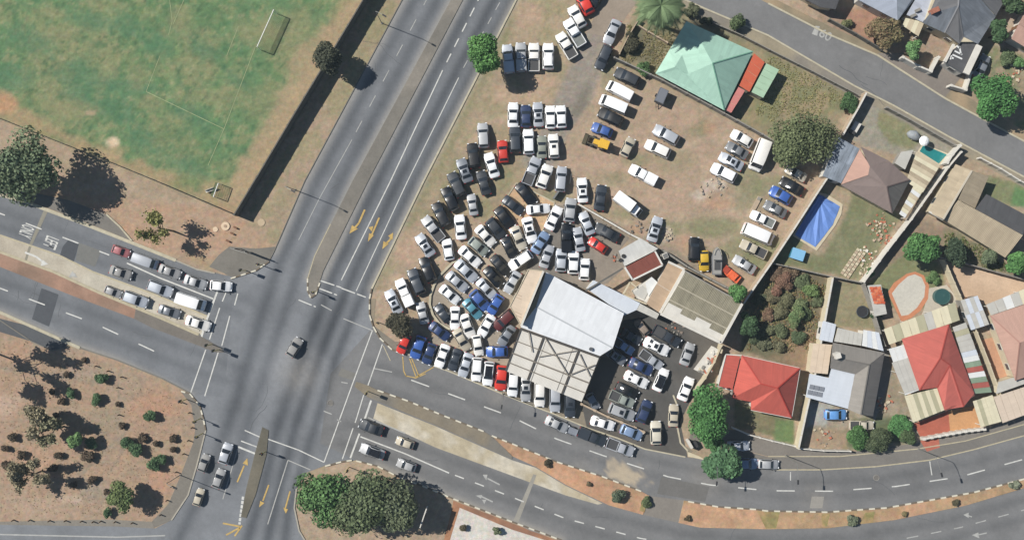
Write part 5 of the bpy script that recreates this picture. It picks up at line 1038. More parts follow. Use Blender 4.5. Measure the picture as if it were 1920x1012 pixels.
def palm(name, label, px, py, h, r, seed, rgb=(120, 140, 96), nf=34):
    rng = random.Random(seed); g = np.random.default_rng(seed); base = P(px, py, h); th = thing(name, label, 'palm', (base.x, base.y, 0))
    link(bpy.data.objects.new('trunk', mesh_of('trunk', *tube([(0, 0, 0), (.1, 0, h * .5), (0, 0, h)], [.38, .3, .34], 9), M_BARK, True)), th)
    for i in range(nf):
        a = 2.399 * i; el = rng.uniform(-.2, 1.1); l = r * rng.uniform(.85, 1.08); V = []; F = []; m = 9; spine = []
        for j in range(m):
            t = j / (m - 1); z = math.sin(el) * t * l * .8 - (t ** 2) * l * (.55 + .2 * rng.random() * 0); rad = t * l * (math.cos(el) * .6 + .4)
            spine.append(Vector((math.cos(a) * rad, math.sin(a) * rad, h + z)))
        side = Vector((-math.sin(a), math.cos(a), 0)); cols = []
        for j in range(m - 1):
            for u in range(3):
                p0 = spine[j].lerp(spine[j + 1], u / 3); t = (j + u / 3) / (m - 1); ll = r * .26 * math.sin(math.pi * min(1, .12 + t * .88)) + .08; fw = (spine[j + 1] - spine[j]).normalized()
                for sg in (-1, 1):
                    tip = p0 + side * sg * ll * .8 + fw * ll * .75 - Vector((0, 0, ll * .25)); k = len(V)
                    V += [p0 - fw * .12, p0 + fw * .12, tip]; F.append((k, k + 1, k + 2) if sg < 0 else (k + 1, k, k + 2))
        v2, f2 = tube(spine, [.05] * (m - 1) + [.02], 4); k = len(V); V += v2; F += [tuple(q + k for q in f) for f in f2]
        me = mesh_of('frond', V, F, M_LEAF); c = np.array(alb(rgb)) * rng.uniform(.75, 1.3); paint(me, np.tile(c, (len(V), 1))); link(bpy.data.objects.new('frond', me), th)
    return th

tree('round_tree', 'dark olive tree growing through the stadium wall', 608, 110, 7.6, 3.2, 3.2, (84, 88, 66), (68, 74, 56), 4600, .2, 11, seed=2, clear=.2)
tree('street_tree', 'bright green tree beside the row of white pickups', 908, 100, 9.0, 4.2, 3.7, (98, 154, 66), (66, 118, 48), 4600, .22, 12, seed=3)
tree('broad_tree', 'big mixed green tree by the field fence at the left edge', 42, 312, 11.5, 7.2, 6.4, (122, 138, 96), (82, 106, 72), 6200, .3, 18, seed=4, shell=.6)
tree('broad_tree', 'half-hidden olive tree at the far left edge above the lay-by', -36, 318, 8.8, 4.2, 4.6, (98, 110, 76), (70, 88, 60), 3800, .28, 12, seed=44)
tree('corner_tree', 'dark bushy tree over the red car at the street corner', 750, 605, 4.6, 3.0, 2.7, (86, 82, 58), (64, 62, 46), 4200, .2, 11, seed=5)
tree('large_round_tree', 'large dense green tree between the workshop yard and the red-roofed house', 1321, 776, 8.6, 4.2, 5.7, (86, 146, 66), (58, 110, 50), 8200, .22, 20, seed=6)
tree('eucalyptus_tree', 'left and greenest of the three big trees at the bottom', 610, 930, 8.0, 5.9, 5.6, (94, 138, 68), (70, 104, 54), 5400, .28, 14, seed=7)
tree('eucalyptus_tree', 'middle olive-green one of the three big trees at the bottom', 682, 946, 8.6, 6.6, 6.6, (106, 122, 76), (82, 100, 64), 6400, .28, 16, seed=8)
tree('eucalyptus_tree', 'right and greyest of the three big trees at the bottom, beside the billboard', 748, 952, 7.6, 5.4, 5.8, (112, 124, 84), (84, 96, 70), 5000, .28, 14, seed=9)
tree('olive_tree', 'wide olive-green tree above the slate sheet roof', 1505, 262, 6.8, 6.3, 5.7, (112, 124, 76), (96, 108, 66), 8600, .22, 20, seed=10, clear=.25)
tree('garden_tree', 'dense bright green tree by the driveway at the top right', 1864, 184, 7.6, 4.3, 4.6, (82, 148, 66), (56, 108, 50), 6600, .23, 16, seed=11)
tree('garden_tree', 'bright green tree above the tear-drop patio', 1727, 464, 6.4, 4.2, 3.4, (92, 146, 68), (64, 112, 52), 5400, .23, 13, seed=12)
tree('garden_tree', 'dark green tree right of the bright one above the tear-drop patio', 1788, 474, 5.2, 2.8, 2.4, (64, 84, 56), (48, 66, 46), 2800, .22, 9, seed=13)
tree('garden_tree', 'bright green tree at the corner of the fibre-cement roof', 1379, 546, 6.6, 2.0, 2.2, (88, 140, 64), (64, 112, 50), 2600, .2, 8, seed=14)
tree('garden_tree', 'shaded dark tree against the white-topped wall right of the big hall', 1404, 606, 4.2, 1.9, 3.0, (70, 104, 60), (52, 78, 50), 2600, .2, 8, seed=15)
tree('garden_tree', 'brown and green tree in the orange garden at the top', 1655, 58, 5.0, 3.6, 3.0, (124, 120, 72), (140, 108, 76), 4000, .2, 10, seed=16)
tree('garden_tree', 'upright lime-green tree before the garage drive', 1711, 94, 4.8, 1.6, 2.4, (112, 160, 88), (84, 130, 64), 2400, .18, 8, seed=17)
tree('garden_tree', 'dark green tree between the slate house and the pink cottage', 1874, 62, 5.0, 1.9, 3.0, (76, 112, 64), (54, 84, 50), 3000, .2, 9, seed=18)
tree('garden_tree', 'green tree in the top right corner', 1902, 5, 5.4, 3.0, 2.0, (82, 112, 66), (58, 82, 50), 2800, .22, 9, seed=19)
tree('garden_tree', 'green tree on the right edge below the beige-roofed house', 1912, 492, 5.2, 2.6, 2.6, (92, 150, 66), (66, 116, 52), 2800, .2, 8, seed=20)
tree('garden_tree', 'grey-green bushy tree among the rocks below the beige-roofed house', 1855, 480, 3.4, 2.2, 1.8, (106, 122, 84), (84, 98, 68), 2200, .2, 8, seed=21)
def bush(label, px, py, r, rgb, h=None, seed=0, ry=None, rgb2=None, name='shrub', group=None, n=None, leaf=.14):
    h = h or r * 1.5
    return tree(name, label, px, py, h, r, ry or r, rgb, rgb2, n or int(520 * r * (ry or r)) + 160, leaf, 6, rz=h * .46, group=group, cat='shrub', seed=seed + 200, trunk=.05)
bush('round dark green bush beside the white-topped wall end by the upper street', 1590, 192, 2.0, (80, 118, 62), 2.6, 1, 2.6, (60, 92, 50))
bush('bright green bush in the overgrown yard, nearest the thin wall', 1519, 545, 1.6, (126, 152, 78), 2.2, 2, 1.9, (100, 128, 64)); bush('tall green bush in the middle of the overgrown yard', 1490, 596, 1.8, (96, 128, 70), 2.6, 3, 3.2, (120, 128, 76))
bush('dry reddish-brown bush in the overgrown yard by the long wall', 1466, 528, 2.0, (150, 104, 80), 1.8, 4, 3.6, (120, 96, 70)); bush('small dry brown bush at the lower left of the overgrown yard', 1440, 590, 1.4, (138, 100, 76), 1.2, 5, 2.4, (120, 108, 76))
bush('round green bush by the upper street above the green roof', 1380, 42, 1.8, (92, 112, 66), 2.6, 6, 1.8, (76, 96, 56)); bush('green bush left of the green-roofed house', 1204, 127, 1.9, (104, 142, 76), 2.0, 7, 1.6, (74, 108, 58))
bush('dark shrub by the drive left of the green-roofed house', 1184, 82, 1.6, (74, 74, 52), 1.8, 8, 2.2, (96, 92, 64)); bush('dark hedge clump under the upper edge of the green roof', 1330, 40, 2.6, (70, 78, 54), 1.8, 9, 1.0); bush('grey-green scrub beside the big palm', 1298, 18, 2.6, (104, 110, 76), 1.4, 10, 1.4)
bush('small olive bush at the top edge in the orange garden', 1587, 46, 1.2, (120, 124, 74), 1.4, 11); bush('green bush at the left end of the roadside hedge', 1612, 820, 3.6, (88, 134, 64), 2.6, 12, 2.5, (62, 104, 48)); bush('tall dark bush in the middle of the roadside hedge', 1650, 820, 2.8, (92, 104, 66), 3.6, 13, 3.0, (62, 80, 48)); bush('bright green bush behind the roadside hedge', 1680, 800, 3.4, (80, 138, 68), 2.2, 14, 2.3)
bush('dark bush at the right end of the roadside hedge', 1704, 818, 1.9, (84, 106, 60), 2.4, 15, 2.4); bush('leafy garden bush by the grass at the top right', 1886, 108, 1.9, (98, 118, 74), 1.8, 16, 1.6); bush('small green bush at the right edge by the top lawn', 1912, 118, 1.3, (94, 140, 72), 1.6, 17)
bush('round clipped bush beside the tear-drop patio', 1750, 520, 1.5, (98, 132, 70), 1.2, 18); bush('small bush by the wall left of the tear-drop lawn', 1634, 512, 1.0, (78, 124, 62), 1.6, 19); bush('dark green bush between the two sheds behind the grey-roofed house', 1644, 588, 1.8, (62, 90, 54), 1.4, 20, .9)
bush('round bush on the white gravel, left one', 867, 989, .9, (100, 92, 62), 1.2, 21); bush('wide green bush on the white gravel, right one', 932, 995, 1.5, (104, 116, 78), 1.5, 22, .8); bush('grey-green shrub on the orange median, largest one', 1158, 928, 1.7, (104, 120, 92), 2.0, 23, 1.8, (74, 92, 66))
bush('small dark shrub on the orange median by its upper end', 1026, 868, .9, (86, 76, 54), 1.0, 24); bush('tiny ring shrub on the orange median', 1105, 907, .6, (110, 96, 66), .7, 25); bush('green scrub at the broken end of the orange median', 1210, 942, 1.2, (96, 112, 66), 1.2, 26)
bush('pale shrub in the middle of the lower orange median', 1598, 976, 1.3, (126, 136, 104), 1.6, 27, 1.3, (90, 102, 74)); bush('dark shrub low on the lower orange median towards the right', 1790, 942, 1.2, (88, 84, 56), 1.2, 28, .7); bush('pale shrub at the right end of the lower orange median', 1904, 910, 1.2, (132, 140, 112), 1.4, 29, 1.0, (96, 106, 82)); bush('thin olive scrub on the lower orange median', 1696, 962, .6, (128, 116, 70), .9, 30, .7); bush('small dark scrub at the left end of the lower orange median', 1290, 972, .7, (92, 80, 52), .8, 31)
palm('palm', 'tall feathery palm above the green-roofed house', 1240, 10, 10.6, 4.8, 5, (124, 146, 106), 70); tree('shaggy_tree', 'dark shaggy-leaved tree by the road below the big round tree', 1353, 866, 6.2, 3.6, 4.3, (84, 130, 80), (62, 102, 64), 2800, .42, 14, seed=36)
bush('dark undergrowth around the foot of the tall palm', 1216, 18, 1.6, (78, 106, 66), 2.0, 33, 2.0); bush('leafy patch below the big round tree', 1340, 832, 2.6, (72, 122, 62), 3.6, 34, 2.0)
# thicket in the overgrown yard
for i, (x, y, r, c, w) in enumerate(((1455, 512, 1.5, (142, 116, 88), 'reddish'), (1480, 512, 1.6, (140, 116, 86), 'brown'), (1500, 528, 1.5, (112, 128, 82), 'green'), (1450, 555, 1.6, (128, 120, 84), 'dull brown'), (1476, 566, 1.6, (124, 124, 82), 'olive'), (1500, 570, 1.4, (122, 138, 86), 'light green'), (1463, 586, 1.4, (120, 118, 80), 'olive'), (1512, 590, 1.5, (104, 124, 76), 'green'), (1436, 618, 1.5, (118, 124, 82), 'grassy'), (1466, 622, 1.6, (112, 124, 80), 'green'), (1500, 632, 1.5, (96, 116, 74), 'dark green'), (1430, 645, 1.5, (118, 122, 86), 'grey-green'), (1462, 650, 1.4, (128, 126, 88), 'dusty green'), (1532, 566, 1.1, (110, 122, 78), 'green'), (1424, 560, 1.3, (96, 104, 70), 'shaded green'), (1415, 632, 1.3, (92, 108, 72), 'shaded green'))):
    bush('%s scrub clump in the overgrown yard, %s of the thicket counting from the top' % (w, ('first', 'second', 'third', 'fourth', 'fifth', 'sixth', 'seventh', 'eighth', 'ninth', 'tenth', 'eleventh', 'twelfth', 'thirteenth', 'fourteenth', 'fifteenth', 'sixteenth')[i]), x, y, r * 1.15, c, 1.1, 100 + i, r * 1.1, tuple(int(q * .8) for q in c), name='scrub', leaf=.17)
# garden shrubs, lower left
g1 = 'small shrubs in the dry garden'
greens = [(190, 709, 1.3), (132, 737, 1.1), (181, 748, 1.3), (281, 778, 1.4), (237, 828, 1.5), (257, 842, 1.6), (288, 872, 1.6), (304, 862, 1.2), (201, 961, 1.1), (172, 832, 1.3)]
darks = [(125, 702, .8), (115, 752, .8), (98, 735, .7), (104, 778, .7), (79, 788, 1.0), (22, 820, 1.0), (10, 840, .9), (40, 853, 1.0), (10, 873, 1.0), (107, 854, 1.0), (164, 855, 1.2), (99, 877, 1.0), (172, 898, 1.0), (138, 908, .9), (265, 820, 1.0), (292, 831, .8), (324, 823, .9), (325, 842, .8), (229, 798, .8), (199, 922, .7), (158, 675, .6), (222, 757, .6)]
ORD = ('first', 'second', 'third', 'fourth', 'fifth', 'sixth', 'seventh', 'eighth', 'ninth', 'tenth', 'eleventh', 'twelfth', 'thirteenth', 'fourteenth', 'fifteenth', 'sixteenth', 'seventeenth', 'eighteenth', 'nineteenth', 'twentieth', 'twenty-first', 'twenty-second')
greens.sort(); darks.sort()
for i, (x, y, r) in enumerate(greens): bush('small green shrub in the dry garden, %s green one from the left' % ORD[i], x, y, r, (92, 128, 76), r * 1.3, 40 + i, None, (62, 92, 56), group='green shrubs in the dry garden')
for i, (x, y, r) in enumerate(darks): bush('small dark reddish shrub in the dry garden, %s dark one from the left' % ORD[i], x, y, r, (112, 90, 68), r * 1.2, 60 + i, None, (84, 78, 58), group='dark shrubs in the dry garden')
tree('garden_tree', 'green and brown tree near the lower corner of the dry garden', 226, 932, 5.2, 2.7, 2.7, (116, 132, 68), (92, 118, 58), 3000, .2, 10, seed=30)
tree('garden_tree', 'small lime-green tree in the middle of the dry garden', 142, 826, 4.4, 1.6, 1.5, (122, 164, 88), (94, 128, 68), 1300, .2, 7, seed=31)
bare_tree('bare_tree', 'grey leafless tree in the dry garden, upper one', 55, 792, 6.0, 2.8, 1, leafn=3200); bare_tree('bare_tree', 'wide grey leafless tree in the dry garden, lower one', 56, 892, 6.0, 3.2, 2, leafn=3400)
bare_tree('bare_tree', 'dusty sparse tree beside the lime-green one in the dry garden', 100, 806, 5.5, 2.8, 7, leafn=3000, leafrgb=(136, 134, 106))
bare_tree('leaning_tree', 'thin leaning tree with two leafy boughs by the west road', 290, 425, 7.0, 2.8, 3, leafn=1500, leafrgb=(146, 146, 92), lean=(-1.6, .6))
bare_tree('bare_tree', 'tall sparse tree reaching in from the left edge above the dry garden', -64, 668, 12.0, 6.0, 9, leafn=5200, leafrgb=(120, 124, 92))
# grass tufts
def tufts(name, label, poly, n, rgb, rgb2, seed, z=0.0, size=.16, h=.25):
    g = np.random.default_rng(seed); xs = [p[0] for p in poly]; ys = [p[1] for p in poly]; X = g.uniform(min(xs), max(xs), n * 3); Y = g.uniform(min(ys), max(ys), n * 3)
    w = sd_poly(X, Y, poly) + (fbm(X, Y, 25, 3, seed) - .5) * 60; k = np.where(w < -2)[0][:n]
    X = X[k]; Y = Y[k]; m = len(X); C = np.stack([(X - 960) / 10, (506 - Y) / 10, z + g.uniform(.02, h, m)], 1)
    nr = g.normal(size=(m, 3)) * .7 + np.array([0, 0, 1.6]); nr /= np.linalg.norm(nr, axis=1)[:, None]; t = g.random((m, 1)); col = (np.array(alb(rgb)) * t + np.array(alb(rgb2)) * (1 - t)) * (.75 + .5 * g.random((m, 1)))
    o = link(bpy.data.objects.new(name, leaf_mesh(name, C, size * g.uniform(.6, 1.5, m), nr, col, g))); return tag(o, label, 'grass', kind='stuff')
tufts('rough_grass', 'dry rough grass in the scrub plot right of the green-roofed house', [(1440, 105), (1595, 185), (1560, 215), (1450, 220), (1400, 240), (1395, 210)], 1500, (166, 154, 108), (146, 148, 94), 1, size=.13, h=.12)
tufts('rough_grass', 'rough weeds in the yard left of the green-roofed house', [(1180, 60), (1280, 40), (1235, 130), (1165, 112)], 1100, (158, 144, 102), (124, 124, 84), 2, size=.14, h=.15); tufts('undergrowth', 'tangled undergrowth in the overgrown yard', [(1425, 520), (1550, 522), (1525, 660), (1400, 660)], 2200, (168, 134, 100), (126, 136, 88), 3, size=.17, h=.3)
tufts('rough_grass', 'loose weeds below the beige-roofed house', [(1770, 430), (1890, 495), (1900, 515), (1770, 480)], 900, (140, 132, 90), (96, 116, 64), 6)
tufts('leaf_litter', 'dry leaf litter and weeds on the soil of the dry garden', [(0, 640), (130, 660), (330, 740), (355, 800), (320, 900), (280, 965), (0, 968)], 2600, (150, 128, 98), (176, 148, 116), 8, size=.09, h=.05)

# ------------------------------------------------------------------ vehicles
PAINT = {k: pmat('paint_' + k.replace(' ', '_'), alb(c) if max(c) < 240 else (.80, .80, .79), r, m, .6) for k, c, r, m in (
    ('white', (250, 250, 248), .35, 0), ('silver', (206, 210, 216), .34, .25), ('grey', (138, 142, 148), .35, .2), ('dark grey', (60, 66, 74), .38, .1), ('black', (20, 22, 27), .35, 0), ('blue', (70, 108, 186), .35, .1), ('pale blue', (150, 174, 208), .35, .2),
    ('dark blue', (52, 70, 112), .35, .1), ('teal', (96, 158, 178), .35, .1), ('red', (222, 62, 48), .35, 0), ('maroon', (92, 34, 34), .35, 0), ('yellow', (236, 196, 60), .4, 0), ('orange', (238, 106, 62), .5, 0), ('beige', (212, 204, 186), .4, 0), ('green grey', (160, 166, 156), .4, .1), ('sky blue', (108, 164, 226), .4, 0), ('faded red', (176, 106, 108), .5, 0), ('tar grey', (168, 168, 168), .5, 0))}
VAR = {}
for k_, m_ in list(PAINT.items()):
    b_ = m_.node_tree.nodes['Principled BSDF']; c_ = tuple(b_.inputs['Base Color'].default_value)[:3]
    VAR[k_] = [m_] + [pmat(m_.name + s_, tuple(q * f_ * t_ for q, t_ in zip(c_, tint)), b_.inputs['Roughness'].default_value + dr, b_.inputs['Metallic'].default_value, cw, noise=.06, nscale=1.5) for s_, f_, tint, dr, cw in (('_dusty', .86, (1.0, .98, .94), .2, .2), ('_faded', 1.08 if k_ not in ('white',) else .93, (.98, 1.0, 1.02), .1, .4))]
M_GLASS = pmat('car_glass', (.018, .022, .028), .12, spec=.6); M_TYRE = pmat('tyre_rubber', (.02, .02, .021), .85); M_RIM = pmat('rim_alloy', (.45, .45, .46), .35, .8)
M_LAMP = pmat('headlight_glass', (.7, .72, .74), .15); M_TAIL = pmat('tail_light_red', (.35, .02, .02), .25); M_TRIM = pmat('black_trim', (.03, .03, .032), .6); M_BED = pmat('load_bed_liner', (.05, .05, .052), .8); M_SHELL = pmat('rusty_metal', alb((150, 136, 124)), .8, .1, noise=.35, nscale=2)
KIND = {}
def sec(st):
    x, zb, zt, w, wt = st
    h = [(w * .88, .22), (w, .42), (w * .995, max(.44, zb - .1)), (w * .955, zb), (wt + .05, zt - .05), (wt - .05, zt), (0, zt + .025)]
    return [Vector((x, y, z)) for y, z in h] + [Vector((x, -y, z)) for y, z in h[-2::-1]]
def spec_kind(key, st, ws, rw, side, wheels, extra=None, wr=.32):
    """st: stations front to back; ws/rw: station index where the windscreen / rear window starts; side: station range of the side windows"""
    S = [sec(s) for s in st]; n = len(S[0]); V = [v for s in S for v in s]; F = []
    for i in range(len(S) - 1):
        for k in range(n - 1): F.append((i * n + k, i * n + k + 1, (i + 1) * n + k + 1, (i + 1) * n + k))
        F.append((i * n + n - 1, i * n, (i + 1) * n, (i + 1) * n + n - 1))
    F.append(tuple(range(n))[::-1]); F.append(tuple((len(S) - 1) * n + k for k in range(n)))
    F = [f[::-1] for f in F]
    body = mesh_of('body', V, F, PAINT['white'], True, 32)
    bm_fix(body)
    def at(u):
        i = min(int(u), len(S) - 2); t = u - i; return [S[i][k].lerp(S[i + 1][k], t) for k in range(n)]
    def screen(u0, u1):
        A, B = at(u0), at(u1); rows = []
        for R in (A, B): rows.append([R[4].lerp(R[5], .6), R[5], R[6], R[7], R[8].lerp(R[7], .6)])
        m = 5; VV = rows[0] + rows[1]; FF = [(k, k + 1, m + k + 1, m + k) for k in range(m - 1)]
        nr = (VV[m + 2] - VV[2]).cross(VV[3] - VV[1]).normalized()
        if nr.z < 0: nr = -nr; FF = FF
        VV = [v + nr * .018 for v in VV]
        return mesh_of('glass', VV, FF, M_GLASS, True)
    def sidewin(sg):
        us = [side[0]] + [k for k in range(int(side[0]) + 1, int(math.ceil(side[1])))] + [side[1]]; lo = []; hi = []
        for u in us:
            s = at(u); a, b = (s[3], s[4]) if sg > 0 else (s[n - 4], s[n - 5]); off = Vector((0, .016 * sg, .008)); lo.append(a.lerp(b, .14) + off); hi.append(a.lerp(b, .93) + off)
        m = len(us); return mesh_of('side_window', lo + hi, [(k, k + 1, m + k + 1, m + k) for k in range(m - 1)], M_GLASS)
    L0, L1 = st[0][0], st[-1][0]; w = max(s[3] for s in st)
    wv, wf = tube([(0, -.1, 0), (0, .1, 0)], [wr, wr], 14); hv, hf = tube([(0, -.106, 0), (0, .106, 0)], [wr * .62] * 2, 10)
    VV, FF = join((wv, wf), (hv, hf)); wm = bpy.data.meshes.new('wheel'); wm.from_pydata([tuple(v) for v in VV], [], FF); wm.materials.append(M_TYRE); wm.materials.append(M_RIM)
    for i, p in enumerate(wm.polygons): p.material_index = 0 if i < len(wf) else 1
    hl = mesh_of('headlight', *boxv(0, 0, -.07, .14, .30, .14), M_LAMP); tl = mesh_of('tail_light', *boxv(0, 0, -.09, .1, .26, .18), M_TAIL); mi = mesh_of('mirror', *boxv(0, 0, -.06, .14, .2, .13), M_TRIM)
    zf = st[1][1] - .02; zr = st[-2][1] - .06
    P_ = [('windscreen', screen(ws[0], ws[1]), (0, 0, 0))]
    if rw: P_.append(('rear_window', screen(rw[0], rw[1]), (0, 0, 0)))
    if side: P_ += [('side_window', sidewin(1), (0, 0, 0)), ('side_window', sidewin(-1), (0, 0, 0))]
    for x in wheels:
        for sg in (-1, 1): P_.append(('wheel', wm, (x, sg * (w - .10), wr)))
    for sg in (-1, 1):
        P_.append(('headlight', hl, (L0 - .06, sg * w * .66, zf))); P_.append(('tail_light', tl, (L1 + .05, sg * w * .72, zr)))
        s = at(ws[0] + .25); P_.append(('mirror', mi, (s[3].x, sg * (w + .1), s[3].z + .08)))
    KIND[key] = (body, P_, extra or [], st)
def bm_fix(me):
    import bmesh
    bm = bmesh.new(); bm.from_mesh(me); bmesh.ops.recalc_face_normals(bm, faces=bm.faces); bm.to_mesh(me); bm.free()
SED = [(2.27, .50, .55, .40, .34), (2.14, .62, .68, .68, .58), (1.75, .72, .80, .85, .70), (1.00, .84, .93, .875, .72), (.25, .90, 1.40, .875, .58), (-.25, .91, 1.45, .875, .60), (-.85, .92, 1.42, .875, .58), (-1.48, .93, 1.03, .87, .66), (-1.95, .90, .98, .84, .66), (-2.17, .80, .86, .72, .60), (-2.27, .60, .64, .48, .42)]
HAT = [(1.97, .50, .56, .40, .34), (1.84, .64, .70, .67, .56), (1.50, .74, .82, .83, .70), (.90, .86, .95, .85, .70), (.20, .92, 1.44, .85, .58), (-.4, .93, 1.49, .85, .60), (-1.20, .94, 1.44, .84, .57), (-1.72, .92, 1.05, .82, .64), (-1.90, .80, .90, .76, .60), (-1.96, .5, .55, .66, .54)]
SUV = [(2.34, .60, .66, .48, .42), (2.20, .80, .88, .76, .66), (1.75, .94, 1.03, .91, .78), (1.10, 1.04, 1.14, .93, .78), (.40, 1.08, 1.66, .93, .66), (-.5, 1.08, 1.74, .93, .68), (-1.75, 1.08, 1.70, .92, .66), (-2.15, 1.04, 1.20, .90, .72), (-2.28, .9, .98, .84, .68), (-2.33, .5, .56, .74, .62)]
BUS = [(2.65, .60, .66, .70, .60), (2.56, .86, .92, .86, .74), (2.25, 1.0, 1.12, .93, .80), (1.65, 1.14, 1.95, .94, .76), (.8, 1.15, 2.12, .94, .80), (-1.2, 1.15, 2.14, .94, .80), (-2.45, 1.15, 2.08, .93, .78), (-2.60, 1.05, 1.3, .92, .80), (-2.66, .5, .56, .84, .72)]
PIK = [(2.64, .60, .66, .48, .42), (2.50, .78, .86, .76, .66), (2.0, .90, .98, .88, .76), (1.35, .98, 1.08, .90, .76), (.75, 1.02, 1.56, .90, .64), (.1, 1.02, 1.62, .90, .66), (-.35, 1.02, 1.56, .90, .64), (-.50, .80, .82, .90, .82), (-1.5, .78, .80, .90, .82), (-2.45, .78, .80, .89, .80), (-2.55, .5, .55, .84, .74)]
spec_kind('sedan', SED, (3.08, 3.94), (6.08, 6.92), (3.55, 6.55), (1.36, -1.36))
spec_kind('hatchback', HAT, (3.08, 3.94), (6.15, 6.9), (3.5, 6.5), (1.2, -1.25), wr=.30)
spec_kind('off-road car', SUV, (3.1, 3.94), (6.2, 6.9), (3.5, 6.4), (1.45, -1.4), wr=.38)
spec_kind('minibus', BUS, (2.1, 2.95), (6.15, 6.85), (2.75, 6.0), (1.75, -1.6), wr=.35)
spec_kind('panel van', BUS, (2.1, 2.95), None, (2.75, 3.7), (1.75, -1.6), wr=.35)
def bedparts(cover=None, canopy=False):
    e = []
    if canopy:
        v, f = slab([(-.52, .78, 1.60), (-2.5, .76, 1.58), (-2.5, -.76, 1.58), (-.52, -.78, 1.60)], .1); 
        e.append(('canopy', mesh_of('canopy', *join(boxv(-1.5, 0, .84, 1.98, 1.62, .70), boxv(-1.5, 0, 1.542, 1.9, 1.5, .05)), PAINT['white']), 'paint'))
    else:
        e.append(('load_bed', mesh_of('load_bed', *boxv(-1.48, 0, .83, 1.88, 1.5, .03), cover or M_BED), None))
        for sg in (-1, 1): e.append(('bed_side', mesh_of('bed_side', *boxv(-1.5, sg * .82, .72, 2.05, .1, .36), PAINT['white']), 'paint'))
        e.append(('tailgate', mesh_of('tailgate', *boxv(-2.5, 0, .72, .09, 1.54, .35), PAINT['white']), 'paint'))
    return e
spec_kind('pickup', PIK, (3.08, 3.94), (6.1, 6.6), (3.5, 5.9), (1.65, -1.6), bedparts(), .36)
spec_kind('covered pickup', PIK, (3.08, 3.94), None, (3.5, 5.9), (1.65, -1.6), bedparts(None, True), .36)
spec_kind('loaded pickup', PIK, (3.08, 3.94), None, (3.5, 5.9), (1.65, -1.6), bedparts(pmat('bed_cover_grey', alb((126, 130, 126)), .8, noise=.2)), .36)
SUNROOF = mesh_of('sunroof', *boxv(-.2, 0, 0, .62, .66, .012), M_GLASS); BLACKTOP = mesh_of('black_roof', *boxv(-.55, 0, 0, 2.0, 1.16, .012), pmat('gloss_black', (.012, .013, .016), .2, spec=.6))
STRIPE = {'sedan': 1.475, 'hatchback': 1.515, 'off-road car': 1.765}
car_rng = random.Random(3)
def car(px, py, ang, kind, colour, label, opt='', group=None, sc=1.0, name=None):
    body, parts, extra, st = KIND[kind]; p = P(px, py, .8); p = Vector((p.x, p.y, .034))
    nm = name or {'off-road car': 'parked_suv', 'hatchback': 'parked_hatchback', 'sedan': 'parked_sedan', 'minibus': 'parked_minibus', 'panel van': 'parked_van', 'pickup': 'parked_pickup', 'covered pickup': 'parked_pickup', 'loaded pickup': 'parked_pickup'}[kind]
    t = thing(nm, label, {'off-road car': 'car', 'hatchback': 'car', 'sedan': 'car', 'minibus': 'minibus', 'panel van': 'van'}.get(kind, 'pickup'), p, math.radians(ang), group)
    s = sc * car_rng.uniform(.97, 1.03); t.scale = (s * 1.05 * car_rng.uniform(.97, 1.03), s * 1.18 * car_rng.uniform(.97, 1.02), s); paint_m = car_rng.choice(VAR[colour])
    def add(nm, me, loc=(0, 0, 0), recolour=False):
        o = bpy.data.objects.new(nm, me); COL.objects.link(o); o.parent = t; o.location = loc
        if recolour: o.material_slots[0].link = 'OBJECT'; o.material_slots[0].material = paint_m
        return o
    if 'wreck' in opt: paint_m = M_SHELL
    add('body', body, recolour=True)
    for nm2, me, loc in parts:
        if 'wreck' in opt and nm2 in ('headlight', 'mirror', 'tail_light'): continue
        add(nm2, me, loc)
    for nm2, me, fl in extra: add(nm2, me, (0, 0, 0), fl == 'paint')
    if 'sunroof' in opt: add('sunroof', SUNROOF, (0, 0, STRIPE.get(kind, 1.48)))
    if 'blacktop' in opt: add('black_roof', BLACKTOP, (0, 0, STRIPE.get(kind, 1.48)))
    if 'rails' in opt:
        for sg in (-1, 1): o = bpy.data.objects.new('roof_rail', RAIL); COL.objects.link(o); o.parent = t; o.location = (0, sg * .58, 1.72)
    return t
RAIL = mesh_of('roof_rail', *boxv(-.6, 0, 0, 1.9, .05, .05), M_TRIM)
S, H, U, B, V_, K, KC, KL = 'sedan', 'hatchback', 'off-road car', 'minibus', 'panel van', 'pickup', 'covered pickup', 'loaded pickup'
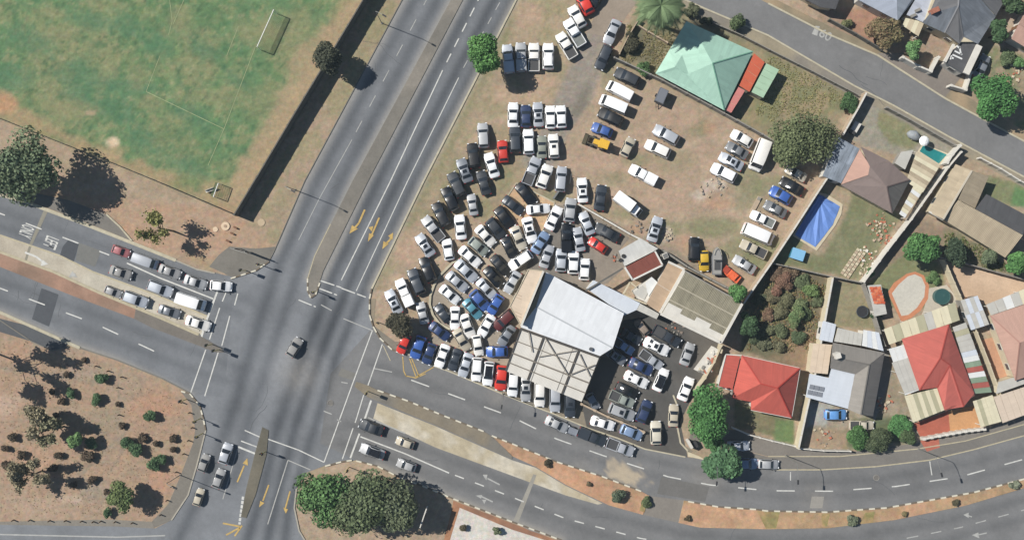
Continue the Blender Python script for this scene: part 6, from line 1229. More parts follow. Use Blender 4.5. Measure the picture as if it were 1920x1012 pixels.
CARS = [
 # four pickups by the green tree, then the slanted ones
 (953, 111, 96, KC, 'silver', 'shaded pickup half under the bright green tree, leftmost of four'), (977, 108, 92, KC, 'silver', 'shaded covered pickup, second of four beside the green tree'), (1001, 108, 90, K, 'white', 'white pickup with empty dark load bed, third of four'), (1028, 106, 90, U, 'white', 'white double-cab wagon, rightmost of four beside the green tree', 'rails'),
 (1062, 86, 121, K, 'white', 'white pickup with open bed at the edge of the drive, lowest of three slanted ones'), (1077, 62, 121, KL, 'white', 'white pickup with grey loaded bed, middle of three slanted ones'), (1082, 32, 119, H, 'white', 'white hatchback next to the red car near the top edge', '', 1.1), (1096, 6, 118, H, 'red', 'bright red car cut by the top edge', '', 1.1), (1120, -8, 60, S, 'black', 'black car just showing at the top edge beside the drive'),
 (1148, 60, 246, S, 'silver', 'white-silver sedan driving down the narrow drive, upper of two'), (1132, 108, 246, U, 'dark grey', 'dark grey off-roader on the narrow drive, lower of two'),
 # rows of five and four
 (962, 216, 89, S, 'white', 'long white sedan, leftmost in the row of five'), (986, 218, 91, H, 'dark blue', 'dark blue hatchback, second in the row of five'), (1009, 215, 93, S, 'silver', 'silver car with a sunroof, middle of the row of five', 'sunroof', .95), (1032, 220, 91, H, 'white', 'white hatchback, fourth in the row of five'), (1052, 219, 93, H, 'white', 'white hatchback, rightmost in the row of five', '', 1.02),
 (966, 262, 92, U, 'dark grey', 'dark grey off-roader, leftmost in the row of four below'), (991, 266, 92, U, 'white', 'white off-roader, second in the row of four'), (1016, 276, 91, S, 'green grey', 'dull greenish-grey car, third in the row of four', '', .9), (1038, 274, 93, U, 'white', 'white car with a dark sunroof, rightmost in the row of four', 'sunroof', .93),
 (997, 321, 68, K, 'silver', 'silver pickup with dark load bed above the sand corner'), (1021, 331, 70, H, 'white', 'white hatchback right of the silver pickup', '', 1.12), (1052, 336, 85, U, 'silver', 'silver off-roader beside the small steel gate', '', .95),
 # verge side
 (906, 254, 94, U, 'silver', 'silver-grey wagon, topmost car on the grassy verge', '', .97), (888, 292, 98, U, 'black', 'black off-roader second down the verge, beside the red car'), (943, 284, 95, H, 'red', 'red hatchback among the dark cars on the verge'), (922, 310, 107, S, 'white', 'white sedan just below the red hatchback'), (871, 320, 110, S, 'grey', 'grey sedan with sunroof third down the verge', 'sunroof'), (856, 346, 116, U, 'dark grey', 'dark grey wagon fourth down the verge'), (907, 343, 106, S, 'dark grey', 'dark blue-grey sedan below the white sedan on the grass'),
 (844, 373, 116, U, 'black', 'black off-roader, upper of two blacks on the verge'), (827, 402, 118, U, 'black', 'black off-roader, lower of two blacks on the verge'), (886, 384, 99, S, 'silver', 'silver sedan alone on the grass left of the sand corner', '', .85), (863, 426, 96, S, 'white', 'white sedan on the grass below the lone silver sedan'), (812, 429, 128, K, 'silver', 'silver pickup with open bed, upper of two on the verge'), (797, 460, 124, S, 'silver', 'silver sedan with sunroof, lower of two slanted silvers on the verge', 'sunroof'), (840, 468, 99, H, 'white', 'white hatchback just above the curved low wall'),
 (802, 505, 113, U, 'black', 'glossy black off-roader left of the curved low wall'), (781, 528, 113, U, 'dark grey', 'dark grey off-roader between the black one and the white pickup'), (759, 549, 114, KC, 'white', 'white covered pickup near the street corner'), (738, 566, 116, S, 'silver', 'silver car with sunroof nearest the corner kerb', 'sunroof'), (792, 587, 104, S, 'silver', 'silver sedan squeezed between the dark tree and the curved wall', '', .9),
 # sand corner and inner arcs
 (986, 364, 309, S, 'black', 'black car in the upper tip of the sand corner'), (962, 385, 322, S, 'dark grey', 'dark blue-grey sedan in the sand corner, left of centre', '', .92), (946, 408, 308, S, 'black', 'black car at the left rim of the sand corner'), (930, 429, 310, H, 'dark grey', 'dark grey hatchback just outside the sand corner', '', 1.05), (1009, 392, 5, S, 'white', 'white sedan parked sideways in the sand corner', '', .93),
 (910, 442, 312, S, 'white', 'white sedan, top of the inner diagonal row beside the dark hatchback'), (897, 462, 320, H, 'green grey', 'pale green-grey car, second in the inner diagonal row', '', 1.02), (881, 481, 318, S, 'white', 'white sedan, third in the inner diagonal row'), (874, 508, 316, S, 'silver', 'silver sedan, fourth in the inner diagonal row', '', 1.05), (857, 528, 319, S, 'silver', 'silver sedan, fifth in the inner diagonal row', '', .97), (843, 552, 319, S, 'white', 'white sedan, lowest in the inner diagonal row inside the curved wall', '', .95),
 (972, 446, 293, S, 'beige', 'beige-grey sedan below the sideways white sedan'), (993, 431, 284, S, 'white', 'white sedan with sunroof right of the beige one', 'sunroof'), (955, 464, 296, S, 'black', 'black car left of the beige-grey sedan', '', .93), (938, 497, 312, S, 'black', 'upper of two black cars side by side in the middle of the yard', '', .95), (925, 519, 311, S, 'black', 'lower of two black cars side by side in the middle of the yard', '', .97),
 (912, 541, 314, S, 'silver', 'pale silver sedan above the two blue cars', '', .95), (900, 563, 312, H, 'blue', 'royal blue hatchback in the blue cluster', '', 1.05), (886, 579, 312, S, 'teal', 'teal sedan beside the royal blue hatchback', '', .93), (929, 571, 238, H, 'blue', 'blue car facing the other way, right of the royal blue hatchback'),
 (1038, 409, 64, S, 'white', 'white sedan at the gate of the sand corner'), (1069, 394, 84, H, 'silver', 'silver hatchback at the top end of the diagonal wall', '', 1.1), (1100, 419, 112, S, 'silver', 'silver-white sedan close along the diagonal wall'), (1013, 455, 58, S, 'pale blue', 'pale blue sedan slanting in the middle of the yard', '', .97), (976, 488, 214, U, 'white', 'white boxy wagon lying crosswise above the beige roof', '', .95),
 (1062, 446, 90, KC, 'black', 'black covered pickup standing upright in the yard'), (1085, 449, 101, S, 'silver', 'silver-white sedan right of the black pickup', '', .97), (1138, 436, 152, S, 'dark grey', 'long dark sedan against the diagonal wall', '', 1.05), (1121, 460, 146, H, 'red', 'small bright red car in the grey yard', '', .92),
 (1025, 481, 71, S, 'silver', 'silver sedan, leftmost of four above the white roof', '', .93), (1052, 488, 87, H, 'silver', 'silver hatchback, second of four above the white roof', '', 1.08), (1075, 492, 88, H, 'white', 'white hatchback, third of four above the white roof', '', 1.05), (1096, 505, 87, H, 'white', 'white hatchback, rightmost of four above the white roof'), (961, 529, 240, S, 'silver', 'silver sedan close against the beige flat roof', '', .93),
 (830, 587, 128, H, 'dark grey', 'dull dark hatchback inside the bottom of the curved wall', '', .95), (853, 596, 269, S, 'white', 'white sedan standing upright inside the curved wall', '', .93), (876, 611, 290, S, 'white', 'white sedan slanting below the teal one', '', .98), (912, 610, 240, S, 'white', 'white sedan slanting towards the maroon car', '', .95), (945, 600, 222, U, 'maroon', 'dark maroon off-roader under the corner of the beige roof', '', .92), (950, 629, 236, S, 'grey', 'grey sedan below the maroon off-roader', '', .95), (866, 637, 300, S, 'beige', 'pinkish-beige sedan below the slanting white one', '', .95), (896, 647, 279, H, 'white', 'white hatchback behind the front row, above the silver car'), (932, 659, 181, H, 'blue', 'bright blue car lying crosswise beside the canopy', '', 1.05), (824, 621, 322, S, 'dark blue', 'dark blue sedan behind the front row by the tree shadow', '', .97),
 # front row along the kerb
 (757, 645, 246, H, 'red', 'red car poking out under the dark corner tree', '', .9), (784, 651, 250, H, 'blue', 'mid-blue hatchback, second in the front row from the corner tree', '', 1.05), (805, 663, 250, H, 'dark blue', 'dark blue hatchback, third in the front row from the corner tree'), (829, 667, 250, S, 'white', 'white sedan, fourth in the front row from the corner tree', '', .95), (853, 674, 252, S, 'dark grey', 'dark grey sedan, fifth in the front row from the corner tree', '', .93), (873, 684, 252, S, 'silver', 'silver sedan, sixth in the front row from the corner tree', '', .95), (894, 692, 266, U, 'white', 'white wagon, seventh in the front row from the corner tree', '', .93), (916, 700, 264, U, 'white', 'white car with a black roof in the front row', 'blacktop', .95), (940, 708, 264, H, 'red', 'red hatchback in the front row just left of the canopy', '', 1.12),
 (962, 720, 266, U, 'white', 'white car, leftmost of five poking out below the canopy', '', .93), (986, 728, 269, S, 'silver', 'silver car with sunroof, second of five below the canopy', 'sunroof'), (1012, 738, 269, U, 'white', 'white wagon, third of five below the canopy', '', .95), (1041, 747, 269, U, 'silver', 'silver-white wagon, fourth of five below the canopy'), (1069, 758, 269, U, 'dark grey', 'dark grey wagon, rightmost of five below the canopy', 'sunroof'),
 (1044, 795, 334, S, 'silver', 'silver sedan parked at the kerb, left end of the roadside line', '', .95), (1110, 818, 338, KC, 'dark grey', 'dark covered pickup in the middle of the roadside line'), (1163, 838, 339, K, 'silver', 'silver pickup with dark bed, right end of the roadside line'), (1130, 793, 343, S, 'white', 'white sedan on the strip behind the roadside line'), (1184, 810, 338, H, 'pale blue', 'pale blue hatchback on the strip right of the white sedan', '', 1.05), (1230, 811, 91, H, 'beige', 'beige hatchback blocking the yard entrance', '', 1.05),
 # dark yard
 (1204, 614, 130, H, 'grey', 'stripped grey car shell at the back of the dark yard', 'wreck', .85), (1250, 630, 330, K, 'dark grey', 'dark pickup below the fibre-cement hall'), (1231, 649, 334, S, 'white', 'white sedan with sunroof, top white in the dark yard', 'sunroof', 1.03), (1221, 674, 325, K, 'silver', 'silver-white pickup below the topmost white sedan', '', .85), (1202, 687, 335, S, 'dark blue', 'dark blue sedan below the silver-white pickup', '', 1.0), (1168, 648, 327, K, 'pale blue', 'blue-grey pickup in the shadow of the workshop', '', .8), (1155, 668, 325, S, 'grey', 'grey sedan in the shadow of the workshop', 'sunroof', .9), (1184, 631, 330, S, 'dark grey', 'dark sedan deep in the workshop shadow', '', .9), (1193, 711, 334, S, 'white', 'white sedan, lower white in the dark yard'), (1239, 712, 66, S, 'white', 'white car with a black top in the middle of the dark yard', 'blacktop', .98), (1289, 664, 70, S, 'silver', 'pale silver sedan in the right lane of the dark yard, upper', '', .93), (1286, 729, 68, S, 'white', 'white sedan in the right lane of the dark yard, beside the wall'), (1263, 779, 87, S, 'beige', 'off-white sedan leaving the dark yard by the round tree', '', .9), (1176, 732, 334, S, 'black', 'black sedan half in the canopy shadow', '', .95), (1166, 748, 336, K, 'green grey', 'greenish pickup with silver bonnet near the yard entrance', '', .9), (1166, 772, 339, U, 'silver', 'silver-white car with sunroof by the low tan wall', 'sunroof'), (1208, 771, 68, H, 'dark blue', 'dark blue-black hatchback by the low tan wall', '', 1.05), (1112, 752, 300, H, 'grey', 'grey car in deep shadow behind the canopy corner', '', .85),
 # road right of the palm
 (1384, 836, 2, S, 'silver', 'silver sedan on the pavement right of the palm', '', .93), (1399, 869, 0, S, 'pale blue', 'blue-silver sedan in the parking bay beside the palm'), (1441, 870, 358, H, 'silver', 'silver-white hatchback in the parking bay, rightmost of two', '', .95),
 # sandy lot
 (1176, 145, 154, U, 'dark grey', 'dark grey off-roader, topmost in the slanted lot row', 'rails'), (1162, 171, 152, V_, 'white', 'white panel van, second in the slanted lot row', '', .93), (1150, 196, 157, B, 'white', 'white minibus, third in the slanted lot row', '', .97), (1145, 220, 154, U, 'black', 'black off-roader, fourth in the slanted lot row'), (1129, 244, 158, H, 'blue', 'blue hatchback above the yellow tractor', '', 1.02), (1177, 276, 64, H, 'beige', 'small off-white hatchback right of the yellow tractor', '', .95), (1249, 253, 151, U, 'silver', 'silver wagon, upper of two in the middle of the sandy lot'), (1233, 279, 155, U, 'white', 'white wagon, lower of two in the middle of the sandy lot'), (1206, 328, 152, KC, 'white', 'white covered pickup alone in the middle of the sandy lot'), (1092, 357, 93, S, 'white', 'white sedan with sunroof left of the dusty sedan on the lot edge', 'sunroof'), (1126, 371, 83, S, 'dark grey', 'dusty grey-blue sedan left of the box truck'), (1228, 430, 73, S, 'silver', 'silver sedan with sunroof against the diagonal wall', 'sunroof'),
 (1391, 260, 150, H, 'white', 'white hatchback, top of the four by the minibus', '', 1.05), (1382, 282, 150, S, 'grey', 'blue-grey sedan, second of the four by the minibus', '', .95), (1371, 303, 152, S, 'silver', 'white-silver car with sunroof, third of the four by the minibus', 'sunroof', .97), (1357, 324, 153, U, 'white', 'white wagon, lowest of the four by the minibus'), (1424, 291, 249, B, 'white', 'tall white minibus beside the olive tree', '', 1.08),
 (1493, 325, 150, S, 'beige', 'dirty white sedan under the edge of the olive tree', '', .93), (1485, 349, 150, S, 'black', 'black sedan, second from the top along the long wall', '', .97), (1464, 366, 150, H, 'blue', 'blue hatchback along the long wall', '', 1.08), (1454, 392, 152, S, 'grey', 'blue-grey sedan below the blue hatchback', '', .97), (1430, 411, 154, KL, 'white', 'white truck-like pickup with dark loaded bed along the long wall', '', .9), (1421, 439, 337, B, 'white', 'white minibus lying along the long wall', '', 1.1), (1413, 467, 154, K, 'beige', 'dull white pickup below the lying minibus', '', .97), (1396, 496, 148, S, 'silver', 'silver sedan lowest along the long wall', '', .95),
 (1302, 467, 88, U, 'black', 'black off-roader at the dark wall, left of the yellow car', '', .93), (1320, 489, 272, H, 'yellow', 'yellow hatchback between the black car and the grey boat', '', .97),
 (1567, 777, 0, H, 'sky blue', 'light blue old car in the yard of the grey-roofed house'), (1616, 797, 0, K, 'beige', 'cream pickup beside the garden hedge', '', .82), (1841, 124, 64, S, 'grey', 'grey sedan on the shaded drive beside the garage', '', .95),
 # traffic on the west road
 (226, 471, 340, H, 'faded red', 'faded red car at the tail of the queue in the outer lane', '', .85), (272, 489, 340, V_, 'silver', 'pale silver van in the outer lane, behind a grey car', '', .85), (318, 509, 340, S, 'tar grey', 'grey car in the middle of the outer-lane queue', '', .9), (366, 529, 342, S, 'silver', 'silver car second from the stop line in the outer lane', '', .95), (414, 536, 355, H, 'white', 'white car at the stop line in the outer lane'),
 (226, 511, 342, S, 'tar grey', 'grey car at the back of the middle lane', '', .9), (300, 541, 340, U, 'silver', 'silver wagon in the middle lane behind the white van'), (358, 565, 342, V_, 'white', 'white van first at the lights in the middle lane', '', 1.02), (211, 547, 338, H, 'tar grey', 'grey car at the back of the pale turning lane', '', .8), (254, 561, 340, U, 'silver', 'silver wagon second in the pale turning lane'), (317, 584, 342, S, 'grey', 'mid-grey car in the pale turning lane', '', .92), (371, 606, 342, S, 'white', 'white car first at the lights in the pale turning lane', '', .97),
 (552, 651, 58, H, 'tar grey', 'grey car crossing the middle of the junction', '', .95), (696, 801, 159, S, 'dark grey', 'dark car at the stop line beside the paved island', '', .97), (759, 830, 160, H, 'beige', 'pale car queuing behind the dark one beside the paved island', '', .85), (698, 846, 160, S, 'silver', 'silver car with black roof at the stop line in the kerb lane', 'blacktop'), (762, 872, 160, H, 'tar grey', 'grey car queuing in the kerb lane above the big trees', '', .9),
 (423, 850, 72, H, 'silver', 'silver car nearest the junction on the south road'), (410, 897, 70, H, 'tar grey', 'grey car second in line on the south road', '', .95), (382, 868, 70, H, 'tar grey', 'grey car hugging the west kerb of the south road', '', .85), (372, 932, 72, H, 'beige', 'beige car furthest back at the west kerb of the south road', '', .8),
]
for c in CARS:
    x, y, a, k, col, lab = c[:6]; opt = c[6] if len(c) > 6 else ''; sc = c[7] if len(c) > 7 else 1.0
    if y > 400 and (x < 560 and y < 660 or x < 780 and y > 780): nm = {'hatchback': 'hatchback', 'sedan': 'sedan', 'off-road car': 'suv', 'panel van': 'van'}.get(k, 'pickup')
    else: nm = None
    car(x, y, a, k, col, lab, opt, None, sc, nm)

# box truck
def local_thing(name, label, cat, px, py, ang, z=.03):
    p = P(px, py, .6); return thing(name, label, cat, (p.x, p.y, z), math.radians(ang))
def lpart(t, name, vf, mat, smooth=False): return link(bpy.data.objects.new(name, mesh_of(name, *vf, mat, smooth)), t)
def wheels(t, xs, w, r=.42):
    for x in xs:
        for sg in (-1, 1): lpart(t, 'wheel', tube([(x, sg * w - .13, r), (x, sg * w + .13, r)], [r, r], 14), M_TYRE)
MWH = pmat('truck_white', (.78, .78, .77), .5)
t = local_thing('box_truck', 'white box truck with its cab turned to the diagonal wall', 'truck', 1176, 384, -37)
lpart(t, 'cargo_box', boxv(-.9, 0, .9, 3.9, 2.0, 2.0), MWH); lpart(t, 'chassis', boxv(0, 0, .55, 5.6, .9, .3), M_TRIM)
lpart(t, 'cab', ([(1.35, -.9, .6), (2.9, -.86, .6), (2.9, .86, .6), (1.35, .9, .6), (1.35, -.9, 2.0), (2.25, -.78, 2.0), (2.25, .78, 2.0), (1.35, .9, 2.0), (2.9, -.86, 1.15), (2.9, .86, 1.15)], [(3, 2, 1, 0), (4, 5, 6, 7), (0, 1, 8, 5, 4), (1, 2, 9, 8), (2, 3, 7, 6, 9), (3, 0, 4, 7), (8, 9, 6, 5)]), MWH)
lpart(t, 'windscreen', slab([(2.84, -.74, 1.27), (2.84, .74, 1.27), (2.33, .68, 1.97), (2.33, -.68, 1.97)], .0), M_GLASS); wheels(t, (1.9, -1.7), .85)
t2 = t
# yellow tractor with front loader
MY = pmat('tractor_yellow', alb((240, 190, 62)), .5, noise=.1); MDK = pmat('tractor_dark', alb((84, 78, 58)), .7)
t = local_thing('tractor_loader', 'yellow tractor loader with its bucket forward at the end of the slanted row', 'tractor', 1122, 269, 160)
lpart(t, 'bonnet', boxv(.3, 0, .8, 1.4, .9, .7), MY); lpart(t, 'cab', join(boxv(-.9, 0, 1.0, 1.7, 1.5, .3), boxv(-.9, 0, 2.2, 1.9, 1.6, .14)), MY)
lpart(t, 'cab_glass', boxv(-.9, 0, 1.3, 1.5, 1.35, .88), M_GLASS); lpart(t, 'loader_arm', join(bar((-.2, .62, 1.2), (2.0, .62, .7), .14, .2), bar((-.2, -.62, 1.2), (2.0, -.62, .7), .14, .2), bar((2.0, -.62, .7), (2.0, .62, .7), .12)), MDK)
lpart(t, 'bucket', join(boxv(2.3, 0, .15, .1, 2.0, .7), boxv(2.6, 0, .1, .7, 2.0, .08), boxv(2.6, .98, .1, .7, .06, .5), boxv(2.6, -.98, .1, .7, .06, .5)), MDK)
for x, r in ((-1.1, .62), (1.0, .42)):
    for sg in (-1, 1): lpart(t, 'wheel', tube([(x, sg * .85 - .2, r), (x, sg * .85 + .2, r)], [r, r], 14), M_TYRE)
# closed dark trailer
t = local_thing('box_trailer', 'dark grey box trailer standing alone by the green-roof wall', 'trailer', 1239, 182, 66)
lpart(t, 'box', boxv(0, 0, .5, 2.7, 1.7, 1.35), pmat('trailer_grey', alb((104, 108, 116)), .6, noise=.1)); lpart(t, 'drawbar', join(bar((-1.3, .4, .5), (-2.2, 0, .5), .08), bar((-1.3, -.4, .5), (-2.2, 0, .5), .08)), M_TRIM); wheels(t, (0,), .95, .33); lpart(t, 'lid', boxv(0, 0, 1.852, 2.5, 1.5, .05), pmat('trailer_lid', alb((124, 128, 136)), .5))
# grey boat on trailer, orange wreck
MBT = pmat('boat_grey', alb((132, 134, 138)), .5, noise=.12)
t = local_thing('boat', 'grey motor boat on a trailer between the yellow and orange wrecks', 'boat', 1343, 492, 90)
pl = [(-2.3, .85), (1.0, .95), (2.2, .6), (2.9, 0)]; ol = pl + [(x, -y) for x, y in pl[-2::-1]]
lpart(t, 'hull', join(prism(ol, .7, 1.35)), MBT); lpart(t, 'deck', prism([(x * .92, y * .86) for x, y in ol], 1.353, 1.45), pmat('boat_deck', alb((164, 162, 158)), .6, noise=.1)); lpart(t, 'cockpit', boxv(-.6, 0, 1.45, 1.6, 1.1, .08), M_BED); lpart(t, 'windscreen', slab([(.5, -.7, 1.5), (.5, .7, 1.5), (.25, .6, 1.95), (.25, -.6, 1.95)], .03), M_GLASS)
lpart(t, 'bow_rail', tube([(1.4, .75, 1.75), (2.3, .5, 1.8), (2.8, 0, 1.82), (2.3, -.5, 1.8), (1.4, -.75, 1.75)], [.05] * 5, 6), pmat('rail_cream', alb((206, 200, 180)), .5)); wheels(t, (-.6,), .85, .32)
t = local_thing('wrecked_car', 'crumpled orange car wreck half under the tree by the hall', 'car wreck', 1371, 514, 140)
MO = pmat('wreck_orange', alb((240, 112, 68)), .55, noise=.15)
lpart(t, 'body', ([(-1.9, -.8, .2), (1.8, -.8, .2), (1.8, .8, .2), (-1.9, .8, .2), (-1.8, -.75, .8), (-.6, -.8, .9), (.7, -.7, .75), (1.7, -.75, .6), (1.75, .7, .7), (.5, .78, .85), (-.5, .75, .75), (-1.85, .7, .85)], [(0, 3, 2, 1), (4, 5, 10, 11), (5, 6, 9, 10), (6, 7, 8, 9), (0, 1, 7, 6, 5, 4), (2, 3, 11, 10, 9, 8), (1, 2, 8, 7), (3, 0, 4, 11)]), MO)
lpart(t, 'roof', slab([(-1.1, -.6, 1.25), (.3, -.62, 1.35), (.35, .55, 1.2), (-1.0, .6, 1.3)], .06), MO); lpart(t, 'pillar', join(*[bar((x, y, .75), (x * .85, y * .9, 1.25), .08) for x, y in ((-1.2, .65), (-1.2, -.65), (.5, .65), (.5, -.65))]), MO); lpart(t, 'bonnet', slab([(.75, -.65, .95), (1.9, -.6, 1.2), (1.85, .6, 1.1), (.7, .65, .9)], .04), pmat('wreck_red', alb((196, 84, 60)), .6)); wheels(t, (-1.2, 1.1), .72, .3)
# car trailer behind the silver roadside sedan
t = local_thing('utility_trailer', 'small grey trailer hitched behind the silver roadside sedan', 'trailer', 1074, 808, 338)
MTR = pmat('trailer_steel', alb((150, 156, 166)), .5, .3); lpart(t, 'tray', join(boxv(0, 0, .5, 1.7, 1.2, .05), boxv(0, .62, .5, 1.7, .05, .4), boxv(0, -.62, .5, 1.7, .05, .4), boxv(.85, 0, .5, .05, 1.2, .4)), MTR); lpart(t, 'drawbar', bar((-.85, 0, .5), (-1.6, 0, .5), .08), M_TRIM); wheels(t, (0,), .72, .28)
t = local_thing('utility_trailer', 'light trailer on the driveway behind the white-topped wall end', 'trailer', 1604, 238, 60); lpart(t, 'tray', join(boxv(0, 0, .5, 2.0, 1.2, .05), boxv(0, .62, .5, 2.0, .05, .4), boxv(0, -.62, .5, 2.0, .05, .4)), pmat('trailer_white', alb((206, 204, 200)), .6)); wheels(t, (0,), .72, .28); lpart(t, 'tool_box', boxv(-1.2, 0, .4, .6, 1.0, .5), M_TRIM)

# ------------------------------------------------------------------ street furniture and yard things
MST = pmat('galvanised_steel', alb((150, 150, 146)), .5, .5); MSD = pmat('signal_black', (.02, .02, .022), .6)
def lamp(label, px, py, h, arm, ang, name='street_lamp'):
    p = P(px, py); t = thing(name, label, 'street lamp', (p.x, p.y, 0)); a = math.radians(ang); d = Vector((math.cos(a), math.sin(a), 0))
    lpart(t, 'pole', tube([(0, 0, 0), (0, 0, h * .5), (0, 0, h)], [.09, .07, .05], 8), MST)
    lpart(t, 'arm', tube([(0, 0, h), d * arm * .4 + Vector((0, 0, h + .45)), d * arm + Vector((0, 0, h + .6))], [.06, .05, .045], 6), MST)
    e = d * (arm + .3) + Vector((0, 0, h + .56)); lpart(t, 'lamp_head', boxv(e.x, e.y, e.z, .8, .28, .16, a), MSD); lpart(t, 'base', boxv(0, 0, 0, .35, .35, .12), MW_GREY)
lamp('tall street lamp on the verge beside the dual road, lower one', 553, 356, 7.4, 1.6, -30); lamp('tall street lamp on the verge beside the dual road, near the top edge', 716, 44, 7.6, 1.6, -30)
lamp('street lamp with a curved arm before the grey-roofed house', 1473, 853, 6.6, 3.0, -90); lamp('street lamp with a curved arm before the big red house', 1722, 841, 6.6, 3.0, -75); lamp('street lamp beside the palm at the bend', 1330, 862, 6.4, 2.4, -95); lamp('thin street lamp by the west kerb of the south road', 338, 890, 6.6, 1.6, -20); lamp('street lamp at the verge by the sandy corner in front of the workshop', 944, 738, 5.6, 1.2, -100)
def signal(label, px, py, ang, h=3.4):
    p = P(px, py); t = thing('traffic_signal', label, 'traffic light', (p.x, p.y, .02), math.radians(ang))
    lpart(t, 'pole', tube([(0, 0, 0), (0, 0, h)], [.08, .07], 8), pmat('signal_pole', alb((196, 182, 96)), .6)); lpart(t, 'backing_board', boxv(.12, 0, h - 1.05, .04, .62, 1.3), MSD); lpart(t, 'signal_head', boxv(.24, 0, h - .9, .2, .34, 1.0), MSD)
    for k, c in enumerate(((.5, .02, .02), (.5, .3, .02), (.02, .4, .1))): lpart(t, 'lens', tube([(.34, 0, h - .1 - .3 * k), (.37, 0, h - .1 - .3 * k)], [.1, .1], 10), pmat('lens%d' % k, c, .3))
for lab, x, y, a in (('traffic light on the corner below the stadium wall', 491, 497, 60), ('traffic light on the pavement corner right of the waiting queue', 461, 507, 150), ('traffic light on the tip of the dual road median', 594, 546, 240), ('traffic light on the tip of the west median, inner one', 398, 645, 160), ('traffic light on the tip of the west median, outer one', 411, 655, 160), ('traffic light at the dry garden corner, upper one', 350, 748, 160), ('traffic light at the dry garden corner by the painted kerb', 376, 784, 250), ('traffic light at the dry garden corner, lower one', 380, 812, 250), ('traffic light on the south road island', 498, 846, 60), ('traffic light on the east median tip', 690, 733, 330), ('traffic light by the corner with the dark tree', 712, 605, 60), ('traffic light by the orange soil under the big trees', 655, 875, 330)):
    signal(lab, x, y, a)
# direction sign at the corner
p = P(462, 470); t = thing('direction_sign', 'large grey direction sign on two posts at the corner below the stadium wall', 'sign', (p.x, p.y, 0), math.atan2(-.3, .95))
for x in (-1.0, 1.0): lpart(t, 'post', tube([(x, 0, 0), (x, 0, 4.4)], [.09, .08], 8), MST)
lpart(t, 'board', boxv(0, -.12, 2.4, 3.2, .06, 2.0), pmat('sign_slate', alb((96, 108, 118)), .5)); lpart(t, 'frame', join(boxv(0, -.12, 4.4, 3.3, .1, .06), boxv(0, -.12, 2.34, 3.3, .1, .06)), MST)
# billboard by the big trees
p = P(800, 957); t = thing('billboard', 'tall billboard seen edge-on beside the big trees at the bottom', 'billboard', (p.x, p.y, 0), math.radians(71))
for x in (-1.2, 1.2): lpart(t, 'post', tube([(x, 0, 0), (x, 0, 5.0)], [.11, .1], 8), MST)
lpart(t, 'panel', boxv(0, .16, 3.3, 3.6, .12, 1.7), pmat('billboard_white', alb((226, 228, 228)), .5)); lpart(t, 'frame', join(boxv(0, .16, 5.002, 3.7, .2, .08), boxv(0, .16, 3.22, 3.7, .2, .078)), MW_WHITE)
# wooden bollards round the garden
_bv, _bf = cyl(0, 0, 0, .13, .85, 8, .11); BOL = mesh_of('bollard', *join((_bv, _bf), cyl(0, 0, .85, .11, .05, 8, .05)), pmat('bollard_wood', alb((116, 92, 70)), .9, noise=.2, nscale=5))
for bi, (x, y) in enumerate(((26, 974), (57, 974), (94, 975), (124, 975), (154, 976), (176, 977), (190, 976), (217, 977), (249, 979), (302, 964), (314, 937), (323, 911), (331, 884), (345, 850), (354, 825), (361, 801), (356, 773), (342, 754), (229, 706), (222, 726), (222, 757), (224, 777), (204, 695), (181, 686))):
    o = bpy.data.objects.new('bollard', BOL); COL.objects.link(o); p = P(x, y); o.location = (p.x, p.y, 0); tag(o, ('short wooden bollard, %s from the left along the lower garden edge' % ORD[bi]) if bi < 9 else ('short wooden bollard, %s up from the lower corner along the right garden edge' % ORD[bi - 9]) if bi < 18 else ('short wooden bollard on the inner garden line, %s from the right' % ORD[bi - 18]), 'bollard', 'wooden bollards round the dry garden')
# goals
MGP = pmat('goal_white', (.78, .78, .75), .5); MNET = pmat('goal_net', alb((96, 120, 86)), .9)
def goal(label, a, b, h, depth):
    pa, pb = P(*a, h), P(*b, h); A = Vector((pa.x, pa.y, 0)); B_ = Vector((pb.x, pb.y, 0)); t = thing('football_goal', label, 'goal', tuple((A + B_) / 2)); n = (B_ - A).normalized(); n = Vector((-n.y, n.x, 0)) * depth
    z = Vector((0, 0, h)); 
    for q in (A, B_): obj('post', *tube([q, q + z], [.07, .07], 8), MGP, t)
    obj('crossbar', *tube([A + z, B_ + z], [.07, .07], 8), MGP, t); parts = []
    for k in range(25):
        q = A.lerp(B_, k / 24); parts += [bar(q + z, q + n * .5 + z * .98, .025), bar(q + n * .5 + z * .98, q + n + Vector((0, 0, .05)), .025)]
    for k in range(9): f = k / 8; parts.append(bar((A + z).lerp(A + n + Vector((0, 0, .05)), f), (B_ + z).lerp(B_ + n + Vector((0, 0, .05)), f), .025))
    obj('net', *join(*parts), MNET, t)
goal('white football goal with a dark net near the top of the field', (513, 19), (482, 88), 2.44, 1.6); goal('small white goal frame at the bottom corner of the field', (409, 344), (400, 369), 2.0, -1.2)
p = P(396, 357); t = thing('bench', 'broken pale bench beside the small goal', 'bench', (p.x, p.y, 0), .35); lpart(t, 'seat', boxv(0, 0, .45, 1.8, .4, .06), MW_WHITE); lpart(t, 'backrest', boxv(0, .22, .55, 1.8, .06, .4), MW_WHITE)
for x in (-.7, .7): lpart(t, 'leg', boxv(x, 0, 0, .1, .36, .45), MW_GREY)
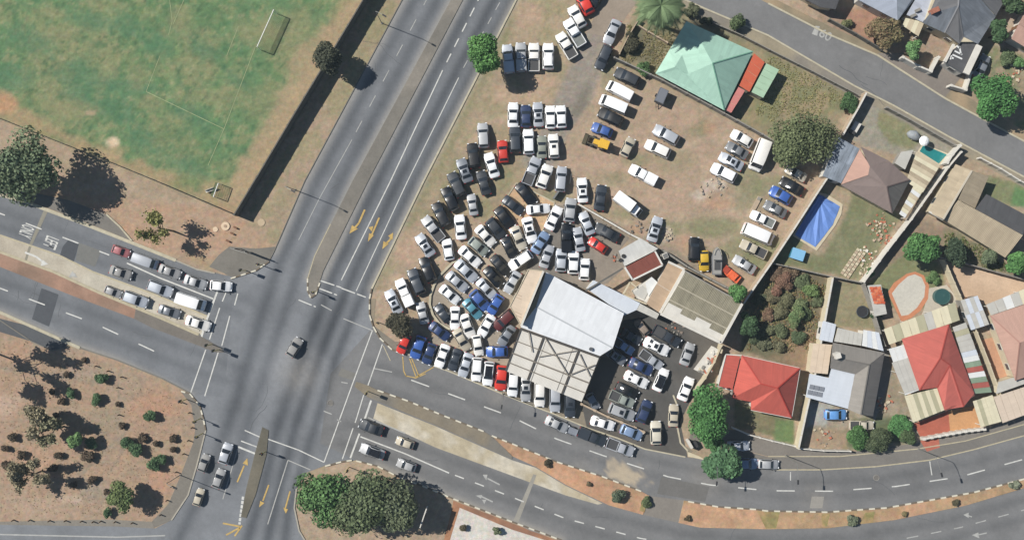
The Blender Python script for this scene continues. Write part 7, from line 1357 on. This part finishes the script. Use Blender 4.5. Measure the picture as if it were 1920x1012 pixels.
# concrete rings and discs
for lab, x, y, r, ring in (('pale concrete ring on the sand by the corner', 423, 424, .8, True), ('small white concrete disc left of the ring', 404, 430, .48, False), ('flat pale disc right of the stadium wall end', 490, 417, .7, False)):
    p = P(x, y); t = thing('manhole', lab, 'manhole', (p.x, p.y, 0)); lpart(t, 'cover', cyl(0, 0, 0, r, .16 if ring else .08, 22), pmat('pale_concrete', alb((226, 202, 172)), .9, noise=.1) if r < .9 and not lab.startswith('flat') else pmat('dusty_concrete', alb((196, 176, 146)), .9, noise=.1))
    if ring: lpart(t, 'lid', cyl(0, 0, .162, .3, .05, 16), pmat('lid_grey', alb((176, 150, 126)), .9))
for i, (x, y) in enumerate(((442, 427), (436, 438), (428, 452))): p = P(x, y); o = link(bpy.data.objects.new('stone_block', mesh_of('stone_block', *join(boxv(0, 0, 0, .8, .3, .35), boxv(.1, 0, .35, .5, .22, .08)), pmat('block_brown', alb((136, 100, 76)), .9, noise=.2)))); o.location = (p.x, p.y, 0); o.rotation_euler = (0, 0, -.45); tag(o, ('upper', 'middle', 'lower')[i] + ' of three small brown stone blocks right of the concrete ring', 'block', 'brown blocks by the ring')
# small steel gate, electric box, odd things
p = P(1069, 336); t = thing('steel_gate', 'small steel gate frame beside the silver off-roader', 'gate', (p.x, p.y, 0), math.radians(80)); lpart(t, 'gate_frame', join(bar((-.9, 0, .1), (-.9, 0, 1.4), .06), bar((.9, 0, .1), (.9, 0, 1.4), .06), bar((-.9, 0, 1.4), (.9, 0, 1.4), .06), bar((-.9, 0, .2), (.9, 0, .2), .06)), MST); lpart(t, 'bars', join(*[bar((-.9 + .2 * k, 0, .2), (-.9 + .2 * k, 0, 1.4), .03) for k in range(1, 9)]), MST)
p = P(1042, 366); t = thing('signboard', 'dark board standing at the tip of the sand corner', 'sign', (p.x, p.y, 0), math.radians(55)); lpart(t, 'board', boxv(0, 0, .3, 1.7, .3, 1.0), pmat('board_dark', alb((80, 82, 88)), .6)); lpart(t, 'cap', boxv(0, 0, 1.3, 1.8, .36, .05), MST)
# concrete lintel and dirt piles in the lot
for lab, x, y, l, a in (('long concrete slab lying in the grass of the sandy lot', 1416, 385, 3.6, 62),): p = P(x, y); t = thing('concrete_slab', lab, 'slab', (p.x, p.y, 0), math.radians(a)); lpart(t, 'slab', boxv(0, 0, 0, l, .8, .22), MW_TAN); lpart(t, 'cap_stone', boxv(l / 2 - .4, 0, .222, .6, .6, .12), MW_GREY)
def rubble(label, px, py, r, n, seed, mats):
    g = random.Random(seed); p = P(px, py); t = thing('rubble_heap', label, 'rubble', (p.x, p.y, 0))
    for k in range(n):
        a = g.uniform(0, 6.28); q = r * g.random() ** .7; s = g.uniform(.15, .5); v, f = boxv(0, 0, 0, s, s * g.uniform(.5, 1), s * .5, g.uniform(0, 3)); v = [(x + math.cos(a) * q + g.uniform(-.04, .04), y + math.sin(a) * q, max(0, z + g.uniform(-.04, .08))) for x, y, z in v]; lpart(t, 'stone', (v, f), mats[k % len(mats)])
BRK = pmat('brick_rubble', (.3, .2, .15)); rubble('scattered pale rubble in the sandy lot below the four cars', 1338, 348, 2.6, 26, 1, [MW_CREAM, MW_TAN, MW_GREY]); rubble('pale rubble beside the silver sedan at the diagonal wall', 1250, 438, 1.5, 18, 2, [MW_GREY, MW_CREAM, MW_TAN]); rubble('heap of bricks and blocks at the corner of the pool lawn', 1652, 428, 2.9, 80, 3, [BRK, MW_TAN, MW_CREAM, BRK, MW_TAN]); rubble('line of rubble along the wall below the brick heap', 1628, 478, 1.8, 26, 4, [MW_CREAM, MW_WHITE, BRK]); rubble('rubble strip at the lower end of the pool lawn wall', 1620, 505, 1.3, 18, 5, [MW_CREAM, MW_TAN]); rubble('stones at the side of the grey-roofed house', 1655, 755, 1.8, 30, 6, [MW_CREAM, MW_TAN, BRK]); rubble('junk and stones in the yard by the light blue car', 1545, 815, 2.2, 24, 7, [MW_CREAM, MW_TAN, MW_GREY, BRK])
rubble('junk piled by the gate of the diagonal wall', 1196, 424, 1.6, 16, 8, [MW_GREY, M_SHELL, MW_DARK]); rubble('scrap behind the fibre-cement hall in the dark yard', 1262, 612, 2.0, 22, 9, [M_SHELL, MW_GREY, BRK, MW_DARK]); rubble('stones in the garden at the top right', 1902, 140, 2.2, 26, 10, [MW_TAN, MW_CREAM, BRK]); rubble('debris by the white wall beside the slab shed', 1152, 482, .8, 10, 11, [M_SHELL, MW_GREY, BRK])
# paver stack on the pool lawn
p = P(1600, 492); t = thing('paver_rows', 'two rows of pale paving blocks laid on the pool lawn', 'pavers', (p.x, p.y, 0), math.radians(56))
for i in range(10):
    for j in range(3): lpart(t, 'paver', boxv(-2.8 + .58 * i, -.65 + .65 * j, 0, .5, .52, .2 + .03 * ((i + j) % 2)), [MW_TAN, MW_CREAM][(i + j) % 2])
# pools
M_POOL = pmat('pool_cover_blue', alb((112, 150, 220)), .7, bump=.2, nscale=.5, noise=.10); M_WATER = pmat('pool_water', alb((48, 136, 136)), .08, spec=.6, noise=.15, nscale=.7)
p = P(1532, 415); t = thing('covered_pool', 'swimming pool under a bright blue cover', 'pool', (p.x, p.y, 0))
cov = [(1533, 364), (1574, 387), (1561, 421), (1528, 463), (1490, 440)]; rim = [(1533, 360), (1550, 364), (1580, 383), (1577, 402), (1566, 423), (1531, 470), (1486, 442)]
v, f = prism([(q.x, q.y) for q in PL(rim)], .0, .10); obj('pool_rim', v, f, MW_CREAM, t)
ring_ = PL([(1533, 364), (1544, 368), (1552, 374), (1563, 380), (1574, 387), (1571, 396), (1568, 404), (1564, 412), (1561, 421), (1553, 431), (1545, 442), (1536, 453), (1528, 463), (1518, 457), (1509, 452), (1499, 446), (1490, 440), (1504, 415), (1518, 390)])
ap = P(1536, 374); nr_ = len(ring_); ALL = [Vector((q.x, q.y, .17)) for q in ring_]; ALL += [Vector((q.x, q.y, .17)).lerp(Vector((ap.x, ap.y, .35)), .35) + Vector((0, 0, (.26, -.02, .10)[i % 3])) for i, q in enumerate(ring_)] + [Vector((ap.x, ap.y, .42))]; Fp = []
for i in range(nr_): j = (i + 1) % nr_; Fp += [(i, j, nr_ + j), (i, nr_ + j, nr_ + i), (nr_ + i, nr_ + j, 2 * nr_)]
Fp = [q if (ALL[q[1]] - ALL[q[0]]).cross(ALL[q[2]] - ALL[q[0]]).z > 0 else q[::-1] for q in Fp]
obj('pool_cover', ALL, Fp, M_POOL, t)
p = P(1749, 285); t = thing('plunge_pool', 'small green plunge pool by the street wall', 'pool', (p.x, p.y, 0)); pq = [(1731, 272), (1775, 290), (1760, 307), (1724, 284)]
v, f = prism([(q.x, q.y) for q in PL([(1730, 269), (1779, 289), (1761, 311), (1720, 285)])], 0, .08); obj('pool_rim', v, f, MW_CREAM, t); v, f = prism([(q.x, q.y) for q in PL(pq)], 0, .10); obj('water', v, f, M_WATER, t)
t = local_thing('pump_house', 'light blue tarpaulin-covered box in the corner of the pool lawn', 'box', 1495, 477, -18, 0); MTB = pmat('tarp_sky', alb((140, 196, 232)), .5, noise=.06); lpart(t, 'box', boxv(0, 0, 0, 2.4, 1.9, 1.1), MTB); lpart(t, 'lid', boxv(-.05, 0, 1.102, 2.5, 2.0, .06), MTB); lpart(t, 'side_sheet', boxv(-1.28, 0, .2, .12, 1.7, .8), pmat('tarp_teal', alb((60, 128, 150)), .5))
# round things: tanks and trampoline
def disc(name, label, cat, px, py, r, h, mat, rimmat):
    p = P(px, py, h); t = thing(name, label, cat, (p.x, p.y, 0)); lpart(t, 'drum' if cat == 'tank' else 'mat', cyl(0, 0, 0 if cat == 'tank' else h - .05, r * .94, h if cat == 'tank' else .05, 26), mat); lpart(t, 'rim', tube([(math.cos(a) * r, math.sin(a) * r, h) for a in [2 * math.pi * k / 26 for k in range(27)]], [.08] * 27, 6), rimmat)
    if cat != 'tank':
        for k in range(6): a = k * math.pi / 3; lpart(t, 'leg', tube([(math.cos(a) * r, math.sin(a) * r, 0), (math.cos(a) * r, math.sin(a) * r, h)], [.04, .04], 6), MST)
    else: lpart(t, 'hatch', cyl(.3, .2, h, .22, .07, 12), rimmat)
disc('water_tank', 'round dark green tank beside the tear-drop patio', 'tank', 1767, 556, 1.45, 1.1, pmat('tank_green', alb((56, 92, 90)), .35), pmat('tank_rim', alb((70, 104, 100)), .4)); disc('trampoline', 'round black trampoline on the dry lawn behind the grey-roofed house', 'trampoline', 1617, 584, 1.05, .7, MSD, pmat('tramp_rim', alb((66, 74, 80)), .6))
# patio umbrella, boulder
p = P(1734, 264, 2.2); t = thing('patio_umbrella', 'white round patio umbrella beside the plunge pool', 'umbrella', (p.x, p.y, 0)); lpart(t, 'pole', tube([(0, 0, 0), (0, 0, 2.4)], [.035, .03], 6), MST); lpart(t, 'canopy', tube([(0, 0, 1.95), (0, 0, 2.2), (0, 0, 2.45)], [.95, .65, .03], 10), pmat('umbrella_white', (.8, .8, .78), .8))
p = P(1711, 255); t = thing('covered_boat', 'lumpy grey tarpaulin cover on the front lawn', 'tarpaulin', (p.x, p.y, 0), -.4); gV, gF = tube([(-1.3, 0, .35), (-.9, 0, .5), (0, .1, .62), (.8, -.1, .5), (1.3, 0, .3)], [.15, .7, .95, .75, .2], 10); lpart(t, 'cover', ([(x, y, max(0, z * .8)) for x, y, z in gV], gF), pmat('tarp_grey', alb((152, 158, 162)), .7, noise=.2), True); lpart(t, 'rope', tube([(0, -.95, .1), (0, -.5, 1.0), (0, 0, 1.28), (0, .6, 1.0), (0, 1.0, .1)], [.03] * 5, 5), MW_CREAM)
# water storage box on wall, white square tank by the hall
p = P(1243, 480); t = thing('water_tank', 'small white square tank beside the brown hut', 'tank', (p.x, p.y, 0), .4); lpart(t, 'drum', boxv(0, 0, 0, 1.0, 1.0, 2.6), MW_WHITE); lpart(t, 'lid', boxv(0, 0, 2.602, .8, .8, .06), MST)
p = P(1292, 832); t = thing('gate_pillar', 'white gate pillar and dark bin under the big round tree', 'pillar', (p.x, p.y, 0), .5); lpart(t, 'pillar', boxv(0, .3, 0, .5, 1.6, 1.8), MW_WHITE); lpart(t, 'bin', boxv(.9, -.4, 0, .8, 1.2, 1.1), M_TRIM)
p = P(1308, 852); t = thing('kerb_block', 'pale triangular kerb block at the mouth of the yard', 'kerb', (p.x, p.y, 0)); V, F = prism([(-1.9, .6), (-1.8, -.3), (1.6, -1.0), (.2, -.2)], 0, .18); lpart(t, 'block', (V, F), MW_CREAM)
# manhole and marks in the east road
for lab, x, y in (('round manhole in the road before the hedge', 1643, 895), ('round manhole at the junction beside the east stop line', 620, 755)): p = P(x, y); t = thing('manhole', lab, 'manhole', (p.x, p.y, .026)); lpart(t, 'cover', cyl(0, 0, 0, .42, .02, 18), pmat('iron_cover', alb((118, 114, 108)), .7)); lpart(t, 'frame', tube([(math.cos(a) * .52, math.sin(a) * .52, .012) for a in [2 * math.pi * k / 20 for k in range(21)]], [.06] * 21, 4), MW_GREY)

# ------------------------------------------------------------------ thin haze between the camera and the ground
hm = bpy.data.materials.new('haze_air'); hm.use_nodes = True; hn = hm.node_tree; hn.nodes.clear()
hv = hn.nodes.new('ShaderNodeVolumePrincipled'); hv.inputs['Color'].default_value = (.70, .88, 1.0, 1); hv.inputs['Density'].default_value = 0.00018; hv.inputs['Anisotropy'].default_value = 0.0
ho = hn.nodes.new('ShaderNodeOutputMaterial'); hn.links.new(hv.outputs[0], ho.inputs['Volume'])
haze = obj('haze', *boxv(0, 0, -1.0, 4600, 4600, CAM_H + 9.0), hm); haze['kind'] = 'stuff'; haze['label'] = 'thin bluish haze in the air above the whole district'; haze['category'] = 'haze'
